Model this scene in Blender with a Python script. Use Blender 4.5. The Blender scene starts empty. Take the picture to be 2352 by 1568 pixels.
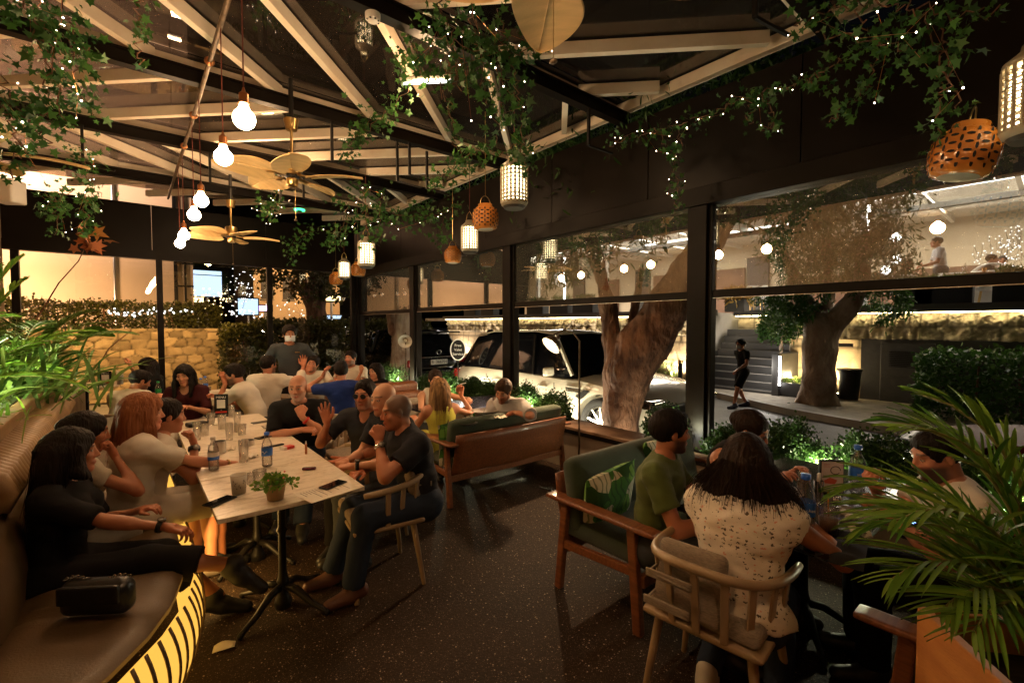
import bpy, math, random
import numpy as np
from mathutils import Matrix, Vector, Quaternion
random.seed(7); RNG = np.random.default_rng(11)
sc = bpy.context.scene
R = math.radians
# ---------------------------------------------------------------- camera, world, exposure
CAM_H = 1.7; YAW = R(39.6); PIT = R(-2.1); FPX = 1060.0
cd = bpy.data.cameras.new('camera'); cam = bpy.data.objects.new('camera', cd)
sc.collection.objects.link(cam); sc.camera = cam
cam.location = (0, 0, CAM_H)
cam.rotation_euler = (R(90) + PIT, 0, -YAW)
cd.sensor_width = 36; cd.lens = FPX / 2352 * 36; cd.clip_start = 0.05; cd.clip_end = 600
W = bpy.data.worlds.new('World'); sc.world = W; W.use_nodes = True
nt = W.node_tree; bg = nt.nodes['Background']
sky = nt.nodes.new('ShaderNodeTexSky'); sky.sky_type = 'NISHITA'; sky.sun_disc = False
sky.sun_elevation = R(-4); sky.sun_rotation = R(220)
nt.links.new(sky.outputs[0], bg.inputs[0]); bg.inputs[1].default_value = 0.05
sd = bpy.data.lights.new('moon', 'SUN'); sd.energy = 0.004; sd.angle = R(0.5); sd.color = (.8, .87, 1)
so = bpy.data.objects.new('moon', sd); sc.collection.objects.link(so); so.rotation_euler = (R(50), 0, R(130))
sc.view_settings.view_transform = 'Standard'; sc.view_settings.look = 'None'
sc.view_settings.exposure = 1.0; sc.view_settings.gamma = 1; sc.view_settings.use_curve_mapping = False
sc.render.engine = 'CYCLES'
sc.cycles.max_bounces = 7; sc.cycles.diffuse_bounces = 3; sc.cycles.glossy_bounces = 3
sc.cycles.transmission_bounces = 5; sc.cycles.transparent_max_bounces = 12
sc.cycles.sample_clamp_indirect = 4; sc.cycles.caustics_reflective = False; sc.cycles.caustics_refractive = False
sc.cycles.use_denoising = True

# ---------------------------------------------------------------- pixel -> place helpers
def _ray(px, py):
    x = (px - 1176) / FPX; z = -(py - 784) / FPX
    fy = math.cos(PIT) - z * math.sin(PIT); fz = math.sin(PIT) + z * math.cos(PIT)
    return Vector((x * math.cos(YAW) + fy * math.sin(YAW), -x * math.sin(YAW) + fy * math.cos(YAW), fz))
O0 = Vector((0, 0, CAM_H))
def PZ(px, py, z): r = _ray(px, py); return O0 + r * ((z - CAM_H) / r.z)
def PX(px, py, X): r = _ray(px, py); return O0 + r * (X / r.x)
def PY(px, py, Y): r = _ray(px, py); return O0 + r * (Y / r.y)
def PD(px, py, d): return O0 + _ray(px, py) * d

# ---------------------------------------------------------------- scene tree helpers
COL = sc.collection
def tag(o, label=None, cat=None, group=None, kind=None):
    if label: o['label'] = label
    if cat: o['category'] = cat
    if group: o['group'] = group
    if kind: o['kind'] = kind
    return o
def empty(name, loc=(0, 0, 0), rz=0, label=None, cat=None, group=None):
    o = bpy.data.objects.new(name, None); COL.objects.link(o)
    o.location = loc; o.rotation_euler = (0, 0, rz); o.empty_display_size = .05
    return tag(o, label, cat, group)
def kids(o): return [c for c in bpy.data.objects if c.parent == o]
def copy_tree(o, parent=None, loc=None, rz=None, label=None, group=None):
    c = o.copy(); COL.objects.link(c); c.parent = parent
    if loc is not None: c.location = loc
    if rz is not None: c.rotation_euler = (0, 0, rz)
    if label: c['label'] = label
    if group: c['group'] = group
    for ch in kids(o): copy_tree(ch, c)
    return c
def light(name, kind, loc, energy, color=(1, .72, .42), size=.05, parent=None, spot=None, target=None, blend=.5):
    d = bpy.data.lights.new(name, kind); d.energy = energy; d.color = color
    if kind == 'AREA': d.size = size
    else: d.shadow_soft_size = size
    if spot: d.spot_size = R(spot); d.spot_blend = blend
    o = bpy.data.objects.new(name, d); COL.objects.link(o); o.location = loc
    if target is not None:
        v = Vector(target) - Vector(loc); o.rotation_euler = v.to_track_quat('-Z', 'Y').to_euler()
    if parent: o.parent = parent
    return o

# ---------------------------------------------------------------- materials
MATS = {}
def mat(name, col, rough=.6, metal=0, noise=0, nscale=12, bump=0, bscale=40, col2=None, spec=.5, stretch=None, coat=0, emit=0, sheen=0, bdist=.01):
    """Principled with object-space noise mixing col -> col2 and optional bump."""
    m = bpy.data.materials.new(name); m.use_nodes = True; MATS[name] = m
    n = m.node_tree; p = n.nodes['Principled BSDF']; L = n.links.new
    p.inputs['Base Color'].default_value = (*col, 1); p.inputs['Roughness'].default_value = rough
    p.inputs['Metallic'].default_value = metal; p.inputs['Specular IOR Level'].default_value = spec
    if coat: p.inputs['Coat Weight'].default_value = coat; p.inputs['Coat Roughness'].default_value = .08
    if sheen: p.inputs['Sheen Weight'].default_value = sheen
    if emit:
        p.inputs['Emission Color'].default_value = (*col, 1); p.inputs['Emission Strength'].default_value = emit
    if noise or bump or col2:
        tc = n.nodes.new('ShaderNodeTexCoord'); src = tc.outputs['Object']
        if stretch:
            mp = n.nodes.new('ShaderNodeMapping'); mp.inputs['Scale'].default_value = stretch
            L(src, mp.inputs[0]); src = mp.outputs[0]
        if noise or col2:
            c2 = col2 or tuple(max(0, c * (1 - noise)) for c in col)
            tx = n.nodes.new('ShaderNodeTexNoise'); tx.inputs['Scale'].default_value = nscale; tx.inputs['Detail'].default_value = 5
            rp = n.nodes.new('ShaderNodeValToRGB'); rp.color_ramp.elements[0].position = .35; rp.color_ramp.elements[1].position = .65
            rp.color_ramp.elements[0].color = (*col, 1); rp.color_ramp.elements[1].color = (*c2, 1)
            L(src, tx.inputs[0]); L(tx.outputs[0], rp.inputs[0]); L(rp.outputs[0], p.inputs['Base Color'])
            mr = n.nodes.new('ShaderNodeMapRange'); mr.inputs[3].default_value = max(0, rough - .08); mr.inputs[4].default_value = min(1, rough + .1)
            L(tx.outputs[0], mr.inputs[0]); L(mr.outputs[0], p.inputs['Roughness'])
        if bump:
            tb = n.nodes.new('ShaderNodeTexNoise'); tb.inputs['Scale'].default_value = bscale; tb.inputs['Detail'].default_value = 4
            bp = n.nodes.new('ShaderNodeBump'); bp.inputs['Strength'].default_value = bump; bp.inputs['Distance'].default_value = bdist
            L(src, tb.inputs[0]); L(tb.outputs[0], bp.inputs['Height']); L(bp.outputs[0], p.inputs['Normal'])
    return m
def emis(name, col, s, sample=False):
    m = bpy.data.materials.new(name); m.use_nodes = True; n = m.node_tree; MATS[name] = m
    for x in list(n.nodes):
        if x.type == 'BSDF_PRINCIPLED': n.nodes.remove(x)
    e = n.nodes.new('ShaderNodeEmission'); e.inputs[0].default_value = (*col, 1); e.inputs[1].default_value = s
    n.links.new(e.outputs[0], [x for x in n.nodes if x.type == 'OUTPUT_MATERIAL'][0].inputs[0])
    m.cycles.emission_sampling = 'AUTO' if sample else 'NONE'
    return m
def leafmat(name, c1, c2, rough=.45, trans=.25, attr=True):
    """foliage: per-leaf colour attribute blended between c1 and c2, some translucency"""
    m = bpy.data.materials.new(name); m.use_nodes = True; MATS[name] = m; n = m.node_tree; L = n.links.new
    p = n.nodes['Principled BSDF']; p.inputs['Roughness'].default_value = rough; p.inputs['Specular IOR Level'].default_value = .3
    a = n.nodes.new('ShaderNodeAttribute'); a.attribute_name = 'tint'
    rp = n.nodes.new('ShaderNodeMix'); rp.data_type = 'RGBA'
    rp.inputs[6].default_value = (*c1, 1); rp.inputs[7].default_value = (*c2, 1)
    L(a.outputs['Fac'], rp.inputs[0]); L(rp.outputs[2], p.inputs['Base Color'])
    t = n.nodes.new('ShaderNodeBsdfTranslucent'); L(rp.outputs[2], t.inputs[0])
    mx = n.nodes.new('ShaderNodeMixShader'); mx.inputs[0].default_value = trans
    out = [x for x in n.nodes if x.type == 'OUTPUT_MATERIAL'][0]
    L(p.outputs[0], mx.inputs[1]); L(t.outputs[0], mx.inputs[2]); L(mx.outputs[0], out.inputs[0])
    return m
def pane(name, refl=.08, haze=.0, tint=(1, 1, 1), rough=.0, hazecol=(.8, .75, .65)):
    """thin sheet: transparent + fresnel gloss (+ a little milky diffuse)"""
    m = bpy.data.materials.new(name); m.use_nodes = True; MATS[name] = m; n = m.node_tree; L = n.links.new
    n.nodes.remove(n.nodes['Principled BSDF'])
    out = [x for x in n.nodes if x.type == 'OUTPUT_MATERIAL'][0]
    t = n.nodes.new('ShaderNodeBsdfTransparent'); t.inputs[0].default_value = (*tint, 1)
    g = n.nodes.new('ShaderNodeBsdfGlossy'); g.inputs['Roughness'].default_value = rough
    lw = n.nodes.new('ShaderNodeLayerWeight'); lw.inputs[0].default_value = .25
    mr = n.nodes.new('ShaderNodeMapRange'); mr.inputs[3].default_value = refl; mr.inputs[4].default_value = min(1, refl * 4 + .3)
    L(lw.outputs['Fresnel'], mr.inputs[0])
    mx = n.nodes.new('ShaderNodeMixShader'); L(mr.outputs[0], mx.inputs[0]); L(t.outputs[0], mx.inputs[1]); L(g.outputs[0], mx.inputs[2])
    last = mx
    if haze:
        d = n.nodes.new('ShaderNodeBsdfDiffuse'); d.inputs[0].default_value = (*hazecol, 1)
        m2 = n.nodes.new('ShaderNodeMixShader'); m2.inputs[0].default_value = haze
        L(mx.outputs[0], m2.inputs[1]); L(d.outputs[0], m2.inputs[2]); last = m2
    L(last.outputs[0], out.inputs[0])
    return m

# ---------------------------------------------------------------- mesh builder
def basis(d):
    d = Vector(d).normalized(); a = Vector((0, 0, 1)) if abs(d.z) < .95 else Vector((1, 0, 0))
    x = d.cross(a).normalized(); y = d.cross(x).normalized()
    return x, y, d
class MB:
    def __init__(s): s.v = []; s.f = []
    def add(s, vs, fs):
        o = len(s.v); s.v += [tuple(p) for p in vs]; s.f += [tuple(i + o for i in f) for f in fs]; return s
    def box(s, c, sz, rz=0, M=None):
        hx, hy, hz = sz[0] / 2, sz[1] / 2, sz[2] / 2
        P = [Vector((x, y, z)) for z in (-hz, hz) for y in (-hy, hy) for x in (-hx, hx)]
        if rz: q = Matrix.Rotation(rz, 3, 'Z'); P = [q @ p for p in P]
        if M is not None: P = [M @ p for p in P]
        P = [p + Vector(c) for p in P]
        return s.add(P, [(0, 2, 3, 1), (4, 5, 7, 6), (0, 1, 5, 4), (2, 6, 7, 3), (0, 4, 6, 2), (1, 3, 7, 5)])
    def b2(s, lo, hi): return s.box([(a + b) / 2 for a, b in zip(lo, hi)], [abs(b - a) for a, b in zip(lo, hi)])
    def bar(s, a, b, w, h, up=(0, 0, 1)):
        a = Vector(a); b = Vector(b); d = (b - a).normalized(); u = Vector(up)
        x = d.cross(u); x = x.normalized() if x.length > 1e-4 else Vector((1, 0, 0)); y = x.cross(d).normalized()
        P = [p + x * sx * w / 2 + y * sy * h / 2 for p in (a, b) for sx, sy in ((-1, -1), (1, -1), (1, 1), (-1, 1))]
        return s.add(P, [(0, 1, 2, 3), (7, 6, 5, 4), (0, 4, 5, 1), (1, 5, 6, 2), (2, 6, 7, 3), (3, 7, 4, 0)])
    def tube(s, pts, r, n=8, cap=True):
        pts = [Vector(p) for p in pts]; m = len(pts); rs = r if hasattr(r, '__len__') else [r] * m
        dirs = [(pts[min(i + 1, m - 1)] - pts[max(i - 1, 0)]).normalized() for i in range(m)]
        x, y, _ = basis(dirs[0]); V = []
        for i in range(m):
            d = dirs[i]; x = (x - d * x.dot(d)); x = x.normalized() if x.length > 1e-5 else basis(d)[0]; y = d.cross(x)
            for k in range(n):
                a = 2 * math.pi * k / n; V.append(pts[i] + (x * math.cos(a) + y * math.sin(a)) * rs[i])
        F = [(i * n + k, i * n + (k + 1) % n, (i + 1) * n + (k + 1) % n, (i + 1) * n + k) for i in range(m - 1) for k in range(n)]
        if cap: F += [tuple(range(n - 1, -1, -1)), tuple(range((m - 1) * n, m * n))]
        return s.add(V, F)
    def cyl(s, a, b, r1, r2=None, n=16): return s.tube([a, b], [r1, r1 if r2 is None else r2], n)
    def lathe(s, prof, n=24, c=(0, 0, 0), M=None, close=False):
        V = []; m = len(prof)
        for (r, z) in prof:
            for k in range(n):
                a = 2 * math.pi * k / n; p = Vector((r * math.cos(a), r * math.sin(a), z))
                V.append((M @ p if M is not None else p) + Vector(c))
        F = [(i * n + k, i * n + (k + 1) % n, (i + 1) * n + (k + 1) % n, (i + 1) * n + k) for i in range(m - 1) for k in range(n)]
        if close: F += [tuple(range(n - 1, -1, -1)), tuple(range((m - 1) * n, m * n))]
        return s.add(V, F)
    def sphere(s, c, r, nu=10, nv=7, sc3=(1, 1, 1)):
        pr = [(max(1e-4, math.sin(math.pi * i / nv)) * r, -math.cos(math.pi * i / nv) * r) for i in range(nv + 1)]
        o = len(s.v); s.lathe(pr, nu)
        for i in range(o, len(s.v)):
            v = s.v[i]; s.v[i] = (v[0] * sc3[0] + c[0], v[1] * sc3[1] + c[1], v[2] * sc3[2] + c[2])
        return s
    def prism(s, poly, a, b):
        """extrude a planar polygon (list of 3D points at a) by vector b"""
        n = len(poly); P = [Vector(p) + Vector(a) for p in poly]; Q = [p + Vector(b) for p in P]
        return s.add(P + Q, [tuple(range(n - 1, -1, -1)), tuple(range(n, 2 * n))] + [(i, (i + 1) % n, n + (i + 1) % n, n + i) for i in range(n)])
    def sheet(s, nx, ny, fn):
        V = [fn(i / nx, j / ny) for j in range(ny + 1) for i in range(nx + 1)]
        F = [(j * (nx + 1) + i, j * (nx + 1) + i + 1, (j + 1) * (nx + 1) + i + 1, (j + 1) * (nx + 1) + i) for j in range(ny) for i in range(nx)]
        return s.add(V, F)
    def rbox(s, c, sz, r, n=4, M=None, puff=0):
        """rounded box (cushion): subdivided cube pushed to a rounded shape"""
        h = [x / 2 for x in sz]; seg = 2 * n + 4; V = {}; F = []
        def pt(u): # u in 0..seg -> -1..1 with denser ends
            t = u / seg * 2 - 1; return math.copysign(abs(t) ** .6, t)
        def key(p): return tuple(round(x, 5) for x in p)
        idx = {}; Vs = []
        for ax in range(3):
            for sg in (-1, 1):
                g = []
                for i in range(seg + 1):
                    row = []
                    for j in range(seg + 1):
                        p = [0, 0, 0]; p[ax] = sg; p[(ax + 1) % 3] = pt(i); p[(ax + 2) % 3] = pt(j)
                        k = key(p)
                        if k not in idx:
                            q = [p[a] * h[a] for a in range(3)]
                            inn = [max(-(h[a] - r), min(h[a] - r, q[a])) for a in range(3)]
                            d = Vector(q) - Vector(inn); L = d.length
                            w = Vector(inn) + (d / L * r if L > 1e-9 else Vector((0, 0, 0)))
                            if puff:
                                aa = min(range(3), key=lambda a: sz[a]); o = [a for a in range(3) if a != aa]
                                w[aa] *= 1 + puff * (1 - p[o[0]] ** 2) * (1 - p[o[1]] ** 2) - .5 * puff * max(abs(p[o[0]]), abs(p[o[1]])) ** 4
                            if M is not None: w = M @ w
                            idx[k] = len(Vs); Vs.append(w + Vector(c))
                        row.append(idx[k])
                    g.append(row)
                for i in range(seg):
                    for j in range(seg):
                        q = (g[i][j], g[i + 1][j], g[i + 1][j + 1], g[i][j + 1])
                        F.append(q if sg > 0 else q[::-1])
        return s.add(Vs, F)
    def build(s, name, m=None, parent=None, smooth=False, bevel=0, loc=None, rz=0, auto=None):
        me = bpy.data.meshes.new(name); me.from_pydata(s.v, [], s.f); me.update()
        o = bpy.data.objects.new(name, me); COL.objects.link(o)
        if m is not None: me.materials.append(m)
        if parent is not None: o.parent = parent
        if loc is not None: o.location = loc
        if rz: o.rotation_euler = (0, 0, rz)
        if smooth or auto:
            me.polygons.foreach_set('use_smooth', [True] * len(me.polygons))
            if auto:
                me.set_sharp_from_angle(angle=R(auto))
        if bevel:
            b = o.modifiers.new('bevel', 'BEVEL'); b.width = bevel; b.segments = 2; b.limit_method = 'ANGLE'; b.angle_limit = R(40)
        return o
def npmesh(name, V, F, m=None, parent=None, smooth=False, tint=None, loc=None):
    """V (n,3) array, F (k,c) int array with constant face size"""
    me = bpy.data.meshes.new(name); V = np.asarray(V, np.float32); F = np.asarray(F, np.int32)
    nf, c = F.shape
    me.vertices.add(len(V)); me.vertices.foreach_set('co', V.ravel())
    me.loops.add(nf * c); me.loops.foreach_set('vertex_index', F.ravel())
    me.polygons.add(nf); me.polygons.foreach_set('loop_start', np.arange(nf, dtype=np.int32) * c)
    me.polygons.foreach_set('loop_total', np.full(nf, c, np.int32))
    if smooth: me.polygons.foreach_set('use_smooth', np.ones(nf, bool))
    me.update(calc_edges=True)
    if tint is not None:
        t = np.asarray(tint, np.float32)
        if t.ndim == 1:
            a = me.attributes.new('tint', 'FLOAT', 'POINT'); a.data.foreach_set('value', t)
        else:
            a = me.attributes.new('tint', 'FLOAT_COLOR', 'POINT'); a.data.foreach_set('color', np.c_[t, np.ones(len(t), np.float32)].ravel())
    o = bpy.data.objects.new(name, me); COL.objects.link(o)
    if m is not None: me.materials.append(m)
    if parent is not None: o.parent = parent
    if loc is not None: o.location = loc
    return o
def text(name, body, size, m, parent, loc, rot, extrude=.001, align='CENTER', sx=1):
    c = bpy.data.curves.new(name, 'FONT'); c.body = body; c.size = size; c.extrude = extrude
    c.align_x = align; c.align_y = 'CENTER'; c.resolution_u = 3
    t = bpy.data.objects.new(name, c); COL.objects.link(t)
    dg = bpy.context.evaluated_depsgraph_get(); me = bpy.data.meshes.new_from_object(t.evaluated_get(dg))
    bpy.data.objects.remove(t); bpy.data.curves.remove(c)
    o = bpy.data.objects.new(name, me); COL.objects.link(o); me.materials.clear(); me.materials.append(m)
    o.parent = parent; o.location = loc; o.rotation_euler = rot; o.scale = (sx, 1, 1)
    return o
# ---------------------------------------------------------------- leaves
SHAPES = {
 'oval': (np.array([(0, 0, 0), (.32, .35, .05), (.3, .7, .02), (0, 1, -.08), (-.3, .7, .02), (-.32, .35, .05)]), 6),
 'ivy': (np.array([(0, 0, 0), (.42, -.12, .03), (.30, .22, .04), (.62, .48, -.04), (.2, .55, .05), (0, 1.05, -.12), (-.2, .55, .05), (-.62, .48, -.04), (-.30, .22, .04), (-.42, -.12, .03)]), 10),
 'blade': (np.array([(-.04, 0, 0), (.04, 0, 0), (.07, .4, .02), (.05, .8, -.06), (0, 1, -.14), (-.05, .8, -.06), (-.07, .4, .02)]), 7),
 'long': (np.array([(0, 0, 0), (.10, .3, .02), (.09, .65, 0), (0, 1, -.1), (-.09, .65, 0), (-.10, .3, .02)]), 6),
}
def leaves(P, shape, size, dirs=None, up=.3, rng=RNG, jitter=.35, spread=1.0):
    """P (n,3): leaf origins; returns V,F,tint of a merged mesh"""
    T, k = SHAPES[shape]; n = len(P); P = np.asarray(P, float)
    if dirs is None:
        d = rng.normal(size=(n, 3)); d[:, 2] += up
    else:
        d = np.asarray(dirs, float) + rng.normal(size=(n, 3)) * spread * .5
    d /= np.linalg.norm(d, axis=1, keepdims=True) + 1e-9
    u = rng.normal(size=(n, 3)); s = np.cross(d, u); s /= np.linalg.norm(s, axis=1, keepdims=True) + 1e-9
    w = np.cross(s, d)
    sz = size * (1 + jitter * rng.uniform(-1, 1, n))
    V = P[:, None, :] + sz[:, None, None] * (T[None, :, 0:1] * s[:, None, :] + T[None, :, 1:2] * d[:, None, :] + T[None, :, 2:3] * w[:, None, :])
    F = np.arange(n * k).reshape(n, k)
    tint = np.repeat(np.clip(rng.normal(.45, .25, n), 0, 1), k)
    return V.reshape(-1, 3), F, tint
# ================================================================ PEOPLE ENGINE (signed distance -> surface nets)
def _v(p): return np.array(p, float)
def rc(a, b, ra, rb, k=.03, clip=None, sub=False): return ('rc', _v(a), _v(b), ra, rb, k, clip, sub)
def el(c, r, M=None, k=.03, clip=None, sub=False): return ('el', _v(c), _v(r), M, None, k, clip, sub)
def inflate(pr, d):
    o = []
    for p in pr:
        p = list(p)
        if p[0] == 'rc': p[3] += d; p[4] += d
        else: p[2] = p[2] + d
        o.append(tuple(p))
    return o
def sdf(pr, P):
    t, a, b, c, d, k, clip, sub = pr
    if t == 'rc':
        ab = b - a; L = ab @ ab + 1e-12; w = np.clip(((P - a) @ ab) / L, 0, 1)
        D = np.sqrt(((P - a - w[..., None] * ab) ** 2).sum(-1)) - (c + (d - c) * w)
    else:
        q = P - a
        if c is not None: q = q @ c           # c columns = local axes
        k0 = np.sqrt(((q / b) ** 2).sum(-1)); k1 = np.sqrt(((q / b ** 2) ** 2).sum(-1)) + 1e-9
        D = k0 * (k0 - 1) / k1
    if clip is not None:
        for (pt, n) in clip: D = np.maximum(D, (P - _v(pt)) @ _v(n))
    return D
def surface(prims, res, disp=None):
    adds = [p for p in prims if not p[7]]
    lo = np.full(3, 9e9); hi = -lo
    def bb(p):
        if p[0] == 'rc':
            r = max(p[3], p[4]); return np.minimum(p[1], p[2]) - r, np.maximum(p[1], p[2]) + r
        r = p[2].max() if p[3] is not None else p[2]; return p[1] - r, p[1] + r
    for p in adds:
        l, h = bb(p); lo = np.minimum(lo, l); hi = np.maximum(hi, h)
    lo -= 3 * res; hi += 3 * res; n = np.ceil((hi - lo) / res).astype(int) + 1
    f = np.full(n, .12, np.float32); ax = [lo[i] + np.arange(n[i]) * res for i in range(3)]
    for p in prims:
        l, h = bb(p); k = p[5]; m = k + 2 * res
        i0 = np.clip(((l - m - lo) / res).astype(int), 0, n); i1 = np.clip(((h + m - lo) / res).astype(int) + 2, 0, n)
        if (i1 <= i0).any(): continue
        X, Y, Z = np.meshgrid(*[ax[i][i0[i]:i1[i]] for i in range(3)], indexing='ij')
        P = np.stack([X, Y, Z], -1); D = sdf(p, P); s = (slice(i0[0], i1[0]), slice(i0[1], i1[1]), slice(i0[2], i1[2]))
        A = f[s]
        if p[7]:
            h_ = np.maximum(k - np.abs(A + D), 0) / k; f[s] = np.maximum(A, -D) + h_ * h_ * k / 4
        else:
            h_ = np.maximum(k - np.abs(A - D), 0) / k; f[s] = np.minimum(A, D) - h_ * h_ * k / 4
    if disp is not None:
        near = np.abs(f) < .06; idx = np.argwhere(near); f[near] += disp(lo + idx * res)
    return snets(f, lo, res)
def snets(f, lo, res):
    f[0] = f[-1] = f[:, 0] = f[:, -1] = f[:, :, 0] = f[:, :, -1] = .1
    s = f < 0
    c = [s[i:f.shape[0] - 1 + i, j:f.shape[1] - 1 + j, k:f.shape[2] - 1 + k] for i in (0, 1) for j in (0, 1) for k in (0, 1)]
    tot = sum(x.astype(np.int8) for x in c); act = (tot > 0) & (tot < 8); idx = np.argwhere(act)
    cid = np.full(act.shape, -1, np.int64); cid[act] = np.arange(len(idx))
    pos = np.zeros((len(idx), 3)); cnt = np.zeros(len(idx))
    cor = [(i, j, k) for i in (0, 1) for j in (0, 1) for k in (0, 1)]
    for a in range(8):
        for b in range(a + 1, 8):
            A, B = _v(cor[a]), _v(cor[b])
            if np.abs(A - B).sum() != 1: continue
            ia = idx + np.array(cor[a]); ib = idx + np.array(cor[b])
            fa = f[ia[:, 0], ia[:, 1], ia[:, 2]]; fb = f[ib[:, 0], ib[:, 1], ib[:, 2]]
            x = (fa < 0) != (fb < 0); t = np.where(x, fa / (fa - fb + 1e-12), 0)
            pos += np.where(x[:, None], A + t[:, None] * (B - A), 0); cnt += x
    V = lo + (idx + pos / cnt[:, None]) * res
    F = []
    for d in range(3):
        e = [0, 0, 0]; e[d] = 1
        n = [f.shape[i] - e[i] for i in range(3)]
        s0 = s[:n[0], :n[1], :n[2]]; s1 = s[e[0]:, e[1]:, e[2]:]
        ed = np.argwhere(s0 != s1); u, w = (d + 1) % 3, (d + 2) % 3
        ed = ed[(ed[:, u] > 0) & (ed[:, w] > 0) & (ed[:, u] < f.shape[u] - 1) & (ed[:, w] < f.shape[w] - 1)]
        def cc(du, dw):
            q = ed.copy(); q[:, u] -= du; q[:, w] -= dw; return cid[q[:, 0], q[:, 1], q[:, 2]]
        Q = np.stack([cc(1, 1), cc(0, 1), cc(0, 0), cc(1, 0)], 1)
        flip = s1[ed[:, 0], ed[:, 1], ed[:, 2]]; Q[flip] = Q[flip][:, ::-1]
        F.append(Q[(Q >= 0).all(1)])
    return V, np.concatenate(F)
def nrm(v): v = _v(v); return v / (np.linalg.norm(v) + 1e-9)
def ik(a, t, l1, l2, hint):
    a, t = _v(a), _v(t); d = t - a; L = np.linalg.norm(d); Lc = min(L, (l1 + l2) * .995); Lc = max(Lc, abs(l1 - l2) * 1.05 + .01)
    d = d / (L + 1e-9); t = a + d * Lc; x = (l1 * l1 - l2 * l2 + Lc * Lc) / (2 * Lc); h = math.sqrt(max(l1 * l1 - x * x, 0))
    hp = _v(hint); hp = hp - d * (hp @ d); return a + d * x + nrm(hp) * h, t
def rotx(a): c, s = math.cos(a), math.sin(a); return np.array([[1, 0, 0], [0, c, -s], [0, s, c]])
def roty(a): c, s = math.cos(a), math.sin(a); return np.array([[c, 0, s], [0, 1, 0], [-s, 0, c]])
def rotz(a): c, s = math.cos(a), math.sin(a); return np.array([[c, -s, 0], [s, c, 0], [0, 0, 1]])
def vnoise(P, f, seed=0):
    q = P * f + seed * 1.7
    return (np.sin(q[..., 0] * 1.0 + 1.3 * np.sin(q[..., 1] * .9 + seed)) * np.sin(q[..., 1] * 1.1 + 1.1 * np.sin(q[..., 2] * 1.2)) +
            .5 * np.sin(q[..., 2] * 2.1 + 1.7 * np.sin(q[..., 0] * 1.3)) * np.sin(q[..., 0] * 1.9 + q[..., 1])) / 1.5

SKIN = mat('skin', (.5, .27, .17), .5, bump=.08, bscale=260)
_n = SKIN.node_tree; _a = _n.nodes.new('ShaderNodeAttribute'); _a.attribute_name = 'tint'
_n.links.new(_a.outputs['Color'], _n.nodes['Principled BSDF'].inputs['Base Color'])
_n.nodes['Principled BSDF'].inputs['Subsurface Weight'].default_value = .06
_n.nodes['Principled BSDF'].inputs['Subsurface Radius'].default_value = (.02, .008, .004)
def hairmat(name, c, c2, rough=.55):
    m = mat(name, c, rough, bump=.9, bscale=90, col2=c2, nscale=45, stretch=(1, 1, .07), spec=.12); return m
def clothmat(name, c, rough=.85, c2=None, **k): return mat(name, c, rough, noise=.12, nscale=5, bump=.25, bscale=300, col2=c2, spec=.15, sheen=.1 if max(c) > .1 else 0, **k)
HAIRS = {'black': hairmat('hair_black', (.007, .005, .004), (.014, .009, .007)), 'brown': hairmat('hair_brown', (.035, .018, .01), (.07, .035, .018)),
         'auburn': hairmat('hair_auburn', (.16, .05, .02), (.26, .1, .04)), 'highlight': hairmat('hair_highlighted', (.06, .03, .015), (.38, .22, .1)),
         'dark': hairmat('hair_dark_brown', (.012, .007, .005), (.026, .013, .008))}

def hand_prims(w, d, n, side, pose, s=1.0):
    """w wrist, d finger direction, n back-of-hand normal, side = thumb side vector"""
    d, n = nrm(d), nrm(n); n = nrm(n - d * (n @ d)); sd = nrm(_v(side) - d * (_v(side) @ d) - n * (_v(side) @ n))
    curls = {'relax': (.35, .5, .35), 'flat': (.06, .12, .08), 'fist': (1.35, 1.5, .9), 'grip': (.85, 1.0, .6), 'open': (-.05, .18, .12), 'point': (.5, .7, .5)}[pose]
    spread = {'open': .2, 'flat': .08}.get(pose, .03); O = []
    W0 = _v(w)
    offs = (.030, .010, -.011, -.030); lens = (.068, .076, .070, .054); base = (.086, .090, .086, .078)
    O.append(rc(W0 - d * .02, W0 + d * .02, .023 * s, .024 * s, .02))
    for o, bl in zip(offs, base):
        O.append(rc(W0 + d * .01 + sd * o * .55 * s, W0 + d * bl * s + sd * o * s, .015 * s, .0125 * s, .012))
    for i, (o, ln, bl) in enumerate(zip(offs, lens, base)):
        p = W0 + d * bl * s + sd * o * s; ang = spread * (1.5 - i); dd = nrm(d * math.cos(ang) + sd * math.sin(ang)); acc = 0
        r = .0098 - .0008 * (i == 3); ex = .12 * i if pose in ('relax', 'point') else 0
        for j, (q, c) in enumerate(zip((.45, .3, .25), curls)):
            acc += c + ex * (j < 2); dr = dd * math.cos(acc) - n * math.sin(acc); e = p + dr * ln * q * s
            O.append(rc(p, e, r * s, (r - .001) * s, .004)); p = e; r -= .001
    tb = W0 + d * .025 * s + sd * .022 * s; t1 = tb + (d * .6 + sd * .75 - n * .25) * .042 * s
    cl = {'fist': .9, 'grip': .6}.get(pose, .15); t2 = t1 + nrm(d * 1. + sd * (.35 - cl) - n * (.2 + cl * .6)) * .034 * s
    t3 = t2 + nrm(d * 1. + sd * (.1 - cl) - n * (.25 + cl)) * .026 * s
    O += [rc(tb, t1, .016 * s, .0125 * s, .012), rc(t1, t2, .0115 * s, .0105 * s, .004), rc(t2, t3, .0105 * s, .0085 * s, .004)]
    return O

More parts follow.
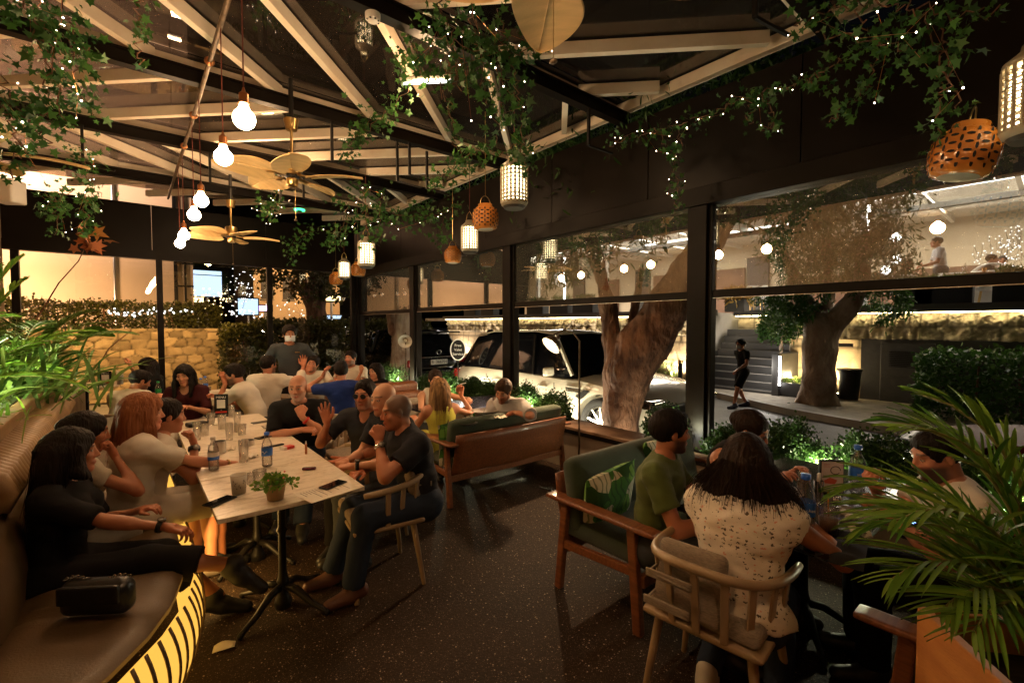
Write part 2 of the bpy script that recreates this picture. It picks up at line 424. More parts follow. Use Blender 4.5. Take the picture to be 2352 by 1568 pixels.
def person(label, xy, head=0, z0=0., pelvis=.54, lean=8, side=0, twist=0, look=(0, 0, 0), s=1.0, fem=False, w=1.0,
           hands=None, feet=None, skin=(.46, .25, .16), top=None, bottom=None, hair=None, shoes=(.02, .02, .02), beard=None,
           shaved=None, res=.014, hres=.0065, extras=None, group=None, lips=None, smile=0, arms_len=1.0, hp=None):
    """local frame: x right, y forward, z up. hands = {'L':dict(t=,hint=,d=,n=,pose=),'R':...}"""
    if pelvis < .7: pelvis -= .045; s *= .95
    root = empty('person', (xy[0], xy[1], z0), -R(head), label, 'person', group)
    U = rotz(R(-twist)) ; u = nrm((math.sin(R(side)), math.sin(R(lean)) * math.cos(R(side)), math.cos(R(lean)) * math.cos(R(side))))
    pel = _v((0, 0, pelvis)); rr = U @ _v((1, 0, 0)); r_ = nrm(rr - u * (rr @ u)); f_ = np.cross(u, r_)
    M = np.stack([r_, f_, u], 1)
    sw = (.165 if fem else .19) * s * (.6 + .4 * w); TL = (.475 if fem else .50) * s
    lum = nrm(_v((0, 0, 1)) * .5 + u * .5)
    c1 = pel + lum * .17 * s; c2 = pel + lum * .17 * s + u * .19 * s; nb = c2 + u * (TL - .36 * s)
    shL, shR = nb - u * .055 * s - r_ * sw, nb - u * .055 * s + r_ * sw
    Hm = rotz(R(-look[0])) @ rotx(R(-look[1])) @ roty(R(look[2])); hx, hf, hu = Hm[:, 0], Hm[:, 1], Hm[:, 2]
    hc = nb + u * .045 * s + hu * .115 * s + hf * .012 + f_ * .018; hs = s * (.97 if fem else 1.0)
    wd = (.92 if fem else 1.0) * w
    if hp is not None:   # put the head where the photograph has it, at the height the pose gives
        P = PD(*hp); a = R(head); dz_ = _v((0, 0, min(.14, max(-.12, P.z - z0 - hc[2])))); pel, c1, c2, nb, shL, shR, hc = [q_ + dz_ for q_ in (pel, c1, c2, nb, shL, shR, hc)]; pelvis = pel[2]
        root.location.x = P.x - (hc[0] * math.cos(a) + hc[1] * math.sin(a)); root.location.y = P.y - (-hc[0] * math.sin(a) + hc[1] * math.cos(a))
    def WL(p): a = R(head); dx, dy = p[0] - root.location.x, p[1] - root.location.y; return (dx * math.cos(a) - dy * math.sin(a), dx * math.sin(a) + dy * math.cos(a), p[2] - z0)
    tors = [el(pel + _v((0, 0, .0)), (.168 * w * s, .12 * w * s, .115 * s), None, .04),
            el(c1, (.138 * wd * s, .105 * wd * s, .15 * s), M, .05),
            el(c2, (.16 * wd * s, .115 * wd * s, .155 * s), M, .05)]
    shd = [rc(nb - u * .06 * s - r_ * (sw - .03), nb - u * .06 * s + r_ * (sw - .03), .062 * s * (.5 + .5 * w), .062 * s * (.5 + .5 * w), .04),
           rc(nb - u * .005, shL + u * .02, .05 * s, .042 * s, .035), rc(nb - u * .005, shR + u * .02, .05 * s, .042 * s, .035)]
    if fem:
        for q in (-1, 1): tors.append(el(c2 + f_ * .085 * w * s + r_ * q * .072 * s - u * .015, (.062 * s, .06 * s, .062 * s), M, .03))
    hp = {'L': pel - _v((.092 * s, 0, .01)), 'R': pel + _v((.092 * s, 0, -.01))}
    J = {}; arms = {}; legs = {}; handp = []
    la, lf = .285 * s * arms_len, .255 * s * arms_len
    hands = hands or {}
    for sd, sh, q in (('L', shL, -1), ('R', shR, 1)):
        h = hands.get(sd, {}); t = WL(h['w']) if 'w' in h else h.get('t', (q * .1, .32, pelvis + .12)); hint = h.get('hint', (q * .6, -.3, -1))
        e, wr = ik(sh, t, la, lf, hint); J[sd] = (sh, e, wr)
        aw = (.82 if fem else 1) * (.4 + .6 * w)
        arms[sd] = [rc(sh, e, .05 * s * aw, .038 * s * aw, .025), rc(e, wr, .039 * s * aw, .025 * s * aw, .02), rc(e + (wr - e) * .15, e + (wr - e) * .4, .041 * s * aw, .038 * s * aw, .02)]
        d = nrm(h['d']) if 'd' in h else nrm(wr - e); n = _v(h.get('n', (0, 0, 1))); sv = h.get('side', (-q, 0, 0))
        handp.append((hand_prims(wr + d * .012, d, n, sv, h.get('pose', 'relax'), s * (.92 if fem else 1)), wr))
    feet = feet or {}
    for sd, q in (('L', -1), ('R', 1)):
        f = feet.get(sd, {}); t = WL(f['w']) if 'w' in f else f.get('t', (q * .11, .40 if pelvis < .8 else .03, .09)); hint = f.get('hint', (0, 1, .35))
        kn, an = ik(hp[sd], t, .43 * s, .42 * s, hint); fd = nrm(f.get('d', (q * .15, 1, -.12)))
        J['k' + sd] = (hp[sd], kn, an, fd)
        lw = .5 + .5 * w
        legs[sd] = [rc(hp[sd], kn, .088 * s * lw, .056 * s * lw, .03), rc(kn, an, .052 * s * lw, .036 * s, .03), rc(kn + (an - kn) * .15 - fd * .012, kn + (an - kn) * .5, .052 * s * lw, .044 * s * lw, .03),
                    rc(an - fd * .04 - _v((0, 0, .045)), an + fd * .12 - _v((0, 0, .05)), .032 * s, .03 * s, .03)]
    neck = rc(nb - u * .03, hc - hu * .085 * hs - hf * .02, .055 * s * (.88 if fem else 1), .05 * s * (.9 if fem else 1), .03)
    body = tors + shd + arms['L'] + arms['R'] + legs['L'] + legs['R'] + [neck]
    V, F = surface(body, res); col = np.tile(_v(skin), (len(V), 1)); VV, FF, CC = [V], [F], [col]
    # head
    def H(p): return hc + Hm @ (_v(p) * hs)
    def E(p, r, k=.02, **kw): return el(H(p), _v(r) * hs, Hm, k, **kw)
    def C(a, b, ra, rb, k=.015, **kw): return rc(H(a), H(b), ra * hs, rb * hs, k, **kw)
    jw = .9 if fem else 1.0
    hd = [E((0, -.012, .03), (.074, .095, .086)), E((0, .028, -.035), (.056 * jw, .066, .083), .03), C((-.042 * jw, -.005, -.055), (0, .062, -.098), .02, .018, .03), C((.042 * jw, -.005, -.055), (0, .062, -.098), .02, .018, .03),
          E((0, .074, -.098), (.021 * jw, .018, .017), .02), E((-.038, .06, -.02), (.024, .022, .022), .02), E((.038, .06, -.02), (.024, .022, .022), .02),
          C((-.034, .078, .027), (.034, .078, .027), .013, .013, .015), E((-.031, .098, .006), (.017, .012, .010), .012, sub=True), E((.031, .098, .006), (.017, .012, .010), .012, sub=True),
          E((-.031, .074, .006), (.0145, .0145, .0135), .003), E((.031, .074, .006), (.0145, .0145, .0135), .003),
          C((0, .088, .014), (0, .108, -.026), .008, .0115, .01), E((-.011, .096, -.032), (.009, .01, .007), .006), E((.011, .096, -.032), (.009, .01, .007), .006),
          C((-.02, .083, -.060 + .004 * smile), (0, .094, -.0605), .006, .0085, .008), C((.02, .083, -.060 + .004 * smile), (0, .094, -.0605), .006, .0085, .008), E((0, .09, -.070), (.017, .009, .007), .006),
          E((-.077, -.008, -.004), (.008, .019, .032), .008), E((.077, -.008, -.004), (.008, .019, .032), .008),
          rc(hc - hu * .03 * hs - hf * .02, nb - u * .01, .05 * s * (.88 if fem else 1), .053 * s * (.88 if fem else 1), .03)]
    V, F = surface(hd, hres); q = ((V - hc) @ Hm) / hs; x, y, z = q[:, 0], q[:, 1], q[:, 2]; ax_ = np.abs(x)
    col = np.tile(_v(skin), (len(V), 1)) * (1 + .08 * vnoise(V, 60)[:, None])
    def blend(mask, c, a=1.0):
        mk = (mask * a)[:, None]; col[:] = col * (1 - mk) + _v(c) * mk
    sm = lambda v, a, b: np.clip((v - a) / (b - a), 0, 1)
    blend(sm(y, .05, .075) * sm(-z, -.005, .03) * (1 - sm(ax_, .03, .06)), (skin[0] * 1.1, skin[1] * .8, skin[2] * .75), .35)
    hcol = _v((.02, .013, .01)) if (hair or {}).get('c', 'black') != 'auburn' else _v((.1, .05, .03))
    if beard: blend(sm(y, -.02, .02) * sm(-z, .022, .045) * (1 - sm(-z, .125, .14)) * sm(ax_ * .6 - z * .8, .025, .05), beard[0], beard[1])
    if shaved: blend(sm(z - y * .55, -.035, .0) * (1 - sm(y - z * .12, .05, .065)), shaved[0], shaved[1])
    brow = np.exp(-((z - .031 - .1 * (.028 - np.abs(ax_ - .03))) / .0045) ** 2) * (ax_ > .011) * (ax_ < .053) * (y > .03); blend(np.clip(brow * 1.2, 0, 1), hcol, .9)
    lipc = lips or (skin[0] * .95, skin[1] * .5, skin[2] * .5)
    blend(np.exp(-((z + .0645 - (.004 * smile) * (ax_ / .02)) / .0075) ** 4) * (ax_ < .025) * (y > .07), lipc, .85)
    blend(np.exp(-((z + .0625) / .0022) ** 2) * (ax_ < .024) * (y > .07), (.08, .02, .015), .7)
    for sg in (-1, 1):
        ex = (x - sg * .031) / .0135; ez = (z - .006) / .0068; e2 = ex ** 2 + ez ** 2
        blend((e2 < 1.25) * (y > .06) * 1.0, (.03, .015, .01), .95); blend((e2 < .8) * (y > .06) * 1.0, (.5, .47, .42))
        blend((((x - sg * .031) / .0065) ** 2 + ez ** 2 < .9) * (y > .06) * 1.0, (.02, .01, .008))
    blend(np.exp(-((ax_ - .011) / .0035) ** 2 - ((z + .037) / .003) ** 2) * (y > .08), (.05, .02, .015), .7)
    VV.append(V); FF.append(F); CC.append(col)
    for hpz, wr in handp:
        V, F = surface(hpz, hres * .85); col = np.tile(_v(skin) * _v((1.06, .95, .92)), (len(V), 1)); VV.append(V); FF.append(F); CC.append(col)
    off = 0; F2 = []
    for V, F in zip(VV, FF): F2.append(F + off); off += len(V)
    npmesh('body', np.concatenate(VV), np.concatenate(F2), SKIN, root, True, np.concatenate(CC))
    # clothes
    def fold(amp, sc_=1.0):
        sd_ = RNG.uniform(0, 20)
        return lambda P: amp * (vnoise(P, 17 * sc_, sd_) + .6 * vnoise(P * _v((1, 1, 2.2)), 30 * sc_, sd_ + 3))
    if top:
        inf = top.get('inf', .014); pr = inflate(tors, inf) if True else []
        zc = top.get('hem', pelvis - .07)
        if top.get('crop') is not None: pr = [tuple(list(p[:6]) + [[(pel + lum * top['crop'], -u)], False]) for p in pr]
        else: pr = [tuple(list(p[:6]) + [[((0, 0, zc), (0, 0, -1))], False]) for p in pr]
        sl = top.get('sleeve', .55)
        if sl > -.5: pr += inflate(shd[:1] if top.get('tank') else shd, inf * .9)
        if top.get('tank'):
            pr = [tuple(list(p[:6]) + [(p[6] or []) + [(nb + r_ * (sw - .05), r_), (nb - r_ * (sw - .05), -r_)], False]) if i >= 1 else p for i, p in enumerate(pr)]
            pr += [rc(nb + r_ * q * .085, c2 + r_ * q * .08 + f_ * g * .05, .04, .05, .03) for q in (-1, 1) for g in (-1, 1)]
        if sl > 0:
            for sd in 'LR':
                sh, e, wr = J[sd]; q = min(sl, 1.0); aw = (.82 if fem else 1) * (.4 + .6 * w)
                end = sh + (e - sh) * q
                pr.append(rc(sh, end + (e - sh) * (.15 if sl < 1 else 0), .05 * s * aw + inf + .004, .042 * s * aw + inf + (.010 if sl < 1 else .0), .025, clip=[(end, nrm(e - sh))] if sl < 1 else None))
                if sl > 1:
                    end = e + (wr - e) * (sl - 1); pr.append(rc(e, end + (wr - e) * .1, .04 * s * aw + inf, .028 * s * aw + inf + .003, .02, clip=[(end, nrm(wr - e))]))
        nk = top.get('neck', 'crew'); up_ = nb + u * .055 * s + f_ * .03 * s
        pr.append(el(up_, (.075 * s, .075 * s, .06 * s), M, .01, sub=True))
        if nk == 'v': pr.append(rc(nb + f_ * .09, c2 + f_ * .15 * s + u * .05, .052, .012, .008, sub=True))
        if nk == 'scoop': pr.append(el(nb + f_ * .10 - u * .02, (.085, .08, .08), M, .01, sub=True))
        if nk == 'back': pr.append(el(c2 - f_ * .13 + u * .03, (.11, .10, .17), M, .01, sub=True))
        V, F = surface(pr, top.get('res', max(.010, res * .8)), fold(top.get('fold', .0075))); o = npmesh('shirt' if not top.get('nm') else top['nm'], V, F, top['m'], root, True)
        if nk == 'collar' or top.get('collar'):
            cm = MB(); pts = []
            for i in range(15):
                a = math.pi * (-.38 + 1.76 * i / 14) ; pts.append(nb + u * (.035 - .02 * abs(math.sin((a - math.pi / 2) / 2)) * 0) + r_ * math.cos(a) * .07 * s - f_ * math.sin(a) * .062 * s + f_ * .008)
            cm.sheet(14, 2, lambda a_, b_: Vector(pts[int(round(a_ * 14))] + u * (.018 - b_ * .04) + (pts[int(round(a_ * 14))] - nb) * b_ * .3)); c_ = cm.build('collar', top['m'], root, True)
            sm_ = c_.modifiers.new('thick', 'SOLIDIFY'); sm_.thickness = .004
    if bottom:
        inf = bottom.get('inf', .02); ln = bottom.get('len', 2.0); pr = inflate([tors[0]], inf)
        for sd in 'LR':
            h_, kn, an, fd = J['k' + sd]; lw = .5 + .5 * w
            end = h_ + (kn - h_) * min(ln, 1)
            pr.append(rc(h_, end if ln >= 1 else end + (kn - h_) * .15, .09 * s * lw + inf, (.058 if ln >= 1 else .07) * s * lw + inf + (.01 if ln < 1 else 0), .035, clip=[(end, nrm(kn - h_))] if ln < 1 else None))
            if ln > 1:
                end = kn + (an - kn) * min(ln - 1, 1) ; fl = bottom.get('flare', .006)
                pr.append(rc(kn, end + (an - kn) * .1, .056 * s * lw + inf, .042 * s + inf + fl, .03, clip=[(end, nrm(an - kn))]))
        if bottom.get('skirt'):
            pr.append(rc((J['kL'][0] + J['kR'][0]) / 2, (J['kL'][1] + J['kR'][1]) / 2 * .8 + (J['kL'][0] + J['kR'][0]) / 2 * .2, .1, .09, .05))
        pr[0] = tuple(list(pr[0][:6]) + [[(pel + _v((0, 0, .10)), (0, 0, 1))], False])
        V, F = surface(pr, max(.012, res * .9), fold(.004)); npmesh(bottom.get('nm', 'trousers'), V, F, bottom['m'], root, True)
    if shoes is not None:
        smt = shoes if not isinstance(shoes, tuple) else MATS.get('shoe%s' % (shoes,)) or mat('shoe%s' % (shoes,), shoes, .45, bump=.1)
        for sd in 'LR':
            h_, kn, an, fd = J['k' + sd]; b = an - _v((0, 0, .048)); V, F = surface([rc(b - fd * .05, b + fd * .02, .047, .045, .03), rc(b + fd * .02, b + fd * .15, .045, .035, .03), rc(an - fd * .02, an - fd * .02 - _v((0, 0, .03)), .048, .045, .02)], .011)
            npmesh('shoe', V, F, smt, root, True)
    if hair:
        st = hair.get('st', 'short'); hm = HAIRS[hair.get('c', 'black')]; t = hair.get('t', .012)
        hp_ = []
        if st == 'short':
            hp_.append(E((0, -.016, .036), (.076 + t, .097 + t, .087 + t), .02, clip=[(H((0, 0, -.03)), Hm @ _v((0, .4, -1)) / 1.08)]))
            if hair.get('quiff'): hp_.append(E((0, .05, .098), (.052, .04, .024), .03))
            hp_.append(E((0, .118, -.022), (.10, .088, .088), .012, sub=True))
            hp_.append(E((-.085, .0, -.012), (.025, .024, .03), .008, sub=True)); hp_.append(E((.085, .0, -.012), (.025, .024, .03), .008, sub=True))
        else:
            t = max(t, .018)
            hp_.append(E((0, -.014, .034), (.076 + t, .098 + t, .087 + t), .03))
            if st in ('bun', 'tied'):
                hp_[-1] = E((0, -.018, .034), (.074 + .012, .097 + .012, .087 + .012), .03, clip=[(H((0, 0, -.04)), Hm @ _v((0, .4, -1)) / 1.08)])
                if st == 'bun': hp_.append(E((0, -.11, .03), (.045, .04, .045), .02))
            def D(p): return hc + rotz(R(-look[0])) @ _v(p) * hs        # gravity aligned
            if st == 'long':
                L = hair.get('len', .35); wd_ = hair.get('wide', 1.0)
                D0 = D; D = lambda p: D0((p[0] * (1 + (wd_ - 1) * min(1, max(0, -p[2] / .15))), p[1], p[2]))
                hp_ += [rc(D((-.062, -.045, .0)), D((-.085, -.075, -L * .75)), .05, .045, .04), rc(D((.062, -.045, .0)), D((.085, -.075, -L * .75)), .05, .045, .04),
                        rc(D((0, -.075, .0)), D((0, -.115, -L)), .062, .05, .05), rc(D((-.04, -.08, -.05)), D((-.06, -.12, -L)), .05, .035, .04), rc(D((.04, -.08, -.05)), D((.06, -.12, -L * .95)), .05, .035, .04)]
                for q, fr in ((-1, hair.get('frL', 0)), (1, hair.get('frR', 0))):
                    if fr:
                        a, b, c = D((q * .078, .03, .02)), D((q * .088, .035, -.1)), D((q * .085, .06, -fr)); hp_ += [rc(a, b, .022, .026, .03), rc(b, c, .026, .018, .03)]
                    else: hp_.append(rc(D((q * .075, .0, .02)), D((q * .085, -.02, -.14)), .026, .026, .03))
            if st == 'pony':
                for a, b, r1, r2 in hair['tail']: hp_.append(rc(D(a), D(b), r1, r2, .04))
            hp_.append(E((0, .128, -.030), (.080, .088, .096), .012, sub=True))
            hp_.append(E((0, .155, -.09), (.10, .088, .09), .012, sub=True))
        for a in hair.get('add', []): hp_.append(C(*a))
        ph = RNG.uniform(0, 6)
        def strands(P):
            q = (P - hc) @ Hm; an = np.arctan2(q[..., 0], -q[..., 1] + .02)
            return .0022 * np.sin(an * 46 + 2.5 * np.sin(q[..., 2] * 22 + ph)) + .0015 * np.sin(an * 95 + q[..., 2] * 60) + .003 * vnoise(P, 28, ph)
        V, F = surface(hp_, max(hres, .007), strands); ho = npmesh('hair', V, F, hm, root, True)
        if st == 'long' and hres <= .006:
            b = MB(); L = hair.get('len', .35); wd_ = hair.get('wide', 1.0)
            for k in range(300):
                a = random.uniform(-2.5, 2.5); sn, cs = math.sin(a), math.cos(a); Lk = L * random.uniform(.65, 1.14); r0 = random.uniform(.1, 1)
                pts = []
                for t_ in (0, .15, .3, .5, .7, .85, 1.0):
                    if t_ < .3: q_ = (sn * (.094 * t_ / .3), -.014 - cs * (.112 * t_ / .3), .034 + .103 * math.cos(t_ / .3 * 1.3)); p_ = H(q_)
                    else:
                        f_t = (t_ - .3) / .7; rr = .10 + .035 * f_t * r0; p_ = hc + rotz(R(-look[0])) @ _v((sn * rr * (1 + (wd_ - 1) * min(1, f_t * 1.5)), -.03 - max(cs, -.15) * rr * 1.15 - .02 * f_t, .03 - f_t * Lk * .98)) * hs
                    pts.append(Vector(p_ + RNG.normal(size=3) * .003))
                b.tube(pts, [.001, .0013, .0014, .0014, .0013, .001, .0004], 3, False)
            b.build('strands', hm, ho, True)
    if extras: extras(root, dict(J=J, H=H, Hm=Hm, hc=hc, hs=hs, nb=nb, u=u, f=f_, r=r_, c2=c2, M=M, pel=pel))
    return root
# accessories (children of the person they are worn by)
def ex_mask(root, k, c=(.75, .78, .82)):
    H = k['H']; m = MATS.get('mask') or mat('mask', (.6, .62, .66), .8, bump=.3, bscale=60)
    def fn(a, b):
        x = (a - .5) * .13; z = -.012 - b * .085; y = .108 - 11 * x * x - (b - .3) ** 2 * .045; return Vector(H((x, y + .004, z)))
    o = MB().sheet(10, 6, fn).build('face_mask', m, root, True); o.modifiers.new('t', 'SOLIDIFY').thickness = .003
def ex_glasses(dark=False):
    def f(root, k):
        H = k['H']; m = MATS.get('frames') or mat('frames', (.01, .01, .01), .3)
        b = MB()
        for q in (-1, 1):
            b.tube([Vector(H((q * .033 + .024 * math.cos(a), .097 - .004 * abs(math.cos(a)), .004 + .019 * math.sin(a)))) for a in np.linspace(0, 2 * math.pi, 15)], .0022, 5, False)
            b.tube([Vector(H((q * .057, .09, .008))), Vector(H((q * .078, .04, .008))), Vector(H((q * .08, -.02, .006)))], .002, 5)
        b.tube([Vector(H((-.01, .098, .006))), Vector(H((.01, .098, .006)))], .002, 5); o = b.build('glasses', m, root, True)
        if dark:
            b = MB()
            for q in (-1, 1): b.add([Vector(H((q * .033 + .023 * math.cos(a), .097, .004 + .018 * math.sin(a)))) for a in np.linspace(0, 2 * math.pi, 14)[:-1]], [tuple(range(13))])
            b.build('lens', m, o)
    return f
def ex_band(sd, m, wid=.02, r=.034, pos=.0, name='bracelet', face=None):
    def f(root, k):
        sh, e, wr = k['J'][sd]; d = Vector(nrm(wr - e)); c = Vector(wr) - d * (.02 + pos)
        x, y, _ = basis(d); b = MB(); M = Matrix((x, y, d)).transposed()
        b.lathe([(r - .002, -wid / 2), (r, -wid / 2), (r + .002, 0), (r, wid / 2), (r - .002, wid / 2)], 18, c, M); o = b.build(name, m, root, True)
        if face:
            up = Vector(face).normalized(); up = (up - d * up.dot(d)).normalized()
            b = MB(); b.cyl(c + up * (r - .001), c + up * (r + .009), .019, .018, 16); b.build('dial', MATS['dial'], o, True)
    return f
def multi(*fs):
    def f(root, k):
        for g in fs: g(root, k)
    return f
# ================================================================ MATERIALS OF THE PLACE
M = MATS
mat('dark_metal', (.010, .007, .005), .4, noise=.3, nscale=3, bump=.05, bscale=8, spec=.12)
mat('fascia', (.010, .007, .005), .35, noise=.35, nscale=1.5, bump=.08, bscale=3, spec=.12)
mat('black', (.008, .007, .006), .42, spec=.25); mat('black_matte', (.012, .011, .010), .8)
mat('timber', (.78, .69, .56), .62, col2=(.68, .57, .44), nscale=3, bump=.25, bscale=20, stretch=(1, 1, 1))
mat('teak', (.24, .085, .03), .38, col2=(.15, .05, .02), nscale=8, bump=.15, bscale=30, stretch=(8, 1, 8), coat=.25)
mat('teak_y', (.24, .085, .03), .38, col2=(.15, .05, .02), nscale=8, bump=.15, bscale=30, stretch=(1, 8, 8), coat=.25)
mat('wood_cap', (.16, .09, .05), .5, noise=.4, nscale=6, bump=.2)
mat('planter_panel', (.23, .18, .13), .7, noise=.2, nscale=2)
mat('brass', (.62, .42, .17), .28, metal=1); mat('copper', (.55, .23, .1), .32, metal=1); mat('chrome', (.7, .68, .65), .15, metal=1); mat('steel', (.5, .48, .45), .28, metal=1)
mat('old_pipe', (.16, .11, .07), .42, metal=.6, col2=(.07, .05, .03), nscale=14, bump=.2)
mat('cord_red', (.12, .025, .015), .8); mat('white_paint', (.72, .7, .66), .5); mat('plastic_white', (.7, .68, .64), .4)
mat('leather', (.12, .070, .028), .52, noise=.35, nscale=4, bump=.2, bscale=120)
mat('fabric_green', (.035, .055, .028), .9, noise=.25, nscale=6, bump=.35, bscale=400, sheen=.2)
mat('chair_paint', (.34, .24, .14), .4, noise=.2, nscale=5, bump=.06, coat=.2)
mat('linen', (.36, .29, .22), .95, bump=.8, bscale=160, col2=(.25, .2, .15), nscale=60, stretch=(1, 1, 5))
mat('linen_dark', (.16, .12, .085), .95, bump=.6, bscale=200)
mat('leather_tan', (.24, .14, .055), .5, noise=.3, nscale=4, bump=.2, bscale=120); mat('terracotta', (.60, .22, .04), .25, noise=.15, nscale=8, coat=.6)
mat('cream_glaze', (.42, .36, .26), .3, noise=.15, nscale=8, coat=.4)
mat('rattan', (.66, .45, .20), .55, noise=.2, nscale=4, bump=.3, bscale=70, stretch=(1, 6, 1))
mat('plaster', (.55, .38, .24), .85, noise=.12, nscale=1.5, bump=.1)
mat('beige_wall', (.6, .47, .32), .85, noise=.1, nscale=.6)
mat('concrete', (.3, .28, .25), .85, noise=.25, nscale=2, bump=.2); mat('dark_stone', (.032, .030, .029), .55, noise=.3, nscale=2)
mat('soil', (.03, .018, .01), .95, bump=.8, bscale=30)
mat('bark', (.22, .11, .06), .85, col2=(.06, .025, .013), nscale=7, bump=1, bscale=22, stretch=(1, 1, .4), bdist=.05)
mat('bark_pale', (.34, .27, .2), .85, col2=(.17, .10, .065), nscale=4, bump=1, bscale=18, stretch=(1, 1, .5), bdist=.04)
mat('ceramic', (.55, .5, .42), .3); mat('ceramic_dark', (.05, .045, .04), .35); mat('paper', (.68, .62, .52), .8, bump=.3, bscale=30)
mat('red_plastic', (.55, .03, .02), .35); mat('blue_plastic', (.02, .12, .6), .35); mat('green_plastic', (.02, .3, .08), .3)
leafmat('ivy', (.016, .06, .014), (.07, .19, .035)); leafmat('box_leaf', (.012, .04, .010), (.05, .11, .02)); leafmat('palm_leaf', (.06, .17, .02), (.22, .34, .04), .38, .35)
leafmat('lush', (.04, .10, .02), (.16, .22, .05), .4, .35); leafmat('tree_leaf', (.02, .065, .01), (.06, .13, .025)); leafmat('hedge_leaf', (.03, .035, .008), (.10, .10, .02))
leafmat('red_leaf', (.22, .02, .01), (.30, .17, .04)); leafmat('gold_grass', (.35, .22, .06), (.5, .35, .1))
pane('glass', .045, 0); pane('blind', .20, .07, (.88, .90, .88), 0.0, (.45, .44, .40)); pane('roof_pane', .12, .045, (.6, .56, .53), .03, (.30, .25, .22)); pane('car_glass', .12, 0, (.03, .03, .035))
pane('clear', .10, .035, (.985, .985, .985), .02, (.8, .76, .68))
emis('bulb_glow', (1, .80, .52), 30); emis('fairy', (1, .84, .60), 12); emis('fairy_warm', (1, .75, .38), 14); emis('lantern_glow', (1, .76, .40), 7, True); emis('tube_white', (1, .95, .9), 14)
emis('strip_warm', (1, .80, .40), 20, True); emis('spot_white', (.9, .95, 1), 60); emis('bench_glow', (1, .50, .075), .60, True); emis('screen_blue', (.55, .75, 1), .8)
emis('lamp_in', (1, .82, .5), 25); emis('far_white', (1, .97, .92), 2.5); emis('far_warm', (1, .72, .3), 2.5); emis('green_led', (.05, 1, .3), 2); emis('red_glow', (1, .05, .03), 3); emis('purple', (.6, .3, 1), 5)
emis('ceil_line', (1, .93, .82), 6, True)
def floor_material():
    m = mat('terrazzo', (.045, .030, .020), .7, bump=.4, bscale=60, spec=.18); n = m.node_tree; L = n.links.new; p = n.nodes['Principled BSDF']
    tc = n.nodes.new('ShaderNodeTexCoord')
    def specks(scale, thr, seed):
        v = n.nodes.new('ShaderNodeTexVoronoi'); v.inputs['Scale'].default_value = scale; v.inputs['Randomness'].default_value = 1
        mp = n.nodes.new('ShaderNodeMapping'); mp.inputs['Location'].default_value = (seed, seed * .7, 0); L(tc.outputs['Object'], mp.inputs[0]); L(mp.outputs[0], v.inputs[0])
        a = n.nodes.new('ShaderNodeMath'); a.operation = 'LESS_THAN'; a.inputs[1].default_value = .22; L(v.outputs['Distance'], a.inputs[0])
        s = n.nodes.new('ShaderNodeSeparateColor'); L(v.outputs['Color'], s.inputs[0])
        b = n.nodes.new('ShaderNodeMath'); b.operation = 'GREATER_THAN'; b.inputs[1].default_value = thr; L(s.outputs[0], b.inputs[0])
        c = n.nodes.new('ShaderNodeMath'); c.operation = 'MULTIPLY'; L(a.outputs[0], c.inputs[0]); L(b.outputs[0], c.inputs[1]); return c.outputs[0], s.outputs[1]
    nz = n.nodes.new('ShaderNodeTexNoise'); nz.inputs['Scale'].default_value = 1.1; nz.inputs['Detail'].default_value = 6; L(tc.outputs['Object'], nz.inputs[0])
    rp = n.nodes.new('ShaderNodeValToRGB'); rp.color_ramp.elements[0].color = (.011, .0055, .0025, 1); rp.color_ramp.elements[1].color = (.030, .016, .008, 1); rp.color_ramp.elements[0].position = .3; rp.color_ramp.elements[1].position = .7
    L(nz.outputs[0], rp.inputs[0]); last = rp.outputs[0]
    for sc_, th, sd, c in ((95, .55, 0, (.20, .14, .09)), (150, .5, 3, (.16, .10, .06)), (55, .82, 7, (.36, .28, .2)), (210, .6, 9, (.10, .07, .045))):
        f, g = specks(sc_, th, sd); mx = n.nodes.new('ShaderNodeMix'); mx.data_type = 'RGBA'; mx.inputs[7].default_value = (*c, 1); L(f, mx.inputs[0]); L(last, mx.inputs[6]); last = mx.outputs[2]
    L(last, p.inputs['Base Color']); return m
floor_material()
def marble():
    m = mat('marble', (.62, .54, .42), .28, coat=.2); n = m.node_tree; L = n.links.new; p = n.nodes['Principled BSDF']
    tc = n.nodes.new('ShaderNodeTexCoord'); mp = n.nodes.new('ShaderNodeMapping'); mp.inputs['Scale'].default_value = (3.2, 9, 3); mp.inputs['Rotation'].default_value = (0, 0, .5)
    nz = n.nodes.new('ShaderNodeTexNoise'); nz.inputs['Scale'].default_value = 3.2; nz.inputs['Detail'].default_value = 9; nz.inputs['Roughness'].default_value = .7; nz.inputs['Distortion'].default_value = .8
    rp = n.nodes.new('ShaderNodeValToRGB'); e = rp.color_ramp.elements; e[0].position = .34; e[0].color = (.46, .37, .27, 1); e[1].position = .52; e[1].color = (.80, .71, .58, 1)
    x = e.new(.44); x.color = (.68, .59, .46, 1)
    L(tc.outputs['Object'], mp.inputs[0]); L(mp.outputs[0], nz.inputs[0]); L(nz.outputs[0], rp.inputs[0]); L(rp.outputs[0], p.inputs['Base Color'])
marble()
def tintmat(name, rough, bump=.4, bs=30, spec=.3):
    m = mat(name, (.5, .5, .5), rough, bump=bump, bscale=bs, spec=spec); a = m.node_tree.nodes.new('ShaderNodeAttribute'); a.attribute_name = 'tint'
    m.node_tree.links.new(a.outputs['Color'], m.node_tree.nodes['Principled BSDF'].inputs['Base Color']); return m
tintmat('stone_rubble', .85); tintmat('stone_rough', .85, 1, 26)

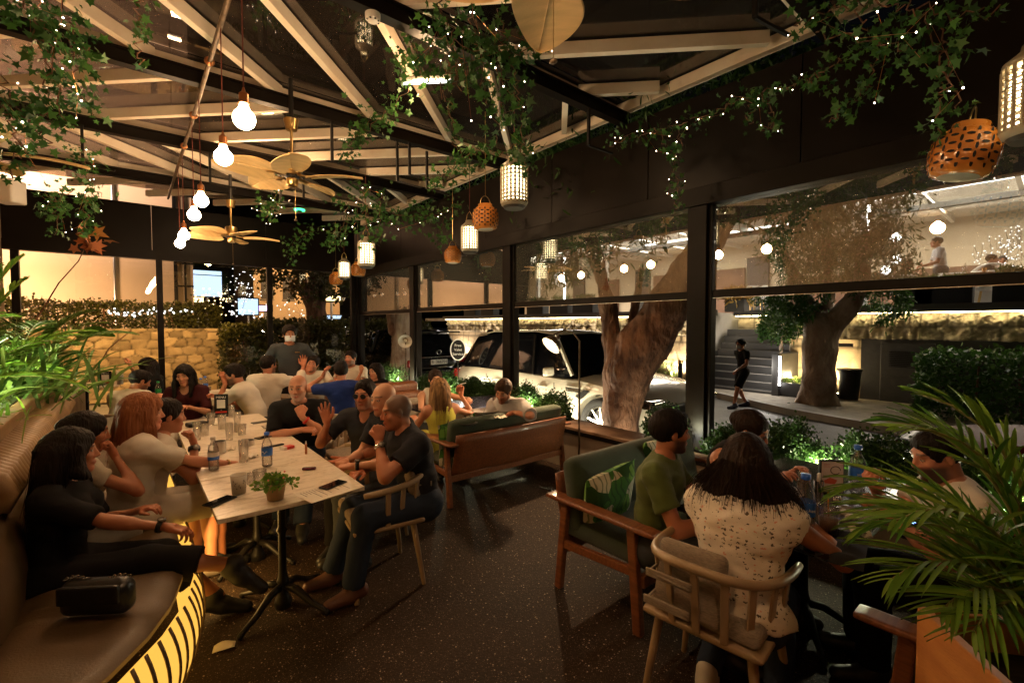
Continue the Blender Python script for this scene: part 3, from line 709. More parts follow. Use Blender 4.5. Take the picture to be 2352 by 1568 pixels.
# ================================================================ GROUND, ROAD
def struct(name, mb, m, **k): return tag(mb.build(name, m, **k), kind='structure')
GZ = -.12
struct('ground', MB().b2((-120, -60, GZ - .3), (160, 220, GZ - .02)), M['concrete'])
struct('floor', MB().b2((-2.2, -4, -.1), (4.62, 11.45, 0)), M['terrazzo'])
kerb = [(8.6, -14), (9.0, -3), (9.7, 2), (10.15, 3.6), (11.1, 5.4), (12.0, 8.6), (12.3, 20), (12.3, 60)]
mat('asphalt', (.05, .047, .045), .55, noise=.4, nscale=2.5, bump=.4, bscale=160); mat('pavement', (.22, .19, .15), .8, noise=.35, nscale=4, bump=.5, bscale=25)
r = MB(); K = kerb
for i in range(len(K) - 1): r.add([(4.62, K[i][1], GZ), (K[i][0], K[i][1], GZ), (K[i + 1][0], K[i + 1][1], GZ), (4.62, K[i + 1][1], GZ)], [(0, 1, 2, 3)])
struct('road', r, M['asphalt'])
r = MB()
for i in range(len(K) - 1): r.prism([(K[i][0] + .16, K[i][1], 0), (13.4, K[i][1], 0), (13.4, K[i + 1][1], 0), (K[i + 1][0] + .16, K[i + 1][1], 0)], (0, 0, GZ - .1), (0, 0, .1 + .12))
struct('pavement', r, M['pavement'])
r = MB()
for i in range(len(K) - 1): r.prism([(K[i][0], K[i][1], 0), (K[i][0] + .157, K[i][1], 0), (K[i + 1][0] + .157, K[i + 1][1], 0), (K[i + 1][0], K[i + 1][1], 0)], (0, 0, GZ - .1), (0, 0, .1 + .135))
struct('kerb', r, M['concrete'])
struct('tree_pit', MB().b2((4.66, 2.6, GZ), (5.15, 4.9, GZ + .06)), M['soil'])

# ================================================================ PAVILION: roof, glazed walls
roof = empty('pavilion_roof', (1.5, 5, 4), 0, 'black steel beams carrying pale zigzag timber rafters and dark roof sheets', 'roof')
def RP(mb, name, m, **k):
    for i, v in enumerate(mb.v): mb.v[i] = (v[0] - 1.5, v[1] - 5, v[2] - 4)
    return mb.build(name, m, roof, **k)
BY = [-.75, 1.3, 3.35, 5.4, 7.42, 9.5]
for y in BY:
    b = MB(); b.b2((-1.6, y - .05, 3.99), (4.5, y + .05, 4.0)); b.b2((-1.6, y - .014, 3.999), (4.5, y + .014, 4.12)); b.b2((-1.6, y - .05, 4.118), (4.5, y + .05, 4.13)); RP(b, 'steel_beam', M['dark_metal'])
TZ0, TZ1 = 4.135, 4.25
def timber(a, b, w=.07): RP(MB().bar((a[0], a[1], (TZ0 + TZ1) / 2), (b[0], b[1], (TZ0 + TZ1) / 2), w, TZ1 - TZ0), 'rafter', M['timber'], bevel=.004)
for y in BY: timber((-1.6, y + .12), (4.42, y + .12), .075)
EY = BY + [11.2]
for i in range(len(EY) - 1):
    y0, y1 = EY[i] + .165, EY[i + 1] + .075; s_ = 1 if i % 2 == 0 else -1   # slope of the diagonals alternates bay by bay
    if EY[i] > 3 and EY[i] < 3.5: s_ = 1
    s_ = {-.75: 1, 1.3: -1, 3.35: 1, 5.4: -1, 7.42: 1, 9.5: -1}[EY[i]]
    off0 = {3.35: -3.1, 5.4: 8.3, 7.42: -8.6, 1.3: 6.1, -.75: 1.1, 9.5: 10.5}[EY[i]]
    for k in range(-8, 9):
        c = off0 + k * 1.08
        if s_ > 0: xa, xb = c + y0, c + y1
        else: xa, xb = c - y0, c - y1
        pa, pb = Vector((xa, y0, 0)), Vector((xb, y1, 0)); lo, hi = -1.55, 4.35
        if (pa.x < lo and pb.x < lo) or (pa.x > hi and pb.x > hi): continue
        def clip(p, q):
            if p.x < lo: t = (lo - p.x) / (q.x - p.x); return p + (q - p) * t
            if p.x > hi: t = (hi - p.x) / (q.x - p.x); return p + (q - p) * t
            return p
        a, b = clip(pa, pb), clip(pb, pa)
        if (a - b).length > .25: timber(a, b, .065)
timber((4.47, -.9), (4.47, 11.2), .085)
for i in range(len(EY) - 1):
    RP(MB().b2((-1.6, EY[i] + .01, 4.262), (4.5, EY[i + 1] - .01, 4.268)), 'roof_sheet', M['roof_pane'])
for (px, py0, z0, Y) in ((188, 0, 3.55, 7.3), (480, 0, 3.6, 7.4), (762, 0, 3.55, 5.4), (912, 0, 3.5, 5.45), (980, 0, 3.5, 5.5), (1352, 0, 3.62, 3.35), (1729, 0, 3.6, 1.3), (695, 0, 3.6, 7.4), (642, 0, 3.5, 7.4), (880, 0, 3.6, 7.4), (1150, 0, 3.6, 3.4), (940, 0, 3.6, 5.4)):
    p = PY(px, 300, Y); x = min(p.x, 4.35); b = MB(); b.b2((x - .014, Y - .014, z0), (x + .014, Y + .014, 3.99)); b.bar((x, Y, z0), (x + .28, Y - .1, z0 - .05), .02, .02); RP(b, 'hanger_rod', M['black'])

def glazed(name, label, org, cat='glass wall'):
    return empty(name, org, 0, label, cat)
gw = glazed('glazed_wall', 'long dark framed glazed wall facing the street with half lowered clear blinds', (4.4, 5.3, 0))
def GP(mb, name, m, **k):
    for i, v in enumerate(mb.v): mb.v[i] = (v[0] - 4.4, v[1] - 5.3, v[2])
    return mb.build(name, m, gw, **k)
YC = [-.7, 2.36, 5.36, 8.36, 11.26]
for y in YC:
    b = MB(); b.b2((4.32, y - .09, .45), (4.5, y + .09, 2.86)); b.b2((4.36, y - .13, .45), (4.46, y - .093, 2.86)); b.b2((4.36, y + .093, .45), (4.46, y + .13, 2.86)); b.b2((4.345, y - .02, .46), (4.355, y + .02, 2.85))
    GP(b, 'post', M['dark_metal'], bevel=.004)
GP(MB().b2((4.30, -1.5, 2.86), (4.52, 11.4, 3.04)), 'header_beam', M['dark_metal'], bevel=.006)
y = -1.5
for i in range(9):
    GP(MB().b2((4.42, y + .004, 3.043), (4.50, y + 1.496, 3.98)), 'fascia_panel', M['fascia'], bevel=.003); y += 1.5
for i in range(4):
    y0, y1 = YC[i] + .135, YC[i + 1] - .135; zb = [1.99, 1.985, 1.98, 1.965][i]
    bl = GP(MB().b2((4.398, y0, zb + .05), (4.402, y1, 2.86)), 'blind', M['blind'])
    b = MB().b2((4.375, y0, zb - .03), (4.425, y1, zb + .047)); br = GP(b, 'bottom_bar', M['dark_metal'], bevel=.006)
    GP(MB().b2((4.37, y0, zb - .036), (4.38, y1, zb - .030)), 'bar_edge', M['steel'])
fw = glazed('glazed_wall', 'dark framed glazed end wall in front of the orange lit stone wall', (1.5, 11.3, 0))
def FP(mb, name, m, **k):
    for i, v in enumerate(mb.v): mb.v[i] = (v[0] - 1.5, v[1] - 11.3, v[2])
    return mb.build(name, m, fw, **k)
for x in (-1.46, .46, 2.39, 4.25):
    FP(MB().b2((x - .05, 11.24, .0), (x + .05, 11.36, 2.95)), 'post', M['dark_metal'], bevel=.003)
FP(MB().b2((-1.6, 11.22, 2.95), (4.3, 11.38, 3.12)), 'header_beam', M['dark_metal'])
for i in range(3): FP(MB().b2((-1.6 + i * 1.966, 11.26, 3.123), (-1.6 + i * 1.966 + 1.96, 11.34, 3.98)), 'fascia_panel', M['fascia'])
for a, c in ((-1.4, .40), (.52, 2.33), (2.45, 4.19)): FP(MB().b2((a, 11.296, .02), (c, 11.302, 2.94)), 'pane', M['glass'])
# left plaster wall
lw = empty('plaster_wall', (-1.6, 4, 0), 0, 'plain apricot plaster wall behind the planted trough on the left', 'wall')
MB().b2((-.12, -6, 0), (0, 7.3, 4.0)).build('wall', M['plaster'], lw)
# planter along the street side with cap
pw = empty('planter_wall', (4.2, 5, 0), 0, 'low beige planter wall with brown wooden cap along the street glazing', 'planter')
def PP(mb, name, m, **k):
    for i, v in enumerate(mb.v): mb.v[i] = (v[0] - 4.2, v[1] - 5, v[2])
    return mb.build(name, m, pw, **k)
PP(MB().b2((3.97, -1.4, 0), (4.02, 11.2, .42)), 'front_panel', M['planter_panel']); PP(MB().b2((4.5, -1.4, -.1), (4.56, 11.2, .44)), 'back_panel', M['planter_panel'])
PP(MB().b2((3.95, -1.4, .422), (4.02, 11.2, .47)), 'dark_rail', M['black']); PP(MB().b2((3.93, -1.4, .472), (4.06, 11.2, .505)), 'cap', M['wood_cap'], bevel=.004)
PP(MB().b2((4.063, 2.75, .472), (4.31, 3.95, .503)), 'ledge_board', M['wood_cap'], bevel=.004)
PP(MB().b2((4.03, -1.4, .3), (4.49, 11.2, .40)), 'soil', M['soil'])

# ================================================================ ACROSS THE STREET
def heightwall(name, m, parent, x0, y0, y1, z0, z1, ch, bw, amp, res, cols, rng, face=-1, axis='x', rubble=False):
    ny = int((y1 - y0) / res) + 1; nz = int((z1 - z0) / res) + 1
    yy, zz = np.meshgrid(np.linspace(y0, y1, ny), np.linspace(z0, z1, nz), indexing='ij')
    if rubble:
        cy = np.arange(y0 - bw, y1 + bw, bw); cz = np.arange(z0 - ch, z1 + ch, ch); S = []
        for j, c in enumerate(cz):
            for i, a in enumerate(cy): S.append((a + (j % 2) * bw / 2 + rng.uniform(-.3, .3) * bw, c + rng.uniform(-.3, .3) * ch))
        S = np.array(S); P = np.stack([yy.ravel(), zz.ravel()], 1); d1 = np.full(len(P), 9.); d2 = d1.copy(); ci = np.zeros(len(P), int)
        for k, sxy in enumerate(S):
            ax_, az_ = np.abs(P[:, 0] - sxy[0]) / bw, np.abs(P[:, 1] - sxy[1]) / ch; d = .45 * np.hypot(ax_, az_) + .55 * np.maximum(ax_, az_); nb = d < d1; d2 = np.where(nb, d1, np.minimum(d2, d)); ci = np.where(nb, k, ci); d1 = np.where(nb, d, d1)
        edge = np.clip((d2 - d1) / .13, 0, 1).reshape(yy.shape); cid = ci.reshape(yy.shape)
        h = amp * (edge ** .5) * (.6 + .4 * rng.uniform(size=len(S))[cid]) + amp * .35 * vnoise(np.stack([yy, zz, yy * 0], -1), 14)
        tone = rng.uniform(.45, 1.15, len(S))[cid][..., None] * np.ones(3)
    else:
        row = np.floor((zz - z0) / ch).astype(int); fz = (zz - z0) / ch - row; off = (row * 7919 % 13) / 13 * bw
        u = (yy + off) / bw; cidx = np.floor(u).astype(int); fu = u - cidx; hsh = np.sin(cidx * 12.9898 + row * 78.233) * 43758.5; hsh = hsh - np.floor(hsh)
        e = np.minimum(np.minimum(fu, 1 - fu) * bw, np.minimum(fz, 1 - fz) * ch); edge = np.clip(e / .035, 0, 1)
        h = amp * edge ** .6 * (.55 + .6 * hsh) * (.75 + .5 * vnoise(np.stack([yy, zz, yy * 0], -1), 11)) - amp * .7 * np.abs(vnoise(np.stack([yy, zz, yy * 0 + 2], -1), 8)) * edge + amp * .4 * vnoise(np.stack([yy, zz * 1.6, yy * 0], -1), 47) * edge
        tone = (.78 + .3 * hsh)[..., None] * np.ones(3)
    tint = np.clip(_v(cols) * tone * (.25 + .75 * edge[..., None]), 0, 1)
    if axis == 'x': V = np.stack([x0 + face * h, yy, zz], -1)
    else: V = np.stack([yy, x0 + face * h, zz], -1)
    idx = np.arange(ny * nz).reshape(ny, nz); F = np.stack([idx[:-1, :-1], idx[1:, :-1], idx[1:, 1:], idx[:-1, 1:]], -1).reshape(-1, 4)
    if axis == 'x': F = F[:, ::-1]
    return npmesh(name, V.reshape(-1, 3), F, m, parent, False, tint.reshape(-1, 3))
tb = empty('restaurant_terrace', (0, 0, 0), 0, 'raised restaurant terrace on a rough stone wall across the street', 'building')
rg = np.random.default_rng(5)
SC = (.50, .42, .29)
for (a, c) in ((-8, 4.55), (6.6, 21)):
    heightwall('rough_stone_course', M['stone_rough'], tb, 13.0, a, c, 1.35, 1.95, .3, .42, .15, .03, SC, rg)
    heightwall('smooth_stone_wall', M['stone_rough'], tb, 13.06, a, c, -.2, 1.34, .27, .5, .016, .06, (.46, .36, .23), rg)
    MB().b2((13.08, a, -.2), (13.6, c, 1.94)).build('wall_core', M['concrete'], tb)
heightwall('recess_stone_wall', M['stone_rough'], tb, 14.6, 4.0, 7.4, -.2, 1.95, .3, .55, .08, .05, SC, rg)
for a in (4.55, 6.6): MB().b2((13.02, a - .03 if a > 5 else a, -.1), (14.6, a if a > 5 else a + .03, 1.95)).build('side_wall', M['concrete'], tb)
MB().b2((12.78, -9, 1.97), (13.3, 4.55, 2.13)).build('dark_edge', M['dark_stone'], tb); MB().b2((12.78, 6.6, 1.97), (13.3, 21.2, 2.13)).build('dark_edge', M['dark_stone'], tb)
MB().b2((14.3, 4.55, 1.97), (14.8, 6.6, 2.13)).build('dark_edge', M['dark_stone'], tb)
for a, c, X in ((-8, 4.5, 12.83), (6.65, 21, 12.83), (4.6, 6.55, 14.35)):
    MB().b2((X, a, 1.945), (X + .02, c, 1.962)).build('light_strip', M['strip_warm'], tb)
MB().b2((13.3, -9, 1.9), (24, 4.55, 2.05)).build('terrace_floor', M['concrete'], tb); MB().b2((13.3, 6.6, 1.9), (24, 24, 2.05)).build('terrace_floor', M['concrete'], tb); MB().b2((14.82, 4.55, 1.9), (24, 6.6, 2.05)).build('terrace_floor', M['concrete'], tb)
# door and vent in the lower wall
b = MB(); p0, p1 = PX(2025, 800, 12.98), PX(2150, 800, 12.98); mat('grey_door', (.035, .033, .033), .5, noise=.2)
b.b2((12.95, -1.4, -.1), (13.03, 3.05, 1.38)); b.build('dark_shutter_front', M['grey_door'], tb)
d = MB().b2((12.90, p1.y, -.1), (12.94, p0.y, 1.3)).build('door', M['grey_door'], tb, bevel=.01)
v = MB()
for k in range(9): v.box((12.885, (p0.y + p1.y) / 2, .78 + k * .04), (.02, .6, .022))
v.build('louvre', M['black'], d); MB().b2((12.88, (p0.y + p1.y) / 2 - .4, .1), (12.895, (p0.y + p1.y) / 2 + .4, .55)).build('panel', M['grey_door'], d)
b = MB().b2((12.86, PX(1960, 770, 12.9).y, 1.18), (12.92, PX(1945, 770, 12.9).y + .2, 1.26)); b.build('wall_camera', M['black'], tb)
# stairs
st = empty('stone_steps', (13.0, 5.5, 0), 0, 'flight of dark stone steps between the two terrace walls', 'stairs')
for k in range(9):
    MB().b2((-1.0 + k * .19, -.95, GZ if k == 0 else -.1), (-1.0 + (k + 1) * .19 + (.6 if k == 8 else 0), .92, .08 + k * .185)).build('step', M['dark_stone'], st, bevel=.008)
    if k < 5: MB().b2((-1.004 + k * .19, -.9, .055 + k * .185), (-1.0 + k * .19, .9, .07 + k * .185)).build('nosing', M['tube_white'] if k < 0 else M['concrete'], st)
MB().b2((-1.15, -1.12, -.1), (.1, -.96, 1.0)).build('parapet', M['dark_stone'], st, bevel=.01); MB().b2((-1.15, .93, -.1), (.1, 1.08, .95)).build('parapet', M['dark_stone'], st, bevel=.01)
MB().b2((-1.17, -1.16, .25), (-1.152, -1.122, .95)).build('led_tube', M['tube_white'], st)
light('steps_fill', 'POINT', (11.75, 4.75, .7), 24, (1, .93, .82), .2); light('steps_fill', 'POINT', (12.3, 6.2, 1.7), 18, (1, .85, .6), .2)  # unseen lamps without fittings, added to brighten the steps
# upper floor interior
cream = mat('cream_wall', (.55, .47, .36), .8, noise=.08, nscale=1); mat('white_ceiling', (.6, .56, .5), .8); mat('brown_wall', (.16, .08, .045), .6, noise=.4, nscale=2)
MB().b2((21, -9, 2.05), (21.2, 24, 5.2)).build('back_wall', M['cream_wall'], tb)
MB().b2((20.93, 1.5, 2.06), (20.98, 7.5, 3.6)).build('counter_panel', M['brown_wall'], tb); MB().b2((20.3, 1.8, 2.06), (20.9, 7.2, 3.1)).build('bar_counter', M['brown_wall'], tb); MB().b2((20.27, 1.8, 3.0), (20.29, 7.2, 3.04)).build('bar_light', M['far_warm'], tb)
MB().b2((14.2, -9, 5.2), (21.2, 24, 5.3)).build('ceiling', M['white_ceiling'], tb); MB().b2((14.0, -9, 4.75), (14.18, 24, 5.35)).build('ceiling_beam', M['dark_stone'], tb)
for yy in (-4, -.5, 3.2, 7.4, 11.2, 15, 19): MB().b2((13.9, yy, 2.06), (14.04, yy + .14, 4.75)).build('column', M['white_paint'], tb)
for (x, y0, y1) in ((16.0, -3, 4), (17.5, 6, 12), (16, 13, 20)):
    MB().b2((x, y0, 5.17), (x + .22, y1, 5.19)).build('ceiling_light', M['ceil_line'], tb)
for yy in (9.2, 12.4, 16): MB().b2((20.9, yy, 2.2), (20.96, yy + 1.4, 4.2)).build('shelf_panel', M['brown_wall'], tb)
heightwall('upper_screen', M['stone_rough'], tb, 20.8, -5, -.5, 3.0, 5.0, .22, .6, .01, .2, (.3, .26, .2), rg)
light('terrace_fill', 'AREA', (17, 2, 5.1), 560, (1, .85, .66), 4, target=(17, 2, 0)); light('terrace_fill', 'AREA', (17, 11, 5.1), 520, (1, .87, .7), 4, target=(17, 11, 0)); light('terrace_fill', 'AREA', (17, 19, 5.1), 240, (1, .85, .6), 4, target=(17, 19, 0)); light('terrace_fill', 'AREA', (17, -4, 5.1), 150, (1, .85, .66), 4, target=(17, -4, 0))  # unseen area lamps added to light the upper terrace
for yy in np.arange(-6, 22, 1.7): MB().b2((14.2, yy, 5.04), (20.9, yy + .10, 5.198)).build('ceiling_batten', M['white_paint'], tb)
MB().b2((16.9, -8, 4.86), (17.1, 22, 5.0)).build('ceiling_girder', M['dark_stone'], tb)
for yy in (-7, -2.5, 8.2, 14, 18.5): MB().b2((20.88, yy, 2.1), (20.97, yy + .9, 4.6)).build('dark_panel', M['grey_door'], tb)
for k in range(9): MB().b2((18.6, -7.4 + k * .5, 2.06), (18.66, -7.36 + k * .5, 4.9)).build('screen_slat', M['brown_wall'], tb)
# vertical LED tubes on the terrace edge (each a lamp)
mat('tube_clip', (.3, .3, .3), .4)
for n_, (px, y0, y1) in {'a': (1996, 465, 640), 'b': (1297, 592, 692), 'c': (1059, 600, 690)}.items():
    a, c = PX(px, y0, 13.15), PX(px, y1, 13.15); lb = {'a': 'bright vertical white tube light beside the pale tree across the street', 'b': 'vertical white tube light seen through the middle blind', 'c': 'farthest vertical white tube light next to the cursive sign'}[n_]
    t = empty('tube_light', (a.x, a.y, c.z), 0, lb, 'tube light', 'vertical white tube lights on the terrace edge'); h = a.z - c.z
    MB().cyl((0, 0, 0), (0, 0, h), .035, n=10).build('tube', M['tube_white'], t, True); MB().cyl((.05, 0, -.5), (.05, 0, h + .1), .015, n=8).build('pole', M['tube_clip'], t); MB().cyl((0, 0, h), (0, 0, h + .05), .04, n=10).build('end_cap', M['tube_clip'], t)
    light('tube_glow', 'POINT', (a.x - .25, a.y, (a.z + c.z) / 2), 18, (1, .94, .88), .3)
# unseen uplights added to brighten the stone wall below (lamp fittings modelled)
for i, (x, y_, e, col) in enumerate(((12.6, 4.1, 14, (1, .78, .45)), (12.5, 3.35, 12, (1, .74, .38)), (12.5, 7.6, 16, (1, .8, .55)), (12.5, 10.6, 14, (1, .82, .62)), (12.6, 16.5, 16, (1, .8, .6)), (12.6, 19.5, 10, (1, .8, .6)))):
    f = empty('added_spotlight', (x, y_, .02), 0, 'small added ground spotlight number %s from the right below the far stone wall' % ['one', 'two', 'three', 'four', 'five', 'six'][i], 'spotlight', 'added ground spotlights along the far stone wall')
    MB().cyl((0, 0, 0), (.02, 0, .10), .04, .045, 12).build('housing', M['black'], f, auto=40); MB().cyl((.02, 0, .10), (.021, 0, .104), .038, n=12).build('lens', M['lamp_in'], f)
    light('uplight', 'SPOT', (x, y_, .16), e * 12, col, .03, target=(13.05, y_ + .05, 1.3), spot=130)
# ================================================================ END OF THE GARDEN (left): rubble wall, hedge, lit building, night street
rw = empty('rubble_wall', (0, 14.3, 0), 0, 'orange lit rubble stone wall behind the end glazing', 'wall')
heightwall('rubble_face', M['stone_rubble'], rw, -.1, -6.5, 2.3, -.1, 1.6, .19, .30, .06, .03, (.50, .38, .22), rg, -1, 'y', True)
MB().b2((-6.5, -.08, -.1), (2.25, .5, 1.6)).build('wall_core', M['concrete'], rw)
for x in (-3.6, -1.2, 1.0):
    light('wall_fill', 'SPOT', (x, 12.0, 2.9), 170, (1, .55, .18), .1, target=(x, 14.2, .7), spot=110)  # unseen lamps added for the orange light on the rubble wall
lb_ = empty('lit_building', (0, 0, 0), 0, 'large plain building wall glowing orange beyond the hedge', 'building')
x0, x1 = PY(20, 700, 19).x - 4, PY(404, 700, 19).x
MB().b2((x0, 19, -.1), (x1, 24, 13.5)).build('wall', M['beige_wall'], lb_)
a, c = PY(408, 700, 18.9).x, PY(446, 700, 18.9).x
wf = MB().b2((a, 18.95, 2), (c, 19.5, 13.5)).build('side_bay', M['beige_wall'], lb_)
b = MB(); b.b2((a - .08, 18.86, 1.8), (a + .02, 18.94, 7.2)); b.b2(((a + c) / 2 - .03, 18.88, 1.8), ((a + c) / 2 + .03, 18.94, 7.2))
for z in np.arange(2.2, 7, .75): b.b2((a, 18.88, z), (c, 18.94, z + .06))
b.build('ladder_frame', M['black'], wf); q = PY(265, 700, 18.9).x; MB().cyl((q, 18.93, 1.5), (q, 18.93, 7.2), .035, n=8).build('drain_pipe', M['steel'], lb_)
light('facade_fill', 'AREA', (x1 - 4.5, 16.4, 1.9), 230, (1, .60, .33), 1.2, target=(x1 - 4, 19, 4)); light('facade_fill', 'AREA', (x1 - 8, 16.4, 2.0), 190, (1, .62, .36), 1.2, target=(x1 - 9, 19, 4.2)); light('facade_fill', 'AREA', (x1 - 6, 15.5, 5.5), 1400, (1, .68, .55), 1.5, target=(x1 - 6, 19, 11))  # unseen lamps added to make the building wall glow
# ================================================================ TREES, HEDGES, BUSHES
def sdfobj(name, prims, res, m, parent, disp=None):
    V, F = surface(prims, res, disp); return npmesh(name, V, F, m, parent, True)
def crown(name, m, parent, centers, n, size, shape='long', rng=RNG, droop=.0, flat=1.0):
    P = []; D = []
    for (c, r) in centers:
        k = int(n * r ** 2 / sum(q[1] ** 2 for q in centers)); nc = max(3, k // 40)
        sub = rng.normal(size=(nc, 3)); sub /= np.linalg.norm(sub, axis=1, keepdims=True); sub = _v(c) + sub * (rng.uniform(.35, 1, (nc, 1)) ** .5) * r * _v((1, 1, flat))
        a = rng.integers(0, nc, k); p = sub[a] + rng.normal(size=(k, 3)) * r * .16; P.append(p); d = rng.normal(size=(k, 3)); d[:, 2] -= droop; D.append(d)
    P = np.concatenate(P); D = np.concatenate(D); V, F, t = leaves(P, shape, size, D, rng=rng); return npmesh(name, V, F, m, parent, False, t)
def bark_disp(P): return .022 * np.abs(vnoise(P * _v((1, 1, .35)), 26, 2)) + .012 * vnoise(P * _v((1, 1, .6)), 60, 5) + .03 * vnoise(P, 5, 9)
rg2 = np.random.default_rng(21)
def tree(label, path, rad, stems, crowns, m, n, size=.09, res=.045, leafm='tree_leaf', droop=1.0, shape='long', group=None):
    base = path[0]; t = empty('street_tree', tuple(base), 0, label, 'tree', group); b = _v(base)
    pr = [rc(_v(path[i]) - b, _v(path[i + 1]) - b, rad[i], rad[i + 1], .08) for i in range(len(path) - 1)]
    for st_ in stems:
        for i in range(len(st_) - 1): pr.append(rc(_v(st_[i][0]) - b, _v(st_[i + 1][0]) - b, st_[i][1], st_[i + 1][1], .05))
    for k in range(6):
        a = k * 1.05 + .3; pr.append(rc((math.cos(a) * rad[0] * .5, math.sin(a) * rad[0] * .5, .25), (math.cos(a) * rad[0] * 1.25, math.sin(a) * rad[0] * 1.25, -.05), rad[0] * .4, rad[0] * .22, .12))
    sdfobj('trunk', pr, res, m, t, bark_disp)
    if crowns: crown('crown', M[leafm], t, [(_v(c) - b, r) for c, r in crowns], n, size, shape, rg2, droop)
    return t
q = lambda px, py, X: PX(px, py, X)
X1 = 5.02
B1 = q(1426, 1040, X1); B1.z = GZ
tree('leaning reddish brown tree trunk between the white car and the glazing', [B1, q(1426, 950, X1), q(1440, 860, X1 + .05), q(1478, 790, X1 + .1), q(1532, 710, X1 + .12), q(1590, 620, X1 + .2), q(1660, 490, X1 + .3)], [.25, .23, .29, .31, .26, .22, .18],
     [[(q(1424, 880, X1), .2), (q(1406, 780, X1), .12), (q(1396, 700, X1), .10), (q(1370, 600, X1), .11), (q(1340, 480, X1 - .1), .08)], [(q(1445, 850, X1), .15), (q(1452, 740, X1 + .2), .06), (q(1475, 620, X1 + .3), .06)]],
     [((5.6, 4.6, 3.9), 1.2), ((5.6, 2.9, 4.2), 1.2), ((5.8, 6.3, 4.6), 1.2), ((5.3, 5.2, 3.0), .6), ((5.7, 1.9, 3.6), .9)], M['bark'], 20000, .13, .025)
X2 = 11.1
B2 = PZ(1876, 925, .0)
tree('pale mottled tree forking into two limbs on the far pavement', [B2, q(1880, 870, X2), q(1882, 800, X2), q(1893, 745, X2)], [.34, .31, .32, .32],
     [[(q(1885, 770, X2), .3), (q(1862, 722, X2), .2), (q(1830, 650, X2 + .1), .14), (q(1790, 560, X2 + .1), .09)], [(q(1895, 760, X2), .28), (q(1940, 712, X2), .21), (q(1975, 665, X2), .15), (q(1990, 540, X2), .12)], [(q(1893, 740, X2), .2), (q(1905, 680, X2 + .3), .10), (q(1898, 560, X2 + .3), .1)]],
     [(q(1808, 718, X2 - .3), .55), (q(1770, 705, X2), .4), (q(1850, 690, X2 - .3), .4), (q(2035, 690, X2), .42), (q(2005, 600, X2), .7), (q(1860, 560, X2), .9), (q(1940, 480, X2), 1.1)], M['bark_pale'], 15000, .12, .04)
X3 = 5.3
B3 = q(920, 900, X3); B3.z = GZ
tree('slim pale tree trunk with white flakes behind the second floor lamp', [B3, q(918, 850, X3), q(924, 780, X3), q(928, 700, X3), q(936, 600, X3)], [.3, .26, .23, .22, .18], [[(q(905, 760, X3), .16), (q(893, 700, X3), .1)]], [((5.6, 10, 4.8), 1.0)], M['bark_pale'], 3000, .12, .035)
tk = tree('dark ivy clad tree trunk beyond the garden hedge', [Vector((4.3, 14.5, GZ)), Vector((4.35, 14.5, 2)), Vector((4.5, 14.5, 4.2))], [.32, .26, .24], [[(Vector((4.35, 14.5, 1.8)), .2), (Vector((3.9, 14.4, 3)), .14), (Vector((3.6, 14.3, 4.4)), .1)]],
     [((3.9, 13.9, 3.1), .7), ((3.1, 14, 3.5), .7), ((4.6, 13.9, 2.9), .55), ((4.9, 14.2, 3.7), .7)], M['bark'], 5000, .1, .05, 'hedge_leaf', .2, 'oval')
# small standard tree in the planted bed across the road
os_ = tree('small round headed ornamental tree lit from below beside the steps', [PX(1795, 880, 12.6), PX(1795, 800, 12.6), PX(1794, 770, 12.6)], [.035, .03, .03], [], [(PX(1790, 745, 12.6), .42), (PX(1765, 760, 12.6), .25)], M['bark_pale'], 2600, .06, .02, 'tree_leaf', .2, 'oval')
def hedge(label, lo, hi, n, size=.07, m='hedge_leaf', name='hedge', shape='oval', cat='hedge', rounded=.0):
    c = ((_v(lo) + _v(hi)) / 2); base = (c[0], c[1], lo[2]); h = empty(name, base, 0, label, cat)
    P = RNG.uniform(_v(lo), _v(hi), (n, 3)); k = RNG.integers(0, 5, n); s_ = (_v(hi) - _v(lo))
    for a, (ax_, v) in enumerate(((0, lo), (0, hi), (1, lo), (1, hi), (2, hi))):   # leaves mostly near the faces
        mk = (k == a) & (RNG.uniform(size=n) < .75); P[mk, ax_] = v[ax_] + RNG.normal(size=mk.sum()) * .05 + .05 * vnoise(P[mk], 5)
    P[:, 2] += .06 * vnoise(P, 4, 3) * (P[:, 2] > lo[2] + .5 * s_[2])
    V, F, t = leaves(P - _v(base), shape, size); npmesh('foliage', V, F, M[m], h, False, t)
    b = MB()
    for i in range(max(3, int(max(s_[0], s_[1]) * 2))):
        f = RNG.uniform(.1, .9, 2); p = Vector((lo[0] + s_[0] * f[0] - base[0], lo[1] + s_[1] * f[1] - base[1], 0)); b.tube([p, p + Vector((RNG.normal() * .1, RNG.normal() * .1, s_[2] * .8))], .018, 5)
    b.build('branches', M['bark'], h); return h
hedge('clipped hedge on top of the orange rubble wall', (-6, 14.25, 1.6), (1.75, 14.75, 2.17), 22000, .06)
hedge('tall olive green hedge outside the end glazing behind the waiter', (1.75, 12.3, .0), (4.3, 13.2, 1.62), 18000, .075)
hedge('second hedge leaning toward the corner post with tiny orange reflections', (2.6, 13.3, .0), (7.5, 14.2, 1.75), 16000, .08)
hd = hedge('big dark hedge in front of the grey shutter across the road', (11.2, -1.6, 0.02), (12.5, 1.75, 1.15), 9000, .08, 'tree_leaf')
hedge('wispy lit shrub at the foot of the far stone wall beside the tree', (12.2, 7.6, .02), (12.8, 8.8, .55), 1500, .07, 'lush', 'shrub', 'blade', 'shrub')
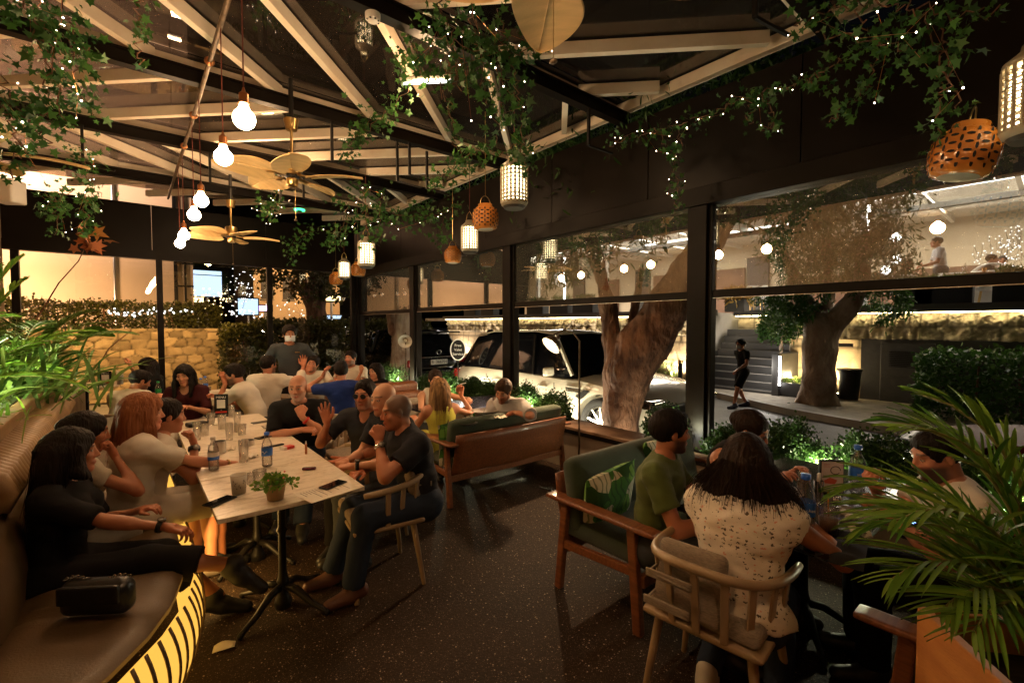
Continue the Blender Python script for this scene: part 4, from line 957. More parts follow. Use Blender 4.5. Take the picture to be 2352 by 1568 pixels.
def bush(label, c, r, n=4200, h=None, size=.024, group='clipped box bushes in the street planter', m='box_leaf'):
    b = empty('box_bush', (c[0], c[1], c[2]), 0, label, 'bush', group); h = h or r
    nc = 34; d = RNG.normal(size=(nc, 3)); d[:, 2] = np.abs(d[:, 2]) - .25; d /= np.linalg.norm(d, axis=1, keepdims=True)
    cc = d * _v((r, r, h)) * RNG.uniform(.55, .95, (nc, 1)); a = RNG.integers(0, nc, n)
    P = cc[a] + RNG.normal(size=(n, 3)) * r * .17; P[:, 2] = np.maximum(P[:, 2] + h * .55, 0); D = P + RNG.normal(size=P.shape) * r * .5; D[:, 2] += r * .4
    V, F, t = leaves(P, 'oval', size, D); npmesh('foliage', V, F, M[m], b, False, t)
    mb = MB()
    for k in range(9): e = Vector(cc[k] + _v((0, 0, h * .5))); mb.tube([(e.x * .15, e.y * .15, 0), e * .55, e], [.007, .005, .003], 5)
    mb.build('stems', M['bark'], b); return b
bz = .42
for i, (y_, r_, hh, lb) in enumerate([(-.15, .25, .27, 'box bush nearest the palm pot at the right end of the planter'), (.35, .27, .29, 'box bush behind the dark table with a glint of red beside it'), (.9, .28, .3, 'wide box bush behind the woman in the black top'), (1.45, .27, .29, 'box bush left of the black menu stand side, behind two diners'),
        (1.95, .2, .22, 'small box bush just right of the thick dark post'), (2.62, .19, .30, 'bright spotlit bush on the end of the wooden ledge'), (4.25, .25, .26, 'box bush right behind the green sofa and below the floor lamp'), (4.8, .27, .29, 'box bush in front of the white car door'), (5.55, .26, .27, 'box bush behind the man in the pale shirt'),
        (6.15, .25, .27, 'box bush lit yellow green between two posts'), (6.8, .26, .29, 'box bush behind the woman in the white sleeveless top'), (7.5, .24, .26, 'box bush below the black car'), (8.8, .26, .30, 'far leafy bush with sparkling lights under the second floor lamp'), (9.5, .25, .27, 'farthest box bush by the corner post')]):
    bush(lb, (4.2, y_, bz), r_, 7200 if y_ < 7 else 2200, hh)
# planter spotlights
for i, (x, y_, e, lb) in enumerate([(4.05, 2.44, 4, 'glaring white garden spotlight behind the shoulder of the man in green'), (4.05, 1.20, 9, 'garden spotlight hidden low between two box bushes right of the thick post'), (4.05, .12, 9, 'garden spotlight in the bushes beside the man with the phone'), (4.05, 4.52, 9, 'garden spotlight below the elbow of the man in the pale shirt'), (4.05, 6.47, 9, 'garden spotlight behind the woman in yellow'), (4.05, 8.45, 12, 'garden spotlight under the farthest floor lamp')]):
    s_ = empty('garden_spotlight', (x, y_, bz - .02), 0, lb, 'spotlight', 'small garden spotlights among the box bushes')
    MB().cyl((0, 0, 0), (0, 0, .08), .006, n=6).build('spike', M['black'], s_); MB().cyl((0, -.0, .08), (.02, .0, .13), .022, .03, 12).build('housing', M['black'], s_, auto=40)
    MB().sphere((.022, 0, .137), .018 if i != 0 else .03, 10, 6).build('lens', M['spot_white'], s_, True)
    light('garden_glow', 'POINT', (x - .0, y_, bz + .20), e * 1.7, (1, .95, .6), .02)

for i, y_ in enumerate((3.3, 4.7, 5.9, 7.2)):  # unseen ground spots added to brighten the parked white car
    s_ = empty('garden_spotlight', (4.66, y_, GZ), 0, 'ground spotlight added outside the glazing to brighten the parked car, %s from the camera' % ('nearest', 'second', 'third', 'farthest')[i], 'spotlight', 'ground spotlights added outside the glazing')
    MB().cyl((0, 0, 0), (.02, 0, .12), .035, .04, 12).build('housing', M['black'], s_, auto=40); MB().cyl((.02, 0, .12), (.021, 0, .123), .034, n=12).build('lens', M['lamp_in'], s_)
    light('car_fill', 'POINT', (4.68, y_, GZ + .22), 10 if y_ < 4 else 38, (1, .9, .64), .04)
# ================================================================ VEHICLES
mat('car_white', (.62, .58, .47), .22, coat=1, noise=.04, nscale=2); mat('car_black', (.006, .006, .007), .15, coat=1); mat('car_red', (.07, .006, .004), .6, spec=.05); mat('tyre', (.012, .012, .012), .8); mat('rim', (.42, .42, .38), .3, metal=.8); mat('tail_red', (.25, .01, .01), .15, coat=1); mat('plate', (.55, .53, .48), .5)
def loft(mb, rings, cap=True):
    n = len(rings[0]); o = len(mb.v); mb.v += [tuple(p) for r in rings for p in r]
    mb.f += [(o + i * n + k, o + i * n + (k + 1) % n, o + (i + 1) * n + (k + 1) % n, o + (i + 1) * n + k) for i in range(len(rings) - 1) for k in range(n)]
    if cap: mb.f += [tuple(o + k for k in range(n - 1, -1, -1)), tuple(o + (len(rings) - 1) * n + k for k in range(n))]
    return mb
def car(label, loc, rz, L=4.8, Wd=1.95, Ht=1.68, m='car_white', wheels=(.38, .80), belt=1.02, hood=1.0, name='parked_car', cat='car', detail=True, rear_slope=.5, group=None):
    c = empty(name, loc, rz, label, cat, group); hl = L / 2; hw = Wd / 2; R_ = wheels[0]; wy = hl - wheels[1]
    def ring(y, w, zb, zt, cr=.03):
        P = [(0, zb), (w * .8, zb), (w * .95, zb + .06), (w * .985, zb + .25), (w, (zb + zt) * .52), (w * .985, zt - .14), (w * .94, zt - .035), (w * .84, zt), (w * .45, zt + cr * .8)]
        pts = [Vector((x, y, z)) for x, z in P] + [Vector((0, y, zt + cr))] + [Vector((-x, y, z)) for x, z in reversed(P[1:])]; return pts
    S = [(-hl, .80, .42, .78), (-hl + .06, .90, .30, belt - .08), (-hl + .3, .97, .25, belt - .02), (-hl + .9, 1, .24, belt), (-.3, 1, .24, belt), (hl - 1.6, 1, .24, belt - .03), (hl - 1.2, 1, .24, hood), (hl - .6, .98, .25, hood - .06), (hl - .25, .93, .27, hood - .14), (hl - .06, .84, .32, hood - .24), (hl, .72, .40, .70)]
    mb = loft(MB(), [ring(y, w * hw, zb, zt) for y, w, zb, zt in S]); body = mb.build('body', M[m], c, auto=35)
    sub_ = MB()
    for sx in (-1, 1):
        for yy in (wy, -wy): sub_.cyl((sx * (hw - .28), yy, R_), (sx * (hw + .2), yy, R_), R_ + .055, n=32)
    cut = sub_.build('arch_cutter', M['black'], None); cut.hide_render = True
    bo = body.modifiers.new('arch', 'BOOLEAN'); bo.operation = 'DIFFERENCE'; bo.object = cut; bo.solver = 'EXACT'
    cut.parent = c; bpy.context.view_layer.update()
    dg = bpy.context.evaluated_depsgraph_get(); me = bpy.data.meshes.new_from_object(body.evaluated_get(dg)); body.modifiers.clear(); body.data = me
    me.polygons.foreach_set('use_smooth', [True] * len(me.polygons)); me.set_sharp_from_angle(angle=R(35)); bpy.data.objects.remove(cut)
    def gring(y, wb, wt, zb, zt):
        P = [(0, zb), (wb, zb), (wb * .97 + wt * .03, zb + .06), (wt, zt - .06), (wt * .9, zt)]
        return [Vector((x, y, z)) for x, z in P] + [Vector((0, y, zt + .015))] + [Vector((-x, y, z)) for x, z in reversed(P[1:])]
    rb = -hl + .12; b0 = belt - .03
    G = [(rb, hw * .86, hw * .84, b0, b0 + .03), (rb + rear_slope * .5, hw * .90, hw * .76, b0, (b0 + Ht) * .5 + .05), (rb + rear_slope, hw * .93, hw * .74, b0, Ht - .06), (rb + rear_slope + .5, hw * .94, hw * .76, b0, Ht - .012), (-.1, hw * .94, hw * .77, b0, Ht), (.5, hw * .94, hw * .75, b0, Ht - .05), (hl - 1.75 + .15, hw * .92, hw * .80, b0, b0 + .28), (hl - 1.32, hw * .88, hw * .84, b0 - .02, b0 + .01)]
    loft(MB(), [gring(*g) for g in G]).build('windows', M['car_gloss'] if 'car_gloss' in M else M['car_black'], c, auto=30)
    rf = MB(); A = [(rb + rear_slope - .08, Ht - .075), (rb + rear_slope + .5, Ht + .006), (-.1, Ht + .018), (.45, Ht - .035)]
    loft(rf, [[Vector((x * hw * .70, y, z + .012 - .02 * abs(x) ** 3)) for x in np.linspace(-1, 1, 9)] + [Vector((x * hw * .70, y, z - .03)) for x in np.linspace(1, -1, 9)] for y, z in A]); rf.build('roof', M[m], c, True)
    for sx in (-1, 1):
        MB().bar((sx * hw * .80, .5, Ht - .055), (sx * hw * .895, hl - 1.42, b0 + .04), .04, .05).build('pillar', M[m], c); MB().bar((sx * hw * .965, .12, b0), (sx * hw * .79, .0, Ht - .07), .03, .10).build('pillar', M['black'], c)
        mr = MB().rbox((sx * (hw + .09), hl - 1.75, b0 + .09), (.2, .1, .14), .04, 2).build('mirror', M[m], c, True)
        dl = MB()
        for yy in (hl - 1.72, -.02 - .0, -hl + 1.22): dl.b2((sx * (hw - .004), yy - .004, .36), (sx * (hw + .003), yy + .004, belt - .12))
        dl.b2((sx * (hw - .004), -hl + 1.2, .34), (sx * (hw + .004), hl - 1.7, .352)); dl.build('door_seam', M['black'], c)
        for yy in (.75, -.45): MB().rbox((sx * (hw + .012), yy - .35, belt - .2), (.03, .2, .03), .012, 2).build('door_handle', M[m], c, True)
        lp = MB(); lp.rbox((sx * hw * .72, hl - .1, hood - .27), (.34, .22, .13), .05, 2); lp.build('headlight', M['chrome'], c, True)
        MB().rbox((sx * hw * .84, -hl + .07, belt - .2), (.24, .16, .2), .05, 2).build('tail_light', M['tail_red'], c, True)
        for yy in (wy, -wy):
            w_ = empty('wheel', (sx * (hw - .12), yy, R_), 0); w_.parent = c
            T = Matrix.Rotation(R(90) * sx, 3, 'Y')
            MB().lathe([(R_ * .68, -.1), (R_ * .95, -.11), (R_, -.07), (R_, .07), (R_ * .95, .11), (R_ * .68, .1), (R_ * .66, 0), (R_ * .68, -.1)], 30, (0, 0, 0), T).build('tyre', M['tyre'], w_, True)
            rm = MB(); rm.lathe([(R_ * .68, .02), (R_ * .70, .09), (R_ * .66, .1), (R_ * .64, .03)], 30, (0, 0, 0), T); rm.lathe([(.001, .085), (.06, .085), (.065, .05), (.001, .04)], 16, (0, 0, 0), T)
            for k in range(10):
                a = 2 * math.pi * k / 10; rm.bar(T @ Vector((.05 * math.cos(a), .05 * math.sin(a), .07)), T @ Vector((R_ * .67 * math.cos(a + .05), R_ * .67 * math.sin(a + .05), .085)), .03, .025, T @ Vector((0, 0, 1)))
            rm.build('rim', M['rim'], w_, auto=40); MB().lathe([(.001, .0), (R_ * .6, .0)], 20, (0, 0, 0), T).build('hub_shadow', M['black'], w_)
    MB().rbox((0, hl - .03, .58), (Wd * .62, .12, .26), .04, 2).build('grille', M['black'], c, True)
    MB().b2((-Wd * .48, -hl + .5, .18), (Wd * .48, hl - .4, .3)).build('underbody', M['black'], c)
    return c
mat('car_gloss', (.004, .004, .005), .06, spec=.3)
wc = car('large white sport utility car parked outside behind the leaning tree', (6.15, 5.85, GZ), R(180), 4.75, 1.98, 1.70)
vb = MB(); hw = .99
for k in range(2): vb.b2((hw + .0, .92, .80 + k * .045), (hw + .012, 1.22, .815 + k * .045))
vb.prism([(hw, 1.22, .70), (hw, 1.40, .84), (hw, 1.30, .86), (hw, 1.12, .74)], (0, 0, 0), (.014, 0, 0)); o = vb.build('side_vent', M['black'], wc)
o2 = o.copy(); COL.objects.link(o2); o2.scale = (-1, 1, 1); o2.parent = wc
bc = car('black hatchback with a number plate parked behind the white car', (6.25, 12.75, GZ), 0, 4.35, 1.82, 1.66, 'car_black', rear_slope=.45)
MB().rbox((0, -2.19, .84), (.50, .03, .13), .012, 1).build('number_plate', M['plate'], bc); tp = [k for k in kids(bc) if k.name.startswith('number_plate')][0]
text('plate_writing', 'B  366701', .115, M['black'], tp, (0, -2.207, .84), (R(90), 0, 0), .001)
b = MB(); b.b2((-.62, -2.2, .96), (.62, -2.19, .985)); b.build('chrome_bar', M['chrome'], bc); MB().lathe([(.05, 0), (.058, .006), (.066, 0)], 18, (.0, -2.19, 1.09), Matrix.Rotation(R(90), 3, 'X')).build('round_badge', M['chrome'], bc, True)
MB().b2((-.74, -2.06, 1.60), (.74, -1.86, 1.635)).build('spoiler', M['car_black'], bc)
rc_ = car('low dark red car parked outside behind the box bushes', (6.3, -1.15, GZ), 0, 4.4, 1.8, 1.30, 'car_red', belt=.86, hood=.84)
wc2 = car('white car parked far up the road beyond the black hatchback', (9.2, 25.5, GZ + .35), R(100), 4.5, 1.8, 1.5, 'car_white', rear_slope=.7)
dk = car('dark saloon glinting orange parked beside the slim tree', (5.95, 17.9, GZ), 0, 4.4, 1.8, 1.45, 'car_black')
# valet sign standing on the kerb side between the cars
p = PX(1052, 803, 5.0); vs = empty('valet_sign', (p.x, p.y, GZ), 0, 'oval black and white valet service sign on a thin post between the cars', 'sign'); zc = p.z - GZ
MB().cyl((0, 0, 0), (0, 0, zc - .2), .012, n=8).build('post', M['black'], vs); MB().cyl((0, 0, 0), (0, 0, .03), .14, n=20).build('base', M['black'], vs)
T = Matrix.Rotation(R(90), 3, 'X'); sgn = math.atan2(p.x, p.y); Tz = Matrix.Rotation(-sgn, 3, 'Z') @ T
def oval(r1, r2, d): return [Tz @ Vector((r1 * math.cos(a), r2 * math.sin(a), d)) + Vector((0, 0, zc)) for a in np.linspace(0, 2 * math.pi, 29)[:-1]]
pl = MB(); pl.prism([(v.x, v.y, v.z) for v in oval(.155, .215, -.0)], (0, 0, 0), Tz @ Vector((0, 0, .012))); pt = pl.build('panel', M['plastic_white'], vs)
MB().prism([(v.x, v.y, v.z) for v in oval(.135, .195, .013)], (0, 0, 0), Tz @ Vector((0, 0, .002))).build('black_field', M['black'], pt)
for k, tx in enumerate(('Free', 'Valet', 'Service')):
    v = Tz @ Vector((0, 0, .017)) + Vector((0, 0, zc + .085 - k * .085)); text('lettering', tx, .075, M['plastic_white'], pt, v, (R(90), 0, -sgn), .001)
# scooter
sp = empty('scooter', PD(985, 775, 17), R(70), 'motor scooter carrying a rider in teal far up the road', 'scooter'); sp.location.z = GZ
b = MB()
MB().rbox((0, -.2, .62), (.3, .75, .18), .08, 2).build('seat', M['black'], sp, True); MB().rbox((0, .45, .62), (.36, .12, .7), .05, 2).build('leg_shield', M['red_plastic'], sp, True); MB().rbox((0, -.35, .42), (.3, .7, .3), .1, 2).build('tail', M['red_plastic'], sp, True); MB().b2((-.15, -.1, .22), (.15, .45, .28)).build('footboard', M['black'], sp)
for y_ in (-.55, .68): MB().lathe([(.13, -.05), (.22, -.055), (.25, 0), (.22, .055), (.13, .05), (.13, -.05)], 20, (0, y_, .25), Matrix.Rotation(R(90), 3, 'Y')).build('wheel', M['tyre'], sp, True)
MB().tube([(-.32, .38, 1.02), (0, .48, 1.0), (.32, .38, 1.02)], .015, 6).build('handlebar', M['chrome'], sp)
# bollard
for i, (px, py, lb) in enumerate(((1562, 885, 'short black bollard by the kerb left of the thick post'), )):
    p = PZ(px, py, .02); bo = empty('bollard', (p.x, p.y, .02), 0, lb, 'bollard'); MB().cyl((0, 0, 0), (0, 0, .62), .06, n=14).build('post', M['black'], bo, auto=40); MB().cyl((0, 0, .62), (0, 0, .70), .062, n=14).build('cap', M['brass'], bo, auto=40)
p = PZ(2000, 880, .02); wb = MB(); tag(wb.lathe([(.18, 0), (.22, .62), (.24, .64), (.24, .68), (.001, .70)], 18).build('waste_bin', M['black'], None, auto=40, loc=(12.5, 3.15, .02)), 'black waste bin against the wall right of the pale tree', 'bin')
# planted bed with lights between steps and pale tree
bd = empty('planted_bed', (12.4, 4.0, 0), 0, 'low brightly lit planted bed edged in stone right of the steps', 'planter')
MB().b2((-.45, -.5, -.1), (-.38, .55, .32)).build('kerb_stone', M['dark_stone'], bd); MB().b2((-.378, -.5, 0), (.6, .55, .27)).build('soil', M['soil'], bd)
V, F, t = leaves(RNG.uniform((-.4, -.45, .27), (.5, .5, .38), (500, 3)), 'oval', .07); npmesh('foliage', V, F, M['lush'], bd, False, t)
light('bed_glow', 'POINT', (12.55, 4.35, .45), 26, (1, .78, .42), .05); light('bed_glow', 'POINT', (12.7, 3.75, .45), 20, (1, .74, .36), .05)

# ================================================================ UPPER TERRACE CONTENTS
def white_chair(label, loc, rz):
    c = empty('tub_chair', loc, rz, label, 'chair', 'white tub chairs on the upper terrace')
    V = MB(); V.lathe([(.20, .38), (.27, .42), (.29, .62), (.27, .82), (.25, .82), (.26, .62), (.22, .45), (.001, .44)], 18); V.build('shell', M['white_paint'], c, True)
    for a in range(4): MB().cyl((.15 * math.cos(a * 1.57 + .8), .15 * math.sin(a * 1.57 + .8), .4), (.22 * math.cos(a * 1.57 + .8), .22 * math.sin(a * 1.57 + .8), 0), .014, .01, 6).build('leg', M['brass'], c)
def up(px, X): p = PX(px, 700, X); return (p.x, p.y, 2.055)
white_chair('white tub chair on the upper terrace left of the striped planter', up(1716, 14.6), 0); white_chair('white tub chair on the upper terrace behind the golden grass', up(1740, 14.8), 0); white_chair('white tub chair beside the seated woman upstairs', up(2070, 14.2), 0); white_chair('white tub chair left of the wooden table upstairs', up(2180, 14.6), 0); white_chair('white tub chair right of the wooden table upstairs', up(2268, 14.6), 0)
def planter_box(label, px, X, ln, plant='lush', shp='blade', h=.45, n=700, col='black_matte'):
    p = up(px, X); b = empty('planter_box', p, 0, label, 'planter'); MB().rbox((0, 0, h / 2), (.38, ln, h), .015, 1).build('box', M[col], b)
    P = RNG.uniform((-.15, -ln / 2 + .05, h), (.15, ln / 2 - .05, h + .1), (n, 3)); D = RNG.normal(size=P.shape) * .6; D[:, 2] += .9; V, F, t = leaves(P, shp, .3 if shp == 'blade' else .12, D); npmesh('plant', V, F, M[plant], b, False, t); return b
planter_box('dark planter box full of golden grass on the upper terrace', 1693, 13.35, .55, 'gold_grass', 'blade', .36, 900); planter_box('black planter box with hanging green plant upstairs right of the pale tree', 2105, 13.3, .7, 'tree_leaf', 'long', .5, 1100)
planter_box('long black planter box upstairs between plant and table', 2160, 13.3, 1.0, 'tree_leaf', 'long', .55, 200)
for px, lb in ((1085, 'farthest black planter box on the left end of the upper terrace'), (1125, 'black planter box upstairs just left of the second post'), (1235, 'black planter box upstairs above the white car'), (1290, 'black planter box under the tube light upstairs'), (1345, 'black planter box upstairs left of the leaning trunk'), (1520, 'black planter box upstairs seen between the leaning limbs'), (2330, 'black planter box upstairs at the right edge')):
    planter_box(lb, px, 13.3, 1.0 if px < 2000 else .6, 'tree_leaf', 'long', .62, 260)
def up_table(label, px, X, w_=.8):
    p = up(px, X); t = empty('terrace_table', p, 0, label, 'table'); MB().cyl((0, 0, .71), (0, 0, .74), w_ / 2, n=24).build('top', M['teak'], t, auto=40); MB().cyl((0, 0, .02), (0, 0, .71), .03, n=8).build('pedestal', M['black'], t); MB().cyl((0, 0, 0), (0, 0, .025), .22, n=20).build('base', M['black'], t); return p
tp_ = up_table('wooden table with bottle and glass on the upper terrace at right', 2228, 14.2, 1.0)
o = MB().lathe([(.035, 0), (.04, .02), (.04, .17), (.015, .22), (.014, .26)], 12).build('water_bottle', M['clear'], None, True, loc=(tp_[0], tp_[1] + .1, tp_[2] + .74)); tag(o, 'clear bottle on the wooden table upstairs', 'bottle')
o = MB().lathe([(.03, 0), (.036, .12), (.034, .12), (.028, .01)], 12).build('drinking_glass', MATS.get('juice') or mat('juice', (.7, .3, .05), .2), None, True, loc=(tp_[0], tp_[1] - .2, tp_[2] + .74)); tag(o, 'glass of orange drink on the wooden table upstairs', 'glass')
# ring shaped mirror/lamp stand at the far right, hanging lamps
p = up(2275, 14.9); rl = empty('ring_screen', p, 0, 'tall pale arched ring frame upstairs at the far right', 'screen'); MB().tube([(0, .4 * math.cos(a), .55 + .45 * math.sin(a)) for a in np.linspace(-.6, math.pi + .6, 30)], .03, 8).build('ring', M['white_paint'], rl, True); MB().b2((-.1, -.3, 0), (.1, .3, .4)).build('foot', M['white_paint'], rl)
for px, py, X, lb in ((2057, 545, 14.2, 'white globe lamp upstairs right of the bright tube'), (2057, 595, 14.6, 'lower white lamp upstairs below the globe lamp'), (2035, 620, 14.8, 'smallest crystal lamp upstairs beside the tree leaves')):
    p = PX(px, py, X); l = empty('hanging_lamp', p, 0, lb, 'lamp', 'hanging lamps of the upper terrace'); MB().sphere((0, 0, 0), .11, 12, 8).build('globe', M['tube_white'], l, True); MB().cyl((0, 0, .1), (0, 0, 5.2 - p.z), .008, n=5).build('cord', M['black'], l); MB().lathe([(.05, .3), (.16, .1), (.15, .1), (.04, .3)], 14).build('shade', M['cream_glaze'], l, True)
# sign with cursive letters
p = PX(1132, 602, 13.1); sg = empty('cursive_sign', p, 0, 'pale shop sign with glowing cursive lettering beyond the second bay', 'sign')
MB().b2((0, -1.0, -.5), (.06, 1.0, .5)).build('board', M['white_paint'], sg); text('lettering', 'La Creperie', .42, M['far_white'], [k for k in kids(sg)][0], (-.012, 0, -.12), (R(90), 0, R(-90)), .004); MB().sphere((-.03, .55, .28), .07, 8, 6).build('lilac_dot', M['purple'], sg)
# far end of the road: dark buildings and lights
fb = empty('far_building', (0, 0, 0), 0, 'beige building with shutters closing the far end of the road', 'building')
MB().b2((7, 38, 0), (13.2, 46, 9)).build('wall', M['beige_wall'], fb)
for i in range(4):
    w_ = MB().b2((7.5 + i * 1.45, 37.93, 3.6), (8.3 + i * 1.45, 37.99, 5.3)).build('window', M['dark_stone'], fb); MB().b2((7.45 + i * 1.45, 37.9, 3.5), (8.35 + i * 1.45, 37.98, 3.58)).build('sill', M['concrete'], w_)
light('street_lamp_light', 'POINT', (9.8, 32, 6.4), 1500, (1, .55, .22), .2)  # street lamp added for the orange light at the road end
sl = empty('added_street_lamp', (12.0, 32, GZ), 0, 'tall added street lamp at the far end of the road', 'street lamp'); MB().cyl((0, 0, 0), (0, 0, 6.4), .07, .05, 10).build('pole', M['steel'], sl); MB().tube([(0, 0, 6.4), (-.8, 0, 6.9), (-2.0, 0, 6.9)], .04, 8).build('arm', M['steel'], sl); MB().rbox((-2.2, 0, 6.86), (.5, .2, .1), .03, 2).build('lamp_head', M['lamp_in'], sl)
db = empty('dark_building', (0, 0, 0), 0, 'unlit dark building beyond the billboard', 'building'); MB().b2((4.5, 52, 0), (26, 60, 16)).build('wall', M['black_matte'], db)
for i in range(6): MB().b2((6 + i * 3, 51.9, 4 + (i % 3)), (7.2 + i * 3, 51.98, 5.2 + (i % 3))).build('window', M['far_warm'] if i % 2 else M['dark_stone'], db)
def flatpanel(name, label, cat, px, py, Y, w, h, m, framed=True, pole=True, group=None):
    p = PY(px, py, Y); e = empty(name, (p.x, Y, 0), 0, label, cat, group); f = MB().b2((-w / 2 - .06, .0, p.z - h / 2 - .06), (w / 2 + .06, .12, p.z + h / 2 + .06)).build('frame', M['black'], e)
    MB().b2((-w / 2, -.012, p.z - h / 2), (w / 2, -.002, p.z + h / 2)).build('screen', M[m], e); MB().cyl((0, .08, 0), (0, .08, p.z - h / 2), .06, n=8).build('pole', M['steel'], e); return e
fp_ = flatpanel('billboard', 'bluish white lit billboard square above the hedge', 'billboard', 475, 651, 26, 1.2, 1.2, 'screen_blue'); MB().b2((-.6, -.03, PY(475, 645, 26).z + .25), (.6, -.014, PY(475, 645, 26).z + .29)).build('dark_band', M['black'], fp_)
flatpanel('lit_sign', 'small square cream lit sign below the billboard', 'sign', 453, 683, 27, .5, .45, 'far_warm'); flatpanel('lit_sign', 'round edged pale blue lit kiosk window beyond the waiter', 'sign', 570, 704, 27, .9, .8, 'screen_blue'); flatpanel('lit_sign', 'small violet and white lit shop front right of the kiosk window', 'sign', 610, 708, 27, .6, .25, 'purple'); flatpanel('lit_sign', 'tiny pink red neon sign above the hedge', 'sign', 716, 731, 27, .22, .22, 'red_glow'); flatpanel('lit_sign', 'wide bluish white shop light left of the corner post', 'sign', 768, 728, 30, .9, .2, 'screen_blue'); flatpanel('lit_sign', 'yellow strip sign hanging high left of the corner post', 'sign', 762, 685, 24, .9, .25, 'far_warm')
def string_lights(label, pts, n, rad=.03, m='far_warm', jit=.25, nm='string_lights'):
    e = empty(nm, pts[0], 0, label, 'string lights', 'strings of small lights outside the end glazing'); b = MB(); P0 = Vector(pts[0]); cum = []
    for i in range(n):
        t = i / (n - 1) * (len(pts) - 1); k = min(int(t), len(pts) - 2); p = Vector(pts[k]).lerp(Vector(pts[k + 1]), t - k) - P0; p += Vector((random.uniform(-1, 1), random.uniform(-.3, .3), random.uniform(-1, 1))) * jit; b.sphere(p, rad, 6, 4); cum.append(p)
    b.build('bulbs', M[m], e, True); MB().tube(cum, .004, 3, False).build('wire', M['black'], e); return e
string_lights('yellow string lights hanging below the billboard', [PY(450, 670, 25), PY(500, 675, 25), PY(520, 690, 25), PY(470, 700, 25), PY(515, 715, 25)], 42, .032, 'far_warm', .2)
string_lights('white string lights draped along the hedge top by the lit wall', [PY(255, 712, 14.2), PY(300, 722, 14.2), PY(360, 712, 14.2), PY(440, 716, 14.2)], 46, .018, 'far_white', .07); string_lights('cloud of white string lights left of the middle end post', [PY(535, 655, 24), PY(560, 640, 24), PY(600, 660, 24), PY(540, 680, 24), PY(590, 690, 24)], 60, .018, 'far_white', .5)
string_lights('low row of white lights beyond the hedge by the waiter', [PY(520, 722, 24), PY(560, 718, 24), PY(615, 722, 24)], 26, .028, 'far_white', .2); string_lights('cloud of string lights among leaves on the upper terrace at far right', [PX(2235, 590, 15), PX(2290, 555, 15), PX(2345, 540, 15), PX(2300, 585, 15), PX(2350, 590, 15)], 90, .012, 'far_white', .22)
string_lights('thin string of lights high beyond the right end pane', [PY(640, 700, 20), PY(690, 716, 20), PY(740, 724, 20), PY(800, 746, 20)], 30, .018, 'far_white', .25)
# ================================================================ PIPE AND BULBS
PXp, PZp = .57, 3.92
pp = empty('lamp_pipe', (PXp, 5, PZp), 0, 'long weathered metal pipe carrying the bare bulb pendants under the roof', 'pipe')
MB().tube([(0, -5.5, 0), (0, -1, 0), (.005, 1.5, 0), (0, 3.2, 0), (0, 5.2, 0)], .019, 10).build('pipe', M['old_pipe'], pp, True)
BUL = [(1.15, 2.97), (-.45, 2.97), (3.27, 2.96), (4.09, 2.955), (5.50, 2.92), (6.16, 2.90), (7.39, 2.86), (8.03, 2.84)]  # first two bulbs are unseen additions that light the near side
for y in (2.05, 3.5, 4.7, 6.0, 7.1): MB().lathe([(.02, -.02), (.034, -.012), (.04, 0), (.034, .012), (.02, .02)], 14, (0, y - 5, 0), Matrix.Rotation(R(90), 3, 'X')).build('clamp', M['copper'], pp, True)
for i, (y, zb) in enumerate(BUL):
    p = empty('pendant_bulb', (PXp, y, zb), 0, ['added bare bulb out of view above, near the camera', 'added bare bulb of the row, unseen behind the camera', 'largest bare glowing bulb nearest the camera on a long red cord', 'second nearest bare bulb hanging lower left of the largest one', 'third bare bulb, upper one of the middle pair', 'fourth bare bulb, lower one of the middle pair', 'fifth bare bulb just above the last one', 'farthest and lowest bare bulb of the row'][i], 'pendant lamp', 'bare bulbs hanging from the pipe')
    b = MB(); b.lathe([(max(1e-4, .063 * math.sin(a)), -.063 * math.cos(a)) for a in np.linspace(0, 2.55, 13)] + [(.026, .075), (.022, .09)], 20); b.build('bulb', M['bulb_glow'], p, True)
    MB().lathe([(.024, .085), (.033, .09), (.033, .098), (.027, .10), (.027, .15), (.022, .155), (.012, .165), (.005, .19), (.004, .19)], 18).build('socket', M['copper'], p, auto=40)
    MB().cyl((0, 0, .185), (0, 0, PZp - zb - .02), .0045, n=6).build('cord', M['cord_red'], p)
    light('bulb_light', 'POINT', (PXp, y, zb), 44, (1, .52, .22), .074)
